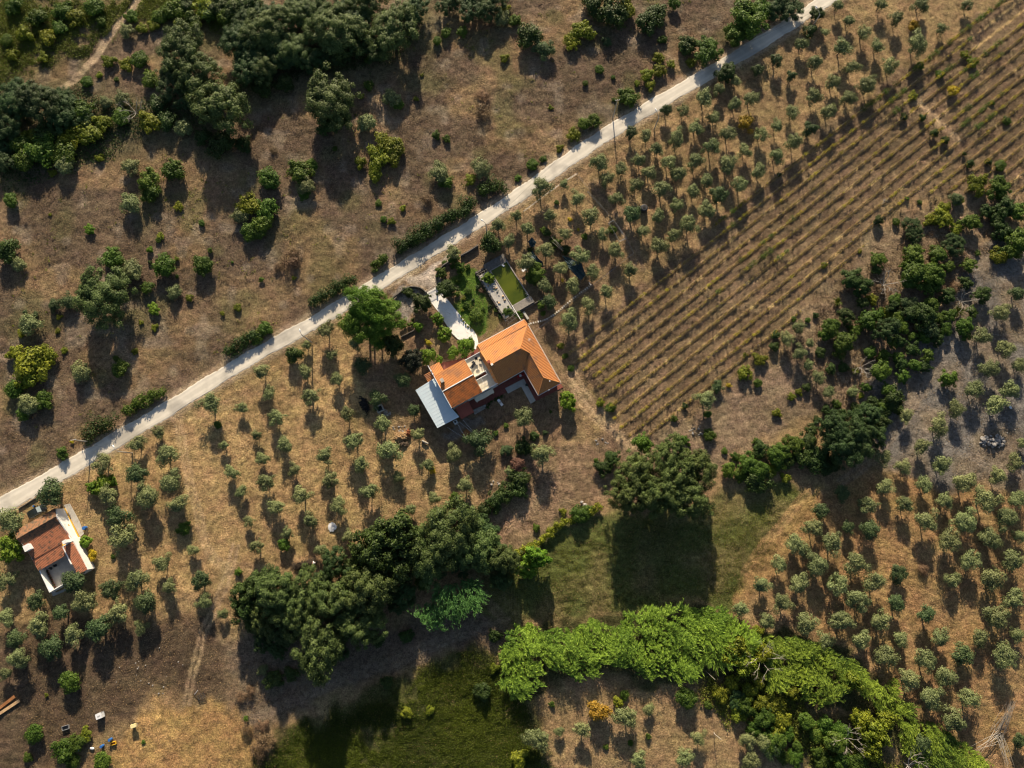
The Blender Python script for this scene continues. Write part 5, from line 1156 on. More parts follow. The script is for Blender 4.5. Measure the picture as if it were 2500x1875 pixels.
def chimney(parent, u, v, z0, z1, w, d, m='white'):
    b = MB(); hbox(b, u-w/2, u+w/2, v-d/2, v+d/2, z0, z1); hbox(b, u-w/2-.06, u+w/2+.06, v-d/2-.06, v+d/2+.06, z1+.12, z1+.2); c_ = b.build('chimney', M[m], parent)
    g = MB(); hbox(g, u-w/2+.06, u+w/2-.06, v-d/2+.06, v+d/2-.06, z1, z1+.12); g.build('flue', M['darkm'], c_)
chimney(roof1, .35, -4.9, 4.5, 5.9, .5, .5, 'terracotta'); chimney(roof1, .7, -4.1, 4.5, 5.6, .35, .35)
chimney(MH, -10.3, -6.2, 5.0, 6.2, .6, .75, 'concrete')
b = MB(); b.tube([(10.4, 4.9, 4.0), (10.4, 4.9, 6.0)], .03, 5)
for i in range(5): b.tube([(10.1, 4.9-.15+i*.08, 5.9), (10.7, 4.9-.15+i*.08, 5.9)], .012, 4)
b.tube([(10.4, 4.6, 5.9), (10.4, 5.2, 5.9)], .02, 4); b.build('antenna', M['whitep'], MH)
b = MB(); b.tube([(9.9, -5.0, 3.6), (9.9, -5.0, 4.4)], .09, 8); b.tube([(9.9, -5.0, 4.4), (9.9, -5.0, 4.5)], .14, 8); b.build('vent_pipe', M['whitep'], MH)
b = MB(); b.tube([(8.9, -6.5, 1.5), (8.9, -6.5, 3.6)], .035, 5); b.tube([(8.75, -6.5, 3.5), (9.05, -6.5, 3.5)], .03, 5); b.tube([(8.9, -6.35, 3.4), (8.9, -6.75, 3.4)], .03, 5); b.build('mast', M['whitep'], MH)
# paving round the house
def sheet(name, m, polys, z0, z1, frame):
    b = MB()
    for pl in polys: b.prism([(u, -v) for u, v in pl], z0, z1)
    o = b.build(name, m); o.location = (frame[0][0], frame[0][1], 0); o.rotation_euler = (0, 0, frame[1]); return tag(o, kind='structure')
FM = (HO, HA); FS = (SO, SA)
sheet('terrace_paving', M['redpave'], [[(-7.5, -.2), (6.95, -.2), (6.95, 1.15), (.95, 1.0), (.9, 1.95), (-4.6, 2.0), (-7.45, 1.6)], [(5.72, 1.15), (6.95, 1.15), (6.95, 5.9), (12.3, 5.9), (12.35, 7.2), (5.55, 6.85)], [(11.6, -8), (12.3, -8), (12.3, 5.9), (11.6, 5.9)],
      [(-8.9, -11.1), (-3.7, -9.3), (-1.3, -9.6), (.5, -10.3), (.3, -8.2), (-8.9, -8.0)]], -.05, .10, FM)
sheet('courtyard_paving', M['concrete'], [[(1.0, 1.03), (5.7, 1.18), (5.53, 6.8), (4.25, 6.85), (4.3, 2.45), (1.0, 2.4)]], -.05, .12, FM)
sheet('cobble_paving', M['stone'], [[(-7.6, 1.8), (-4.55, 2.05), (-4.75, 2.85), (-7.75, 2.9)]], -.05, .11, FM)
for i, (u, v) in enumerate(((-2.5, -6.9), (-1.5, -7.3), (-.9, -6.6))):
    L = ['dark chair at the left of the roof terrace table', 'dark chair at the top of the roof terrace table', 'dark chair at the right of the roof terrace table'][i]
    b = MB(); hbox(b, -.28, .28, -.28, .28, .4, .46)
    x, y = hw(u, v); t = empty('terrace_chair', (x, y, 3.0), [2.2, .3, -1.2][i], L, 'chair', 'chairs on the roof terrace'); b.build('seat', M['darkm'], t)
    b = MB(); hbox(b, -.28, .28, -.3, -.25, .46, .95); b.build('backrest', M['darkm'], t)
    for a in (-1, 1):
        for c_ in (-1, 1): b = MB(); b.tube([(a*.25, c_*.25, 0), (a*.25, c_*.25, .42)], .02, 4); b.build('leg', M['darkm'], t)
x, y = hw(-2.9, -6.3); t = empty('sun_lounger', (x, y, 3.0), HA+2.0, 'dark reclining lounger on the roof terrace', 'lounger')
b = MB(); b.box(-.3, .3, -.9, .3, .3, .36); b.build('seat', M['darkm'], t); b = MB(); b.v += [(-.3, .3, .33), (.3, .3, .33), (.3, .85, .75), (-.3, .85, .75), (-.3, .3, .38), (.3, .3, .38), (.3, .83, .8), (-.3, .83, .8)]; b.f += [(0, 1, 2, 3), (7, 6, 5, 4), (0, 4, 5, 1), (1, 5, 6, 2), (2, 6, 7, 3), (3, 7, 4, 0)]; b.m += [0]*6; b.build('backrest', M['darkm'], t)
for a in (-1, 1):
    for c_ in (-.8, .2): b = MB(); b.tube([(a*.26, c_, 0), (a*.26, c_, .32)], .02, 4); b.build('leg', M['darkm'], t)
x, y = hw(-1.8, -6.3); t = empty('round_table', (x, y, 3.0), 0, 'small pale round table on the roof terrace', 'table'); b = MB(); b.tube([(0, 0, .68), (0, 0, .72)], .42, 16); b.build('tabletop', M['terrace'], t); b = MB(); b.tube([(0, 0, 0), (0, 0, .68)], .05, 6); b.build('leg', M['darkm'], t)
# --- courtyard pieces
for i, (zx, zy, c_, L) in enumerate(((1258, 856, 'redp', 'red plastic chair left of the white courtyard table'), (1310, 826, 'redp', 'red plastic chair in the courtyard corner right of the table'))):
    p = P(*TL(Z1, zx, zy), .5); t = empty('garden_chair', (p.x, p.y, .12), .4+i*2.5, L, 'chair', 'red chairs of the courtyard')
    b = MB(); b.box(-.24, .24, -.24, .24, .42, .47); b.build('seat', M[c_], t); b = MB(); b.box(-.24, .24, .2, .26, .47, .9); b.build('backrest', M[c_], t)
    for a in (-1, 1):
        for e in (-1, 1): b = MB(); b.tube([(a*.2, e*.2, 0), (a*.22, e*.22, .42)], .02, 4); b.build('leg', M[c_], t)
p = P(*TL(Z1, 1283, 840), .7); t = empty('round_table', (p.x, p.y, .12), 0, 'white round table between the two red courtyard chairs', 'table'); b = MB(); b.tube([(0, 0, .7), (0, 0, .74)], .3, 16); b.build('tabletop', M['whitep'], t); b = MB(); b.tube([(0, 0, 0), (0, 0, .7)], .04, 6); b.build('leg', M['whitep'], t)
p = P(*TL(Z1, 1355, 945), .5); t = empty('flower_pot', (p.x, p.y, .12), 0, 'dark potted plant on the pale courtyard paving', 'pot'); b = MB(); b.tube([(0, 0, 0), (0, 0, .4)], [.16, .24], 10); b.build('pot', M['darkm'], t); link('plant', FAM['shrubd'][0][0], t).scale = (.35, .35, .5); t.children[-1].location = (0, 0, .3)
# garden lounger
p = P(*TL(Z1, 1045, 1145), .4); t = empty('garden_lounger', (p.x, p.y, 0), -.95, 'white plastic lounger on the yard grass below the terrace', 'lounger')
b = MB(); b.box(-.75, .35, -.3, .3, .28, .34); b.build('seat', M['whitep'], t); b = MB(); b.v += [(.38, -.3, .3), (.38, .3, .3), (1.0, .3, .65), (1.0, -.3, .65), (.38, -.3, .35), (.38, .3, .35), (.98, .3, .7), (.98, -.3, .7)]; b.f += [(0, 1, 2, 3), (7, 6, 5, 4), (0, 4, 5, 1), (1, 5, 6, 2), (2, 6, 7, 3), (3, 7, 4, 0)]; b.m += [0]*6; b.build('backrest', M['whitep'], t)
b = MB(); b.box(-.1, .25, -.28, .28, .345, .39); b.build('cushion', M['concrete'], t)
for a in (-.6, .3):
    for e in (-.26, .26): b = MB(); b.tube([(a, e, 0), (a, e, .28)], .025, 4); b.build('leg', M['whitep'], t)
# air conditioner
p = P(*TL(Z1, 530, 1375), .9); t = empty('air_conditioner', (p.x, p.y, 0), HA+.05, 'white outdoor unit with black fan below the metal roof', 'air conditioner')
b = MB(); b.box(-.38, .38, -.38, .38, .05, .9); b.build('casing', M['whitep'], t); b = MB(); b.tube([(0, .05, .9), (0, .05, .94)], .26, 16); b.build('fan', M['darkm'], t); b = MB(); b.box(-.5, .5, -.55, .5, -.05, .05); b.build('plinth', M['concrete'], t)
# string lights
def strand(a, c_, h0, h1, label, n=12, sag=.5):
    A = P(*TL(Z1, *a), h0); B_ = P(*TL(Z1, *c_), h1); b = MB(); pts = []
    for i in range(n+1):
        q = A.lerp(B_, i/n); q.z -= sag*4*(i/n)*(1-i/n); pts.append(q-A)
    t = empty('string_lights', A, 0, label, 'string lights', 'string lights behind the house'); b.tube(pts, .012, 4); b.build('cable', M['darkm'], t)
    for q in pts[1:-1]:
        g = MB(); g.tube([q-Vector((0, 0, .16)), q-Vector((0, 0, .08)), q], [.05, .09, .03], 6); g.build('bulb', M['whitep'], t)
strand((425, 1430), (660, 1575), 2.6, 2.3, 'string of white bulbs from the metal roof, the lowest left one', 14)
strand((550, 1390), (655, 1575), 2.8, 2.3, 'string of white bulbs starting at the outdoor unit', 14, .3)
strand((560, 1365), (735, 1500), 2.8, 2.3, 'string of white bulbs passing right of the rusty table', 13, .3)
strand((612, 1345), (735, 1490), 2.6, 2.3, 'string of white bulbs from the brown porch roof', 11, .4)
p = P(*TL(Z1, 652, 1505), .6); t = empty('garden_table', (p.x, p.y, 0), HA+.3, 'rust-brown table with a plank on it under the string lights', 'table')
b = MB(); b.box(-.75, .75, -.6, .6, .6, .66); b.build('tabletop', M['rust'], t)
for a in (-1, 1):
    for e in (-1, 1): b = MB(); b.box(a*.65-.04, a*.65+.04, e*.5-.04, e*.5+.04, 0, .6); b.build('leg', M['rust'], t)
b = MB(); b.box(-.6, .2, -.06, .06, 0, .04); o = tag(b.build('plank', M['log']), 'pale plank lying across the rusty garden table', 'plank'); o.location = (p.x-.1, p.y+.05, .665); o.rotation_euler = (0, 0, 1.1)
# garden hose arc
q = [P(*TL(Z1, *e), .03) for e in ((1165, 1270), (1080, 1300), (1010, 1370), (970, 1440), (950, 1500))]; q = [Vector(e) for e in catmull([tuple(v) for v in q], 5)]
for v in q: v.z = gz(v.x, v.y)+.03
b = MB(); b.tube(q, .03, 5); tag(b.build('garden_hose', M['darkm']), 'dark hose lying in an arc on the yard below the courtyard', 'hose')
q = [P(*TL(Z1, *e), .03) for e in ((820, 1300), (870, 1400), (930, 1480), (960, 1520))]
for v in q: v.z = gz(v.x, v.y)+.02
b = MB(); b.tube(q, .025, 5); tag(b.build('garden_hose', M['darkm']), 'straight dark hose running down from the cobbles', 'hose')

# --- small white house
SM = empty('house', (SO[0], SO[1], 0), SA, 'small white house with red tiled roofs and a walled patio', 'house')
b = MB(); hbox(b, .2, 8.9, -1.7, 5.2, 0, 2.75); hbox(b, .25, 8.85, -1.6, 1.4, 2.7, 3.1); hbox(b, .15, 6.2, 5.2, 5.6, 0, 2.3)
hbox(b, 8.9, 9.12, -1.75, 6.1, 0, 2.95)
b.v += [(9.12, 1.75, 2.9), (9.12, -5.3, 2.7), (9.12, 0, 3.95), (8.88, 1.75, 2.9), (8.88, -5.3, 2.7), (8.88, 0, 3.95), (.25, 1.7, 2.9), (.25, -5.1, 2.7), (.25, 0, 3.9)]; q = len(b.v)-9; b.f += [(q, q+2, q+1), (q+3, q+4, q+5), (q+6, q+7, q+8), (q, q+3, q+5, q+2), (q+2, q+5, q+4, q+1)]; b.m += [0]*5
b.build('wall', M['white'], SM)
b = MB(); hbox(b, 7.05, 9.15, 6.1, 12.75, 0, 2.55); hbox(b, 9.15, 9.3, 5.4, 12.95, 0, 2.62); hbox(b, 0, .22, 7.7, 12.95, 0, 2.0); hbox(b, .22, 9.15, 12.75, 12.95, 0, 1.9); b.build('wall', M['white'], SM)
b = MB(); hbox(b, 9.12, 9.16, -1.8, 6.3, 0, .45); b.build('plinth_band', M['ochre'], SM)
b = MB(); roof_slab(b, [(-.05, -1.95, 3.05), (9.0, -1.95, 3.05), (8.95, 0, 4.02), (-.05, 0, 4.02)], rib=.24); sr = b.build('roof', M['tilemoss'], SM)
b = MB(); roof_slab(b, [(-.05, .03, 4.0), (8.9, .03, 4.0), (9.0, 1.5, 3.42), (1.4, 1.6, 3.42), (.2, 1.6, 3.42)], rib=.24); cap(b, [(-.05, .01, 4.05), (8.95, .01, 4.05)], .1); b.build('roof', M['tilemoss'], SM)
b = MB(); roof_slab(b, [(.35, 1.5, 3.38), (9.0, 1.45, 3.38), (9.15, 5.35, 2.75), (.3, 5.25, 2.75)], rib=.26); b.build('roof', M['tileold'], SM)
b = MB(); roof_slab(b, [(.1, 5.2, 2.68), (6.9, 5.3, 2.68), (6.9, 6.2, 2.55), (6.2, 7.85, 2.3), (.1, 7.8, 2.3)], rib=.26); b.build('roof', M['tileold'], SM)
b = MB(); roof_slab(b, [(7.1, 6.25, 3.0), (9.12, 6.3, 2.95), (9.2, 12.9, 2.62), (7.0, 12.95, 2.62)], rib=.26); b.build('roof', M['tileold'], SM)
b = MB(); hbox(b, 6.92, 7.08, 6.1, 10.3, 2.6, 3.12); hbox(b, 6.92, 8.2, 6.05, 6.2, 2.6, 3.12); b.build('parapet', M['white'], SM)
b = MB(); hbox(b, 6.9, 8.9, 5.36, 6.0, 2.2, 2.78); b.build('flat_roof', M['ochre'], SM)
b = MB(); hbox(b, .55, 1.75, 2.15, 3.35, 2.7, 4.15); c_ = b.build('chimney', M['white'], SM); b = MB(); hbox(b, .5, 1.8, 2.1, 3.4, 4.15, 4.25); b.build('chimney_cap', M['white'], c_)
b = MB(); hbox(b, 8.1, 8.85, 5.45, 6.1, 2.7, 4.3); c_ = b.build('chimney', M['white'], SM); b = MB(); hbox(b, 8.05, 8.9, 5.4, 6.15, 4.3, 4.4); b.build('chimney_cap', M['white'], c_)
for v0, v1, z0, z1 in ((2.1, 2.5, 1.4, 1.75),):
    b = MB(); hbox(b, 9.1, 9.15, v0, v1, z0, z1); f = b.build('window' if z0 > .5 else 'door', M['ochre'], SM); g = MB(); hbox(g, 9.15, 9.17, v0+.1, v1-.1, z0+.1, z1-.1); g.build('pane', M['glass'], f)
b = MB(); hbox(b, 2.2, 3.2, 5.6, 5.66, .12, 2.0); b.build('door', M['wood'], SM)
sheet('patio_floor', M['concrete'], [[(.22, 5.6), (7.05, 5.6), (7.05, 12.75), (.22, 12.75)]], -.05, .1, FS)
sheet('side_pavement', M['concrete'], [[(9.15, -2.6), (10.4, -2.2), (10.6, 2.5), (10.3, 5.2), (9.3, 5.4)]], -.05, .08, FS)
sheet('back_pavement', M['concrete'], [[(-.5, 5.6), (.0, 5.6), (0, 13.2), (2.0, 13.5), (1.9, 14.0), (-.9, 13.6)]], -.05, .06, FS)
def pot(u, v, k, label):
    x, y = sw(u, v); t = empty('flower_pot', (x, y, .1), 0, label, 'flower pot', 'flower pots along the patio wall')
    b = MB(); b.tube([(0, 0, 0), (0, 0, .3), (0, 0, .32)], [.11, .16, .18], 8); b.build('pot', M['terracotta'], t); l = link('plant', FAM['red' if k % 2 else 'shrubd'][0][0], t); l.scale = (.22, .22, .35); l.location = (0, 0, .22)
for i in range(11): pot(.5, 8.3+i*.42, i, ('topmost' if i == 0 else ORD[i]+' from the top')+' terracotta pot along the left wall of the walled patio' if i < 10 else 'bottom terracotta pot in the patio corner')
for i, (u, v, L) in enumerate(((1.5, 8.3, 'dark wooden chair near the roof edge in the walled patio'), (2.6, 8.2, 'second dark chair against the house in the walled patio'))):
    x, y = sw(u, v); t = empty('patio_chair', (x, y, .1), 1.0+i, L, 'chair', 'chairs in the walled patio'); b = MB(); b.box(-.25, .25, -.25, .25, .42, .47); b.build('seat', M['darkm'], t); b = MB(); b.box(-.25, .25, .22, .27, .47, .9); b.build('backrest', M['darkm'], t)
    for a in (-1, 1):
        for e in (-1, 1): b = MB(); b.tube([(a*.22, e*.22, 0), (a*.22, e*.22, .42)], .02, 4); b.build('leg', M['darkm'], t)

# ------------------------------------------------------------------ car
def car():
    p0 = P(*TL((0, 1220, 3.967), 355, 110), .7); t = empty('parked_car', (p0.x, p0.y, 0), SA-.02, 'dark hatchback parked above the small white house', 'car')
    # longitudinal sections: x, half width at sill, half width at waist, z low, z waist, roof half width, roof z
    b = MB(); prof = [(-2.02, .62, .30, .62), (-1.98, .76, .25, .86), (-1.5, .82, .22, .92), (-.6, .84, .2, .93), (.4, .84, .2, .93), (1.0, .83, .2, .86), (1.6, .8, .22, .78), (1.95, .70, .26, .66), (2.04, .55, .32, .52)]
    rings = []
    for x, w, z0, z1 in prof:
        k = len(b.v); b.v += [(x, -w*.9, z0), (x, -w, z0+.15), (x, -w, z1-.12), (x, -w*.88, z1), (x, 0, z1+.03), (x, w*.88, z1), (x, w, z1-.12), (x, w, z0+.15), (x, w*.9, z0)]; rings.append(k)
    for i in range(len(rings)-1):
        for j in range(8): b.f.append((rings[i]+j, rings[i]+j+1, rings[i+1]+j+1, rings[i+1]+j)); b.m.append(0)
        b.f.append((rings[i], rings[i+1], rings[i+1]+8, rings[i]+8)); b.m.append(0)
    b.f.append(tuple(rings[0]+j for j in range(9))); b.m.append(0); b.f.append(tuple(rings[-1]+j for j in range(9))[::-1]); b.m.append(0)
    body = b.build('body', M['carpaint'], t, True)
    b = MB(); v = [(-1.75, .66, .92), (-1.35, .60, 1.38), (-.2, .62, 1.44), (.45, .58, 1.36), (1.05, .64, .90)]
    for i in range(4):
        x0, w0, z0 = v[i]; x1, w1, z1 = v[i+1]
        m = {0: 1, 3: 2}.get(i, 0)
        b.face([(x0, -w0, z0), (x1, -w1, z1), (x1, w1, z1), (x0, w0, z0)], m)
    for s in (-1, 1):
        b.face([(x, s*w, z) for x, w, z in v]+[(1.05, s*.72, .88), (-1.75, s*.74, .9)], 1)
    b.build('cabin', [M['carpaint'], M['glass'], M['lightglass']], t)
    for x in (-1.3, 1.28):
        for s in (-1, 1):
            b = MB(); b.tube([(x, s*.68, .31), (x, s*.86, .31)], .31, 16); w = b.build('wheel', M['tyre'], t); b = MB(); b.tube([(x, s*.85, .31), (x, s*.875, .31)], .18, 12); b.build('rim', M['metal'], w)
    for s in (-1, 1):
        b = MB(); b.box(1.86, 1.98, s*.42-.14, s*.42+.14, .5, .66); b.build('headlight', M['lightglass'], t); b = MB(); b.box(-2.03, -1.97, s*.6-.1, s*.6+.1, .6, .8); b.build('tail_light', M['redp'], t)
        b = MB(); b.box(.62, .78, s*.86, s*1.0, .92, 1.04); b.build('mirror', M['carpaint'], t)
car()
def drum(x, y, r, h, m, name, label, cat, group=None, z=0, lid=None):
    t = empty(name, (x, y, z), 0, label, cat, group); b = MB(); b.tube([(0, 0, 0), (0, 0, h*.1), (0, 0, h*.5), (0, 0, h*.9), (0, 0, h)], [r*.92, r, r*.97, r, r*.92], 14); b.build('body', M[m], t)
    b = MB(); b.tube([(0, 0, h), (0, 0, h+.04)], r*.8, 14); b.build('lid', M[lid or m], t); return t
p = P(*TL((0, 1220, 3.967), 325, 62), .4); t = drum(p.x, p.y, .24, .45, 'darkm', 'bin', 'small dark blue bin between the road and the parked car', 'bin', lid='blue')
p = P(*TL((0, 1220, 3.967), 812, 275), .8); drum(p.x, p.y, .42, .9, 'blue', 'water_butt', 'blue water butt right of the small white house', 'barrel')
p = P(*TL((0, 1220, 3.967), 840, 305), .3); b = MB(); b.box(-.25, .25, -.75, .75, 0, .05); o = tag(b.build('board', M['log']), 'pale curved board leaning beside the blue water butt', 'board'); o.location = (p.x, p.y, .15); o.rotation_euler = (.35, .2, -.2)

# ------------------------------------------------------------------ pool
PO = (-1.22, 52.67); PA = math.radians(-58.8)
PL = empty('swimming_pool', (PO[0], PO[1], 0), PA, 'raised rectangular pool of green water with stone and timber decks', 'pool')
zt = .9
b = MB(); b.box(-.15, 9.75, 0, .22, -.1, zt+.02); b.box(-.15, 9.75, -4.42, -4.2, -.1, zt+.02); b.box(9.5, 9.75, -4.2, 0, -.1, zt+.02); b.box(-.15, 0, -4.2, 0, -.1, zt+.02); b.build('rim', M['stone'], PL)
b = MB(); b.box(0, 9.5, -4.2, 0, -.1, zt-.12); b.build('water', M['water'], PL)
b = MB(); b.box(-2.1, -.16, -5.0, .3, -.1, zt); b.build('stone_deck', M['darkstone'], PL)
b = MB()
for i in range(12): b.box(9.77+i*.13, 9.77+i*.13+.115, -4.2, .5, zt-.06, zt)
b.box(9.78, 11.3, -4.15, .45, -.1, zt-.07); b.build('timber_deck', M['wood'], PL)
b = MB(); b.box(-.4, 11.2, -7.1, -4.45, -.1, zt-.1); b.build('planter', M['concrete'], PL)
b = MB(); rr = random.Random(4)
for i in range(46): b.box(-1.6+i*.29, -1.6+i*.29+.27, -7.45+rr.uniform(-.08, .08), -7.1, -.1, zt+rr.uniform(-.25, .1))
for i in range(9): b.box(-1.6+rr.uniform(-.05, .05), -1.2, -7.3+i*.27, -7.05+i*.27, -.1, zt+rr.uniform(-.25, .05))
b.build('stone_wall', M['darkstone'], PL)
b = MB(); b.tube([(9.2, -.25, zt-.3), (9.2, -.25, zt+.5), (9.2, .15, zt+.5), (9.2, .15, zt)], .03, 6); b.tube([(8.8, -.25, zt-.3), (8.8, -.25, zt+.5), (8.8, .15, zt+.5), (8.8, .15, zt)], .03, 6); b.build('ladder', M['whitep'], PL)
def pw(u, v): return (PO[0]+u*math.cos(PA)-v*math.sin(PA), PO[1]+u*math.sin(PA)+v*math.cos(PA))
b = MB(); b.box(-.32, .32, -.2, .2, 0, .1); b.box(-.25, .25, -.13, .13, .1, .16); o = tag(b.build('pool_float', M['whitep']), 'white float at the upper end of the green pool', 'pool float'); o.location = (*pw(.35, -1.15), zt-.12); o.rotation_euler = (0, 0, PA+.4)
for i in range(26):
    u = rr.uniform(1.5, 8.0); v = rr.uniform(-6.7, -4.8); r = rr.uniform(.08, .26)
    bm = bmesh.new(); bmesh.ops.create_icosphere(bm, subdivisions=2, radius=r)
    for w in bm.verts: w.co *= 1+rr.uniform(-.18, .18); w.co.z *= .7
    me = bpy.data.meshes.new('garden_rock'); bm.to_mesh(me); bm.free(); me.materials.append(M['rock'] if i % 3 else M['log'])
    o = tag(link('garden_rock', me), 'pale rock scattered on the gravel of the pool planter', 'rock', 'rocks on the pool planter'); o.location = (*pw(u, v), zt-.1+r*.3)
for i in range(9):
    u = rr.uniform(1.5, 8.5); v = rr.uniform(-6.9, -5.0); rs = rr.uniform(.3, .6)
    t = empty('agave', (*pw(u, v), zt-.1), rr.uniform(0, 6), 'spiky succulent growing on the gravel of the pool planter', 'succulent', 'succulents on the pool planter'); b = MB()
    for k in range(14):
        a = k*2.4; e = .5+.5*(k % 3)/2; b.face([(math.cos(a+.25)*.06, math.sin(a+.25)*.06, 0), (math.cos(a)*rs*e, math.sin(a)*rs*e, rs*(1.1-e*.6)), (math.cos(a-.25)*.06, math.sin(a-.25)*.06, 0)])
    l = b.build('leaves', M['holm' if i % 2 else 'citrus'], t)
# pale pipe from the pool to the roof
A = P(*TL(Z3, 1245, 855), 1.0); B_ = P(*TL(Z3, 1332, 998), 2.9); b = MB(); b.tube([A, B_], .06, 6); tag(b.build('pipe', M['whitep']), 'white pipe from the pool corner to the tiled roof', 'pipe')
# dark timber pergola at the lower planter end and left corner
def pergola(c0, c1, w, label, n=7):
    A = P(*TL(Z3, *c0), 1.4); B_ = P(*TL(Z3, *c1), 1.4); d = (B_-A); L = d.length; a = math.atan2(d.y, d.x)
    t = empty('pergola', (A.x, A.y, 0), a, label, 'pergola')
    for y in (0, w):
        b = MB(); b.box(0, L, y-.05, y+.05, 1.3, 1.42); b.build('beam', M['wood' if 0 else 'darkstone'], t)
        for x in (.05, L-.05): b = MB(); b.box(x-.05, x+.05, y-.05, y+.05, 0, 1.3); b.build('post', M['darkstone'], t)
    for i in range(n): b = MB(); x = L*(i+.5)/n; b.box(x-.04, x+.04, -.15, w+.15, 1.42, 1.5); b.build('slat', M['darkstone'], t)
pergola((890, 540), (1000, 480), -.9, 'dark timber frame at the upper left corner of the pool planter', 4)
pergola((1180, 1010), (1290, 930), -.8, 'dark timber frame between the pool planter and the house roof', 4)

# ------------------------------------------------------------------ walls, gate, fences
def wall_line(pts, h, w, m, label, cat='wall', z=Z3, cap_m=None):
    q = [P(*TL(z, *p), h) for p in pts]; o = q[0]; t = empty('stone_wall', (o.x, o.y, 0), 0, label, cat); b = MB()
    L = []; R = []
    for i, p in enumerate(q):
        a = q[max(i-1, 0)]; c_ = q[min(i+1, len(q)-1)]; d = Vector((c_.x-a.x, c_.y-a.y)).normalized(); L.append((p.x-o.x-d.y*w/2, p.y-o.y+d.x*w/2)); R.append((p.x-o.x+d.y*w/2, p.y-o.y-d.x*w/2))
    for i in range(len(q)-1): b.prism([R[i], R[i+1], L[i+1], L[i]], -.1, h)
    b.build('masonry', M[m], t)
    b = MB()
    for i in range(len(q)-1):
        c1 = [(x*1.0, y*1.0) for x, y in (R[i], R[i+1], L[i+1], L[i])]; b.prism(c1, h+.004, h+.05)
    b.build('coping', M[cap_m or m], t); return t
wall_line([(20, 785), (70, 745), (130, 700), (170, 675), (215, 660), (260, 660), (305, 668), (345, 690), (375, 718)], .7, .22, 'darkstone', 'low curved stone wall on the left of the driveway gate')
wall_line([(478, 655), (472, 600), (475, 545), (500, 490), (550, 440), (610, 405)], .8, .22, 'darkstone', 'low curved stone wall on the right of the driveway gate')
wall_line([(725, 345), (800, 305), (900, 240)], .8, .25, 'darkstone', 'dark straight stone wall between the road and the pool garden')
wall_line([(120, 1170), (180, 1140), (240, 1110), (330, 1050)], .3, .15, 'darkstone', 'low stone edging below the gravel circle')
wall_line([(500, 920), (560, 1020), (640, 1140), (690, 1190)], .12, .1, 'stone', 'thin kerb down the left side of the driveway', 'kerb')
wall_line([(1320, 920), (1420, 860), (1560, 780)], .6, .18, 'darkstone', 'dark retaining wall from the timber deck towards the olives')
wall_line([(205, 298), (290, 245), (360, 200), (430, 160)], .35, .12, 'darkstone', 'low kerb wall between the road and the parked car', z=Z2)
A = P(*TL(Z3, 372, 712), 1.0); B_ = P(*TL(Z3, 480, 655), 1.0); d = B_-A; t = empty('gate', (A.x, A.y, 0), math.atan2(d.y, d.x), 'dark iron gate across the top of the pale driveway', 'gate'); Lg = d.length
for x in (0, Lg): b = MB(); b.box(x-.14, x+.14, -.14, .14, 0, 1.3); b.build('post', M['stone'], t)
for z in (.25, 1.1): b = MB(); b.box(.14, Lg-.14, -.03, .03, z, z+.06); b.build('rail', M['darkm'], t)
b = MB()
for i in range(16): x = .25+i*(Lg-.5)/15; b.box(x-.015, x+.015, -.015, .015, .1, 1.2)
b.build('bars', M['darkm'], t)
def fence(pts, z, h, label, step=2.6, m='wood'):
    q = [P(*TL(z, *p)) for p in pts]; o = q[0]; t = empty('wire_fence', (o.x, o.y, 0), 0, label, 'fence'); tops = []
    for i in range(len(q)-1):
        L = (q[i+1]-q[i]).length; n = max(1, int(L/step))
        for k in range(n+(i == len(q)-2)):
            p = q[i].lerp(q[i+1], k/n); g = gz(p.x, p.y); tops.append(Vector((p.x-o.x, p.y-o.y, g+h)))
            b = MB(); b.tube([(p.x-o.x, p.y-o.y, g-.1), (p.x-o.x, p.y-o.y, g+h)], .04, 5); b.build('post', M[m], t)
    b = MB()
    for f in (.95, .6, .25): b.tube([v-Vector((0, 0, h*(1-f))) for v in tops], .012, 3, cap=False)
    b.build('wire', M['metal'], t)
fence([(790, 1615), (1140, 1345), (1590, 985), (2050, 625)], Z4, 1.0, 'wire fence between the stepping stones and the vineyard')
fence([(1045, 530), (1000, 440), (900, 290), (800, 160), (650, 0)], B2, 1.1, 'wire fence climbing from the vineyard corner towards the road')
fence([(560, 1500), (610, 1570), (665, 1640)], A2, 1.1, 'short wire fence by the road near the pool grove')
fence([(560, 1500), (420, 1590), (280, 1690), (100, 1830)], A2, 1.0, 'wire fence below the road leading down to the pool')
# wire pen
q = [P(*TL(Z4, *p)) for p in ((1735, 250), (1795, 215), (1960, 440), (1870, 480))]; t = empty('wire_pen', q[0], 0, 'dark wire pen with green plants inside', 'pen')
for i, p in enumerate(q): r_ = p-q[0]; b = MB(); b.tube([(r_.x, r_.y, 0), (r_.x, r_.y, 1.1)], .05, 5); b.build('post', M['metal'], t)
b = MB()
for i in range(4):
    a = q[i]-q[0]; c_ = q[(i+1) % 4]-q[0]
    for z in (.3, .7, 1.1): b.tube([a+Vector((0, 0, z)), c_+Vector((0, 0, z))], .03 if z > 1 else .015, 4)
b.build('mesh_panel', M['metal'], t)
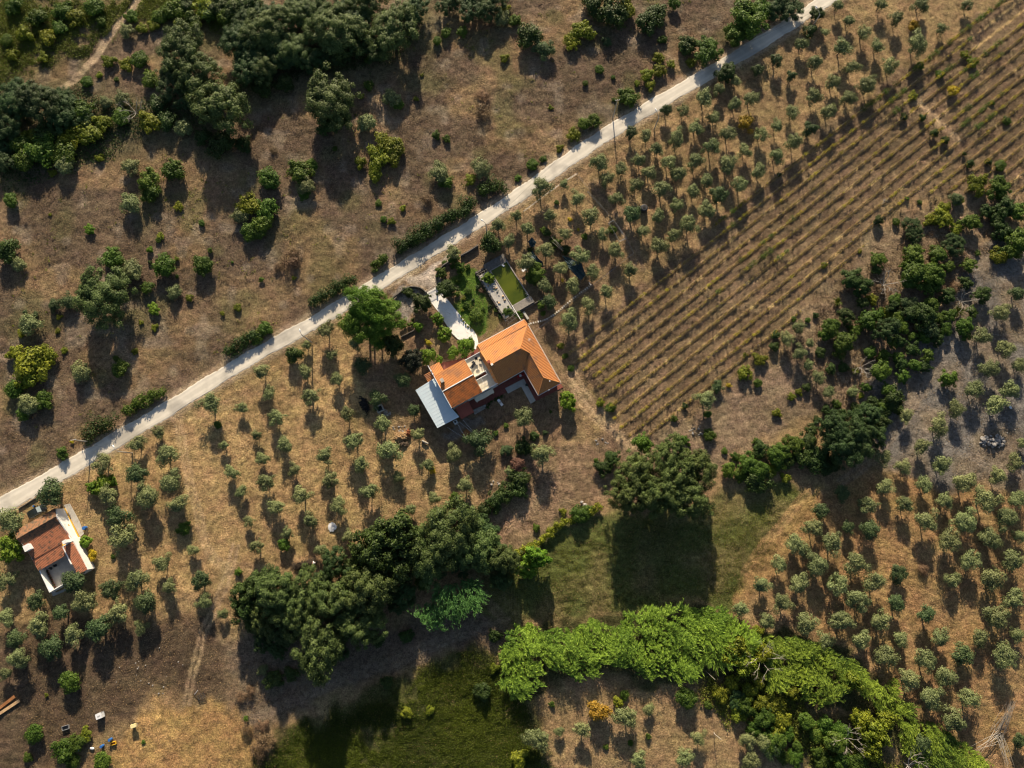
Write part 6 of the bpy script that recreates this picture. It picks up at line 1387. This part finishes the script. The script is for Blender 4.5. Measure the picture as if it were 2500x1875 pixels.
# stepping stones
SS = [(735, 1510), (758, 1502), (790, 1492), (820, 1486), (850, 1478), (880, 1470), (908, 1463), (936, 1452), (964, 1441), (990, 1424), (1015, 1407), (1040, 1392), (1064, 1376), (1086, 1358), (1110, 1340), (1134, 1320), (1157, 1300), (1179, 1279), (1202, 1258), (1226, 1238), (1250, 1217), (1274, 1197), (1298, 1178), (1322, 1160), (1348, 1140), (1374, 1120), (1398, 1102), (1422, 1085), (1446, 1068), (1470, 1050), (1494, 1030), (1514, 1010), (1500, 990)]
for i, s in enumerate(SS):
    p = P(*TL(Z4, *s)); n_ = SS[min(i+1, len(SS)-1)]; m_ = SS[max(i-1, 0)]; q = P(*TL(Z4, *n_)); r_ = P(*TL(Z4, *m_)); a = math.atan2(q.y-r_.y, q.x-r_.x) if i < len(SS)-1 else .6
    b = MB(); b.box(-.10, .10, -.2, .2, -.1, .05); o = b.build('stepping_stone', M['drive' if i % 3 else 'terrace'])
    g = gz(p.x, p.y); o.location = (p.x, p.y, g+.10); o.rotation_euler = (0, 0, a+rr.uniform(-.1, .1))
    k = i+1
    W1 = ['', 'first', 'second', 'third', 'fourth', 'fifth', 'sixth', 'seventh', 'eighth', 'ninth', 'tenth', 'eleventh', 'twelfth', 'thirteenth', 'fourteenth', 'fifteenth', 'sixteenth', 'seventeenth', 'eighteenth', 'nineteenth']
    w_ = W1[k] if k < 20 else ({20: 'twentieth', 30: 'thirtieth'}.get(k) or ('twenty-' if k < 30 else 'thirty-')+W1[k % 10])
    tag(o, f'pale square stepping stone, {w_} along the path counted from the house roof', 'stepping stone', 'stepping stones along the vineyard fence')
# shade nets
def net(pts, h, label, sag=.5):
    q = [P(*TL(Z4, *p), h) for p in pts]; o = sum(q, Vector())/len(q); t = empty('shade_net', (o.x, o.y, 0), 0, label, 'shade net', 'dark shade nets among the olives')
    b = MB(); K = 7; n = len(q); r2 = random.Random(len(label)); V = {}
    b.v.append((0, 0, h-sag*.2))
    for k in range(1, K+1):
        for i in range(n*3):
            a = q[i//3].lerp(q[(i//3+1) % n], (i % 3)/3)-Vector((o.x, o.y, 0)); f = k/K
            edge = (i % 3 != 0)*.25
            b.v.append((a.x*f, a.y*f, h-sag*.5*math.sin(math.pi*f*.9)*abs(math.sin(i*1.3+1))-edge*f+r2.uniform(-.07, .07)))
    m = n*3
    for i in range(m): b.f.append((0, 1+i, 1+(i+1) % m)); b.m.append(0)
    for k in range(K-1):
        for i in range(m): b.f.append((1+k*m+i, 1+(k+1)*m+i, 1+(k+1)*m+(i+1) % m, 1+k*m+(i+1) % m)); b.m.append(0)
    me = b.build('net', M['net'], t)
    for a in q: b = MB(); b.tube([(a.x-o.x, a.y-o.y, 0), (a.x-o.x, a.y-o.y, h)], .03, 5); b.build('pole', M['wood'], t)
net([(770, 405), (825, 465), (800, 530), (755, 525), (720, 460)], 1.5, 'small diamond of dark shade net, topmost of the three')
net([(780, 580), (830, 650), (905, 720), (925, 785), (850, 770), (770, 690), (700, 640)], 1.5, 'dark shade net beside the pool loquat tree')
net([(1160, 640), (1225, 660), (1400, 735), (1455, 885), (1390, 955), (1250, 810), (1200, 720)], 1.6, 'long dark shade net above the stepping stones', .7)
for (x0, y0, x1, y1) in ((1015, 405, 1170, 585), (1030, 470, 1150, 575), (1060, 440, 1170, 560)):
    A = P(*TL(Z4, x0, y0), 1.3); B_ = P(*TL(Z4, x1, y1), 1.3); b = MB(); b.tube([A, B_], .035, 5); tag(b.build('bean_pole', M['deadwood']), 'long pale pole lying over the bean plants', 'pole', 'pale poles over the bean plants')
p = P(*TL(Z4, 1158, 955), .5); t = empty('wheelbarrow', (p.x, p.y, 0), -1.4, 'yellow and black wheelbarrow under the olives near the long net', 'wheelbarrow')
b = MB(); b.tube([(-.3, 0, .45), (.3, 0, .5)], [.34, .26], 10); b.build('tray', M['yellowp'], t); b = MB(); b.tube([(-.2, 0, .56), (.2, 0, .58)], [.2, .16], 10); b.build('load', M['darkm'], t); b = MB(); b.tube([(.6, -.05, .18), (.6, .05, .18)], .18, 10); b.build('wheel', M['tyre'], t)
for s in (-1, 1): b = MB(); b.tube([(.6, s*.06, .18), (0, s*.2, .4), (-1.0, s*.28, .55)], .025, 5); b.build('handle', M['yellowp'], t)

p = P(*TL(Z3, 1365, 495), .5); b = MB(); b.box(-.5, .5, -.35, .35, 0, .06); t = empty('garden_table', (p.x, p.y, 0), .6, 'pale grey table under the olive right of the pool', 'table'); o = b.build('tabletop', M['whitep'], t); o.location.z = .68
for a in (-1, 1):
    for e in (-1, 1): b = MB(); b.tube([(a*.42, e*.28, 0), (a*.42, e*.28, .68)], .025, 4); b.build('leg', M['metal'], t)
p = P(*TL(Z3, 1385, 955), .3); t = empty('garden_bench', (p.x, p.y, 0), -1.0, 'pale stone bench at the corner of the house near the timber deck', 'bench'); b = MB(); b.box(-1.0, 1.0, -.25, .25, .38, .46); b.build('seat', M['concrete'], t)
for a in (-.8, .8): b = MB(); b.box(a-.1, a+.1, -.2, .2, 0, .38); b.build('leg', M['concrete'], t)
p = P(*TL(B2, 1140, 130), 1.2); t = empty('water_tank', (p.x, p.y, 0), 0, 'round black water tank among the upper grove olives', 'tank'); b = MB(); b.tube([(0, 0, 0), (0, 0, 1.1), (0, 0, 1.3)], [.85, .88, .62], 18); b.build('body', M['darkm'], t); b = MB(); b.tube([(0, 0, 1.3), (0, 0, 1.38)], .3, 12); b.build('lid', M['tyre'], t)

# ------------------------------------------------------------------ lamp posts and power poles
def lamp(base, top, head, label, arm=True, hh=None):
    B_ = P(*base); 
    # height from the lean of the pole away from the point under the camera
    lo, hi = 2.0, 14.0
    best = min((math.hypot(*(a-b_ for a, b_ in zip(proj((B_.x, B_.y, h)), top))), h) for h in [2+i*.25 for i in range(40)])[1]
    h = hh or max(best, 4.0); t = empty('street_lamp', (B_.x, B_.y, 0), 0, label, 'street lamp', 'street lamps along the road')
    b = MB(); b.tube([(0, 0, -.1), (0, 0, h*.5), (0, 0, h)], [.13, .11, .09], 7); b.build('pole', M['pole'], t)
    Hd = P(head[0], head[1], h+.5); v = Vector((Hd.x-B_.x, Hd.y-B_.y, h+.5)); 
    if v.xy.length > 2.6: v.xy = v.xy.normalized()*2.6
    b = MB(); b.tube([(0, 0, h-.1), (v.x*.5, v.y*.5, h+.4), tuple(v)], .045, 5); b.build('arm', M['pole'], t)
    d = v.xy.normalized(); b = MB(); b.tube([tuple(v), (v.x+d.x*.3, v.y+d.y*.3, v.z), (v.x+d.x*.7, v.y+d.y*.7, v.z-.02)], [.1, .17, .12], 7); b.build('lamp_head', M['whitep'], t); return t
def proj(p):
    d = depth(p); up = p[1]*math.cos(TILT)+(p[2]-H)*math.sin(TILT); return (1250+FPX*p[0]/d, 937.5-FPX*up/d)
lamp((761, 836), (738, 815), (733, 810), 'street lamp below the road beside the round dark bush')
lamp((323, 1106), (288, 1102), (279, 1093), 'street lamp on the road edge above the small house grove')
lamp((1189, 577), (1187, 547), (1180, 540), 'street lamp rising from the big dark bush above the pool')
lamp((1597, 316), (1605, 285), (1603, 271), 'leaning street lamp beside the ragged dark tree in the upper grove')
lamp((1984, 64), (1994, 30), (1995, 20), 'street lamp at the top of the road near the vineyard')
def ppole(base, h, label, hd=.4, m='pole'):
    B_ = P(*base); t = empty('power_pole', (B_.x, B_.y, 0), 0, label, 'power pole', None); b = MB(); b.tube([(0, 0, -.1), (0, 0, h)], [.13, .09], 7); b.build('pole', M[m], t)
    b = MB(); b.tube([(-.5, -.1, h-.2), (.5, .1, h-.2)], .05, 5); b.build('crossarm', M[m], t)
    for x in (-.45, 0, .45): b = MB(); b.tube([(x, x*.2, h-.15), (x, x*.2, h+.12)], .06, 6); b.build('insulator', M['whitep'], t)
ppole((221, 1079), 6.0, 'pale power pole leaning over the thick verge hedge at left')
ppole((1496, 288), 7.5, 'power pole with white fittings on the verge above the road')
B_ = P(1743, 1788); t = empty('bent_pole', (B_.x, B_.y, 0), 0, 'pale bent pole standing in the lower clearing', 'pole'); b = MB(); b.tube([(0, 0, -.1), (-.25, .1, 1.6), (.0, .1, 3.0), (.35, -.1, 4.0)], [.09, .08, .07, .05], 6); b.build('pole', M['deadwood'], t)
B_ = P(1725, 1640); b = MB(); b.tube([(0, 0, 0), (.3, -.3, 5.0)], .05, 5); o = tag(b.build('cane_pole', M['deadwood']), 'pale thin pole at the lower edge of the reeds', 'pole'); o.location = (B_.x, B_.y, 0)
# ------------------------------------------------------------------ heaps, rocks, rubbish
def rock_mesh(seed, r, flat=.65, m='rock'):
    rg = random.Random(seed); bm = bmesh.new(); bmesh.ops.create_icosphere(bm, subdivisions=2, radius=r)
    ax = [Vector((rg.gauss(0, 1), rg.gauss(0, 1), rg.gauss(0, 1))).normalized() for _ in range(7)]
    for v in bm.verts:
        for a in ax:
            q = v.co.dot(a)
            if q > r*.72: v.co -= a*(q-r*.72)
        v.co.z *= flat
    me = bpy.data.meshes.new('rock'); bm.to_mesh(me); bm.free(); me.materials.append(M[m]); return me
RK = [rock_mesh(i, 1.0) for i in range(6)]
rg = random.Random(11)
def rocks(cx, cy, rx, ry, n, r0, r1, label, group, stack=.5):
    c_ = P(cx, cy); sx = rx*depth(c_)/FPX; sy = ry*depth(c_)/FPX
    for i in range(n):
        a = rg.uniform(0, 6.28); q = math.sqrt(rg.random()); x = c_.x+math.cos(a)*q*sx; y = c_.y+math.sin(a)*q*sy; r = rg.uniform(r0, r1)
        o = tag(link('rock', rg.choice(RK)), label, 'rock', group); o.location = (x, y, gz(x, y)+r*.25+stack*(1-q)*rg.random()); o.rotation_euler = (rg.uniform(-.5, .5), rg.uniform(-.5, .5), rg.uniform(0, 6)); o.scale = (r*rg.uniform(.7, 1.2), r, r*rg.uniform(.7, 1))
rocks(2425, 1078, 34, 16, 70, .15, .55, 'grey rock in the heap of stones at the right edge', 'rocks of the stone heap', .9)
rocks(2440, 1000, 70, 60, 40, .05, .16, 'small pale stone scattered on the stony clearing', 'loose stones of the clearing', 0)
rocks(375, 1625, 110, 75, 26, .05, .2, 'pale stone lying in the dark ground by the field track', 'pale stones by the field track', 0)
rocks(1207, 1180, 14, 6, 5, .2, .34, 'white stone at the edge of the grove above the wood', 'white stones below the house', 0)
rocks(982, 1046, 26, 8, 16, .1, .28, 'rubble stone above the firewood heap', 'rubble by the firewood', 0)
rocks(940, 1008, 14, 8, 20, .12, .35, 'grey rubble block beside the concrete basin', 'rubble by the basin', .2)
rocks(1465, 1080, 22, 10, 16, .08, .25, 'pale stone at the lower corner of the vineyard', 'stones at the vineyard corner', 0)
rocks(1705, 1050, 26, 12, 12, .1, .3, 'grey stone in the hollow below the pale olive', 'stones below the pale olive', 0)
for x, y, r, L in ((1420, 1226, .42, 'smaller tan boulder left of the grey boulder'), (1428, 1234, .6, 'grey rounded boulder above the bramble hedge')):
    p = P(x, y); o = tag(link('boulder', rock_mesh(int(x), 1.0)), L, 'boulder'); o.location = (p.x, p.y, r*.4); o.scale = (r, r*.85, r)
def logpile(cx, cy, L, Wd, rz, n, m, label, cat, hgt=.6, ll=(.35, .6), lr=(.05, .1), name='firewood_heap', rand=1.5):
    p = P(cx, cy); t = empty(name, (p.x, p.y, 0), rz, label, cat); b = MB()
    for i in range(n):
        x = rg.gauss(0, L*.4); y = rg.gauss(0, Wd*.35); z = max(.03, (1-(x/L)**2-(y/Wd)**2)*hgt*rg.random()); a = rg.uniform(-rand, rand); l = rg.uniform(*ll)/2; e = rg.uniform(-.3, .3)
        b.tube([(x-math.cos(a)*l, y-math.sin(a)*l, z), (x+math.cos(a)*l, y+math.sin(a)*l, z+e*l*2)], rg.uniform(*lr), 5)
    b.build('logs', M[m], t); return t
logpile(980, 1065, 1.9, 1.3, .3, 260, 'log', 'heap of pale split firewood below the metal roof', 'firewood', .8)
logpile(998, 1056, .5, 1.2, .2, 70, 'rustlog', 'red-brown stacked logs at the right of the firewood heap', 'firewood', .9)
logpile(983, 1084, 1.4, .8, 0, 120, 'rustlog' if 0 else 'bark', 'grey brown kindling heap under the pale firewood', 'firewood', .5, (.2, .4))
logpile(890, 988, .8, 2.2, .35, 160, 'tyre', 'long pile of dark charred logs left of the house', 'log pile', .7, (.4, .9), (.06, .13), 'log_pile', .6)
logpile(742, 1376, 3.2, 1.2, .25, 700, 'stem', 'long heap of dark brushwood beside the man in white', 'brushwood', 1.2, (.5, 1.4), (.012, .035), 'brushwood_heap')
logpile(735, 1368, 2.2, .9, .25, 160, 'log', 'tawny dry branches on top of the brushwood heap', 'brushwood', 1.4, (.4, 1.0), (.01, .03), 'brushwood_heap')
logpile(2160, 490, .7, .4, .3, 16, 'deadwood', 'few pale sticks lying at the head of the thicket', 'sticks', .2, (.5, 1.1), (.02, .04), 'stick_heap')
p = P(928, 998); t = empty('well_basin', (p.x, p.y, 0), .45, 'square concrete basin left of the house', 'basin'); b = MB()
for a in ((-.8, .8, -.8, -.55), (-.8, .8, .55, .8), (-.8, -.55, -.55, .55), (.55, .8, -.55, .55)): b.box(*a, 0, .6)
b.build('rim', M['concrete'], t); b = MB(); b.box(-.55, .55, -.55, .55, 0, .3); b.build('water', M['glass'], t)
p = P(1038, 1080); b = MB(); b.tube([(-.7, .35, .25), (0, 0, .27), (.7, -.3, .22)], [.22, .26, .2], 9); o = tag(b.build('tree_log', M['deadwood']), 'pale speckled log lying right of the firewood heap', 'log'); o.location = (p.x, p.y, 0)
# white ash circle (flat, irregular)
def blob(cx, cy, r, m, name, label, cat, z=.03, n=28, amp=.12):
    p = P(cx, cy); b = MB(); g = gz(p.x, p.y); b.v.append((0, 0, .06))
    for k in (1, 2, 3):
        for i in range(n): a = 6.283*i/n; q = r*k/3*(1+amp*(k == 3)*rg.uniform(-1, 1)); x = math.cos(a)*q; y = math.sin(a)*q; b.v.append((x, y, .06-.02*k if k < 3 else -.03))
    for i in range(n): b.f.append((0, 1+i, 1+(i+1) % n)); b.m.append(0)
    for k in range(2):
        for i in range(n): b.f.append((1+k*n+i, 1+(k+1)*n+i, 1+(k+1)*n+(i+1) % n, 1+k*n+(i+1) % n)); b.m.append(0)
    o = tag(b.build(name, m, None, True), label, cat); gx = [gz(p.x+math.cos(a)*r*.8, p.y+math.sin(a)*r*.8) for a in range(7)]; o.location = (p.x, p.y, max(gx+[g])+.03); return o
blob(810.6, 1287, .95, M['ash'], 'ash_heap', 'round patch of white ash on the dry grove ground', 'ash')
# person in a white shirt bending over the brushwood
def person():
    p = P(773, 1373, .0); t = empty('person', (p.x, p.y, gz(p.x, p.y)), math.radians(172), 'person in white shirt and dark trousers bending towards the brushwood heap', 'person')
    # x forward, z up; skeleton leaning forward from the hips
    V = [(0, 0, .95), (.12, 0, 1.12), (.30, 0, 1.30), (.42, 0, 1.42), (.50, 0, 1.50), (.60, 0, 1.57), (.64, 0, 1.66),
         (.33, .19, 1.36), (.42, .28, 1.12), (.62, .22, .95), (.69, .20, .90), (.33, -.19, 1.36), (.46, -.30, 1.13), (.66, -.24, .98), (.73, -.22, .93),
         (0, .11, .90), (.14, .14, .50), (-.02, .15, .08), (.14, .16, .04), (-.02, -.11, .90), (-.12, -.15, .50), (-.34, -.16, .10), (-.20, -.17, .04)]
    R_ = [.145, .14, .165, .12, .06, .10, .085, .075, .05, .038, .035, .075, .05, .038, .035, .10, .07, .05, .045, .10, .07, .05, .045]
    E_ = [(0, 1), (1, 2), (2, 3), (3, 4), (4, 5), (5, 6), (2, 7), (7, 8), (8, 9), (9, 10), (2, 11), (11, 12), (12, 13), (13, 14), (0, 15), (15, 16), (16, 17), (17, 18), (0, 19), (19, 20), (20, 21), (21, 22)]
    # five fingers and a thumb per hand
    for root, s in ((10, 1), (14, -1)):
        bx = V[root]
        for k, (dy, l) in enumerate(((-.03, .07), (-.01, .085), (.01, .08), (.03, .065))):
            V += [(bx[0]+.05, bx[1]+dy, bx[2]-.03), (bx[0]+.05+l*.5, bx[1]+dy*1.2, bx[2]-.03-l*.6)]; R_ += [.011, .009]; n = len(V); E_ += [(root, n-2), (n-2, n-1)]
        V += [(bx[0]+.01, bx[1]-s*.045, bx[2]-.04)]; R_ += [.012]; E_ += [(root, len(V)-1)]
    def skin(name, idx, verts, edges, rad, m, par, grow=0):
        me = bpy.data.meshes.new(name); me.from_pydata(verts, edges, []); o = link(name, me, par); o.modifiers.new('s', 'SKIN'); sv = me.skin_vertices
        sv = sv[0] if len(sv) else me.skin_vertices
        for i, r in enumerate(rad): me.skin_vertices[0].data[i].radius = (r+grow, r+grow)
        me.skin_vertices[0].data[0].use_root = True; o.modifiers.new('b', 'SUBSURF').levels = 1; o.modifiers[-1].render_levels = 2; me.materials.append(m); return o
    def mk(name, keep, m, grow):
        mp = {k: i for i, k in enumerate(keep)}; vs = [V[k] for k in keep]; es = [(mp[a], mp[b_]) for a, b_ in E_ if a in mp and b_ in mp]; return vs, es, [R_[k] for k in keep]
    def add(name, keep, m, grow):
        vs, es, rs = mk(name, keep, m, grow)
        bm = bmesh.new(); L = bm.verts.layers.skin.verify(); bv = []
        for v, r in zip(vs, rs): q = bm.verts.new(v); q[L].radius = (r+grow, r+grow); bv.append(q)
        bv[0][L].use_root = True
        for a, b_ in es: bm.edges.new((bv[a], bv[b_]))
        me = bpy.data.meshes.new(name); bm.to_mesh(me); bm.free(); me.materials.append(m); o = link(name, me, t); o.modifiers.new('skin', 'SKIN').use_smooth_shade = True; s_ = o.modifiers.new('sub', 'SUBSURF'); s_.levels = 1; s_.render_levels = 2; return o
    add('body', list(range(len(V))), M['skin'], 0)
    add('shirt', [0, 1, 2, 3, 7, 8, 11, 12], M['shirt'], .022); add('trousers', [0, 15, 16, 17, 19, 20, 21], M['trousers'], .02)
    bm = bmesh.new(); bmesh.ops.create_icosphere(bm, subdivisions=3, radius=.112)
    for v in bm.verts: v.co.z *= 1.05; v.co += Vector((.60, 0, 1.64)); 
    bmesh.ops.delete(bm, geom=[v for v in bm.verts if v.co.x-.60 > .035 and v.co.z < 1.66], context='VERTS')
    me = bpy.data.meshes.new('hair'); bm.to_mesh(me); bm.free(); me.materials.append(M['hair']); link('hair', me, t)
person()
# lower left yard
p = P(242, 1748, .9); t = empty('water_container', (p.x, p.y, 0), .35, 'square white water container with two black caps in the lower left yard', 'tank'); b = MB(); b.box(-.62, .62, -.52, .52, .14, 1.1); b.build('tank', M['whitep'], t)
for x in (-.12, .14): b = MB(); b.tube([(x, -.02+x*.3, 1.1), (x, -.02+x*.3, 1.15)], .09, 10); b.build('cap', M['tyre'], t)
b = MB(); b.box(-.66, .66, -.56, .56, .04, .14)
for x in (-.63, .63):
    for y in (-.53, .53): b.box(x-.02, x+.02, y-.02, y+.02, .1, 1.12)
for z in (.4, .75, 1.1): b.tube([(-.64, -.54, z), (.64, -.54, z), (.64, .54, z), (-.64, .54, z), (-.64, -.54, z)], .012, 4)
b.build('cage', M['metal'], t)
p = P(159, 1777, .4); t = empty('trough', (p.x, p.y, 0), .3, 'grey rectangular trough left of the white container', 'trough'); b = MB()
for a in ((-.7, .7, -.42, -.36), (-.7, .7, .36, .42), (-.7, -.64, -.36, .36), (.64, .7, -.36, .36)): b.box(*a, 0, .45)
b.build('side', M['metal'], t); b = MB(); b.box(-.64, .64, -.36, .36, .02, .15); b.build('bottom', M['darkm'], t)
p = P(328, 1771, .5); t = empty('cart', (p.x, p.y, 0), .3, 'cream yellow cart casting a long shadow in the lower left yard', 'cart'); b = MB(); b.box(-.6, .5, -.35, .35, .45, .9); b.build('tray', M['cream'], t)
b = MB(); b.tube([(.5, -.25, .8), (1.0, -.25, 1.0), (1.0, .25, 1.0), (.5, .25, .8)], .03, 5); b.build('handle', M['metal'], t)
for s in (-1, 1): b = MB(); b.tube([(-.2, s*.38, .3), (-.2, s*.46, .3)], .3, 12); b.build('wheel', M['tyre'], t)
p = P(269, 1806, .5); drum(p.x, p.y, .3, .9, 'blue', 'barrel', 'blue barrel directly above the orange frame', 'barrel')
p = P(249, 1822, .5); drum(p.x, p.y, .3, .9, 'blue', 'barrel', 'blue barrel lower left of the orange frame', 'barrel')
p = P(276, 1815, .3); t = empty('crate', (p.x, p.y, 0), .25, 'open orange-yellow crate below the upper blue barrel', 'crate'); b = MB()
for a in ((-.55, .55, -.3, -.24), (-.55, .55, .24, .3), (-.55, -.49, -.24, .24), (.49, .55, -.24, .24)): b.box(*a, 0, .4)
b.build('side', M['yellowp'], t); b = MB(); b.box(-.49, .49, -.24, .24, 0, .05); b.build('bottom', M['rust'], t)
for x, y, L, c_ in ((214, 1798, 'pale blue plastic sheet on the bushes left of the barrels', 'ash'), (226, 1826, 'white crumpled sack beside the lower blue barrel', 'whitep'), (193, 1829, 'dark blue sack in the bushes of the lower left yard', 'blue'), (2465, 994, 'white sack on the stony clearing at right', 'whitep')):
    p = P(x, y); o = tag(link('sack', rock_mesh(x, 1.0, .5, c_)), L, 'sack'); o.location = (p.x, p.y, .2); o.scale = (.5, .3, .45); o.rotation_euler = (0, 0, x)
for i, (x0, y0, x1, y1) in enumerate(((-5, 1732, 36, 1700), (-5, 1745, 48, 1710))):
    A = P(x0, y0); B_ = P(x1, y1); d = B_-A; b = MB(); b.box(0, d.length, -.3, .3, 0, .16); o = tag(b.build('plank', M['log' if i else 'rust']), ['upper dark board of the two at the lower left edge', 'lower tan board of the two at the lower left edge'][i], 'board'); o.location = (A.x, A.y, 0); o.rotation_euler = (0, 0, math.atan2(d.y, d.x))
p = P(492, 1700, .3); t = empty('harrow', (p.x, p.y, 0), .5, 'dark iron farm implement at the top of the ploughed patch', 'farm implement'); b = MB()
for y in (-.4, 0, .4): b.tube([(-.8, y, .35), (.8, y, .35)], .05, 5)
for x in (-.7, 0, .7): b.tube([(x, -.5, .35), (x, .5, .35)], .05, 5)
b.build('frame', M['darkm'], t); b = MB()
for x in (-.7, -.35, 0, .35, .7):
    for y in (-.4, 0, .4): b.tube([(x, y, .35), (x, y, 0)], .03, 4)
b.build('tines', M['rust'], t)
A = P(475, 1695, .1); B_ = P(483, 1685, 1.0); b = MB(); b.tube([A, B_], .05, 5); tag(b.build('stake', M['whitep']), 'white stake leaning beside the dark farm implement', 'stake')
# dead trees: branching bleached wood
def dead(x, y, h, spread, label, seed, lean=(0, 0), n0=6, r0=.09):
    p = P(x, y); rg2 = random.Random(seed); t = empty('dead_tree', (p.x, p.y, 0), 0, label, 'dead tree'); b = MB()
    def br(a, d, L, r, k):
        e = a+d*L; m_ = a.lerp(e, .5)+Vector((rg2.gauss(0, .05*L), rg2.gauss(0, .05*L), rg2.gauss(0, .04*L))); b.tube([a, m_, e], [r, r*.8, r*.55], 4)
        if k > 0:
            for _ in range(rg2.choice((2, 3, 3))):
                q = (d+Vector((rg2.gauss(0, .5), rg2.gauss(0, .5), rg2.gauss(0, .3)))).normalized(); br(m_.lerp(e, rg2.uniform(.2, 1)), q, L*rg2.uniform(.45, .7), r*.55, k-1)
    tr = Vector((lean[0], lean[1], 1)).normalized(); top = tr*h*.35; b.tube([(0, 0, -.1), tuple(top)], [r0*1.2, r0], 6)
    for i in range(n0):
        a = 6.28*i/n0+rg2.gauss(0, .3); br(top, Vector((math.cos(a)*spread+lean[0], math.sin(a)*spread+lean[1], .8)).normalized(), h*.6, r0*.6, 3)
    b.build('branches', M['deadwood'], t)
dead(340, 283, 4, 1.2, 'bare white branches in the thicket below the two oaks', 1, r0=.12); dead(2206, 1862, 4.5, 1.0, 'bare white tree at the bottom edge below the reeds', 2, r0=.14); dead(2058, 1795, 4, 1.0, 'bare pale tree top in the dark hollow beside the reeds', 3, r0=.1)
dead(2148, 700, 4.0, .9, 'leafless grey tree left of the thicket centre', 4, r0=.12); dead(2095, 900, 3, .9, 'leafless grey bush at the foot of the thicket', 5); dead(1850, 1600, 5.5, .7, 'bare branch top poking out beside the reed bed', 6); dead(2340, 740, 3.5, 1, 'leafless dark-grey tree on the right of the thicket', 7)
def strands(x0, y0, tips, label, n=22):
    A = P(x0, y0, .3); t = empty('fallen_branches', (A.x, A.y, 0), 0, label, 'dead wood'); b = MB()
    for tx, ty, hz in tips:
        B_ = P(tx, ty, hz)
        for i in range(n):
            e = B_+Vector((rg.gauss(0, .45), rg.gauss(0, .45), rg.gauss(0, .2))); s_ = Vector((rg.gauss(0, .7), rg.gauss(0, .7), 0)); m_ = (A+s_).lerp(e, .5)+Vector((rg.gauss(0, .2), rg.gauss(0, .2), rg.uniform(0, .4)))
            b.tube([A+s_-Vector((A.x, A.y, 0)), m_-Vector((A.x, A.y, 0)), e-Vector((A.x, A.y, 0))], [.035, .028, .01], 3)
    b.build('branches', M['deadwood'], t)
strands(2440, 1785, [(2474, 1712, 2.6), (2466, 1716, 2.0)], 'long bleached fallen branches in the lower right corner', 16); strands(2440, 1790, [(2386, 1832, 1.2), (2462, 1868, 1.0)], 'grey fallen branches spreading below the bleached ones', 11)
# yucca rosettes
for x, y, r, L in ((2340, 760, 2.0, 'large spiky yucca in the thicket right of the vineyard'), (2088, 905, 1.3, 'smaller yellowish yucca at the foot of the thicket'), (2045, 737, 1.5, 'spiky grey-green yucca at the left end of the thicket')):
    p = P(x, y, .6); t = empty('yucca', (p.x, p.y, 0), 0, L, 'yucca'); b = MB(); ld = random.Random(x)
    for k in range(70):
        a = ld.uniform(0, 6.28); e = ld.uniform(.15, 1.3); L_ = r*ld.uniform(.7, 1.1); d = Vector((math.cos(a)*math.cos(e), math.sin(a)*math.cos(e), math.sin(e))); s_ = Vector((-math.sin(a), math.cos(a), 0))*.07; c0 = Vector((0, 0, .3))
        m_ = c0+d*L_*.55; e_ = c0+d*L_-Vector((0, 0, .2*L_)); b.face([c0-s_*.5, m_-s_, m_+s_, c0+s_*.5]); b.face([m_-s_, e_, m_+s_])
    b.build('leaves', M['yg'], t)
# overhead cable following the poles
q = [Vector((*P(x, y)[:2], h)) for x, y, h in ((221, 1079, 5.8), (323, 1106, 6.0), (761, 836, 7.0), (1189, 577, 5.8), (1496, 288, 7.3), (1984, 64, 7.0))]
t = empty('overhead_cable', (q[0].x, q[0].y, 0), 0, 'thin overhead cable strung along the road poles', 'cable'); b = MB()
for a, c_ in zip(q[:-1], q[1:]):
    pts = []
    for i in range(17): v = a.lerp(c_, i/16); v.z -= 3.0*(i/16)*(1-i/16); pts.append(v-Vector((q[0].x, q[0].y, 0)))
    b.tube(pts, .018, 3, cap=False)
b.build('cable', M['darkm'], t)
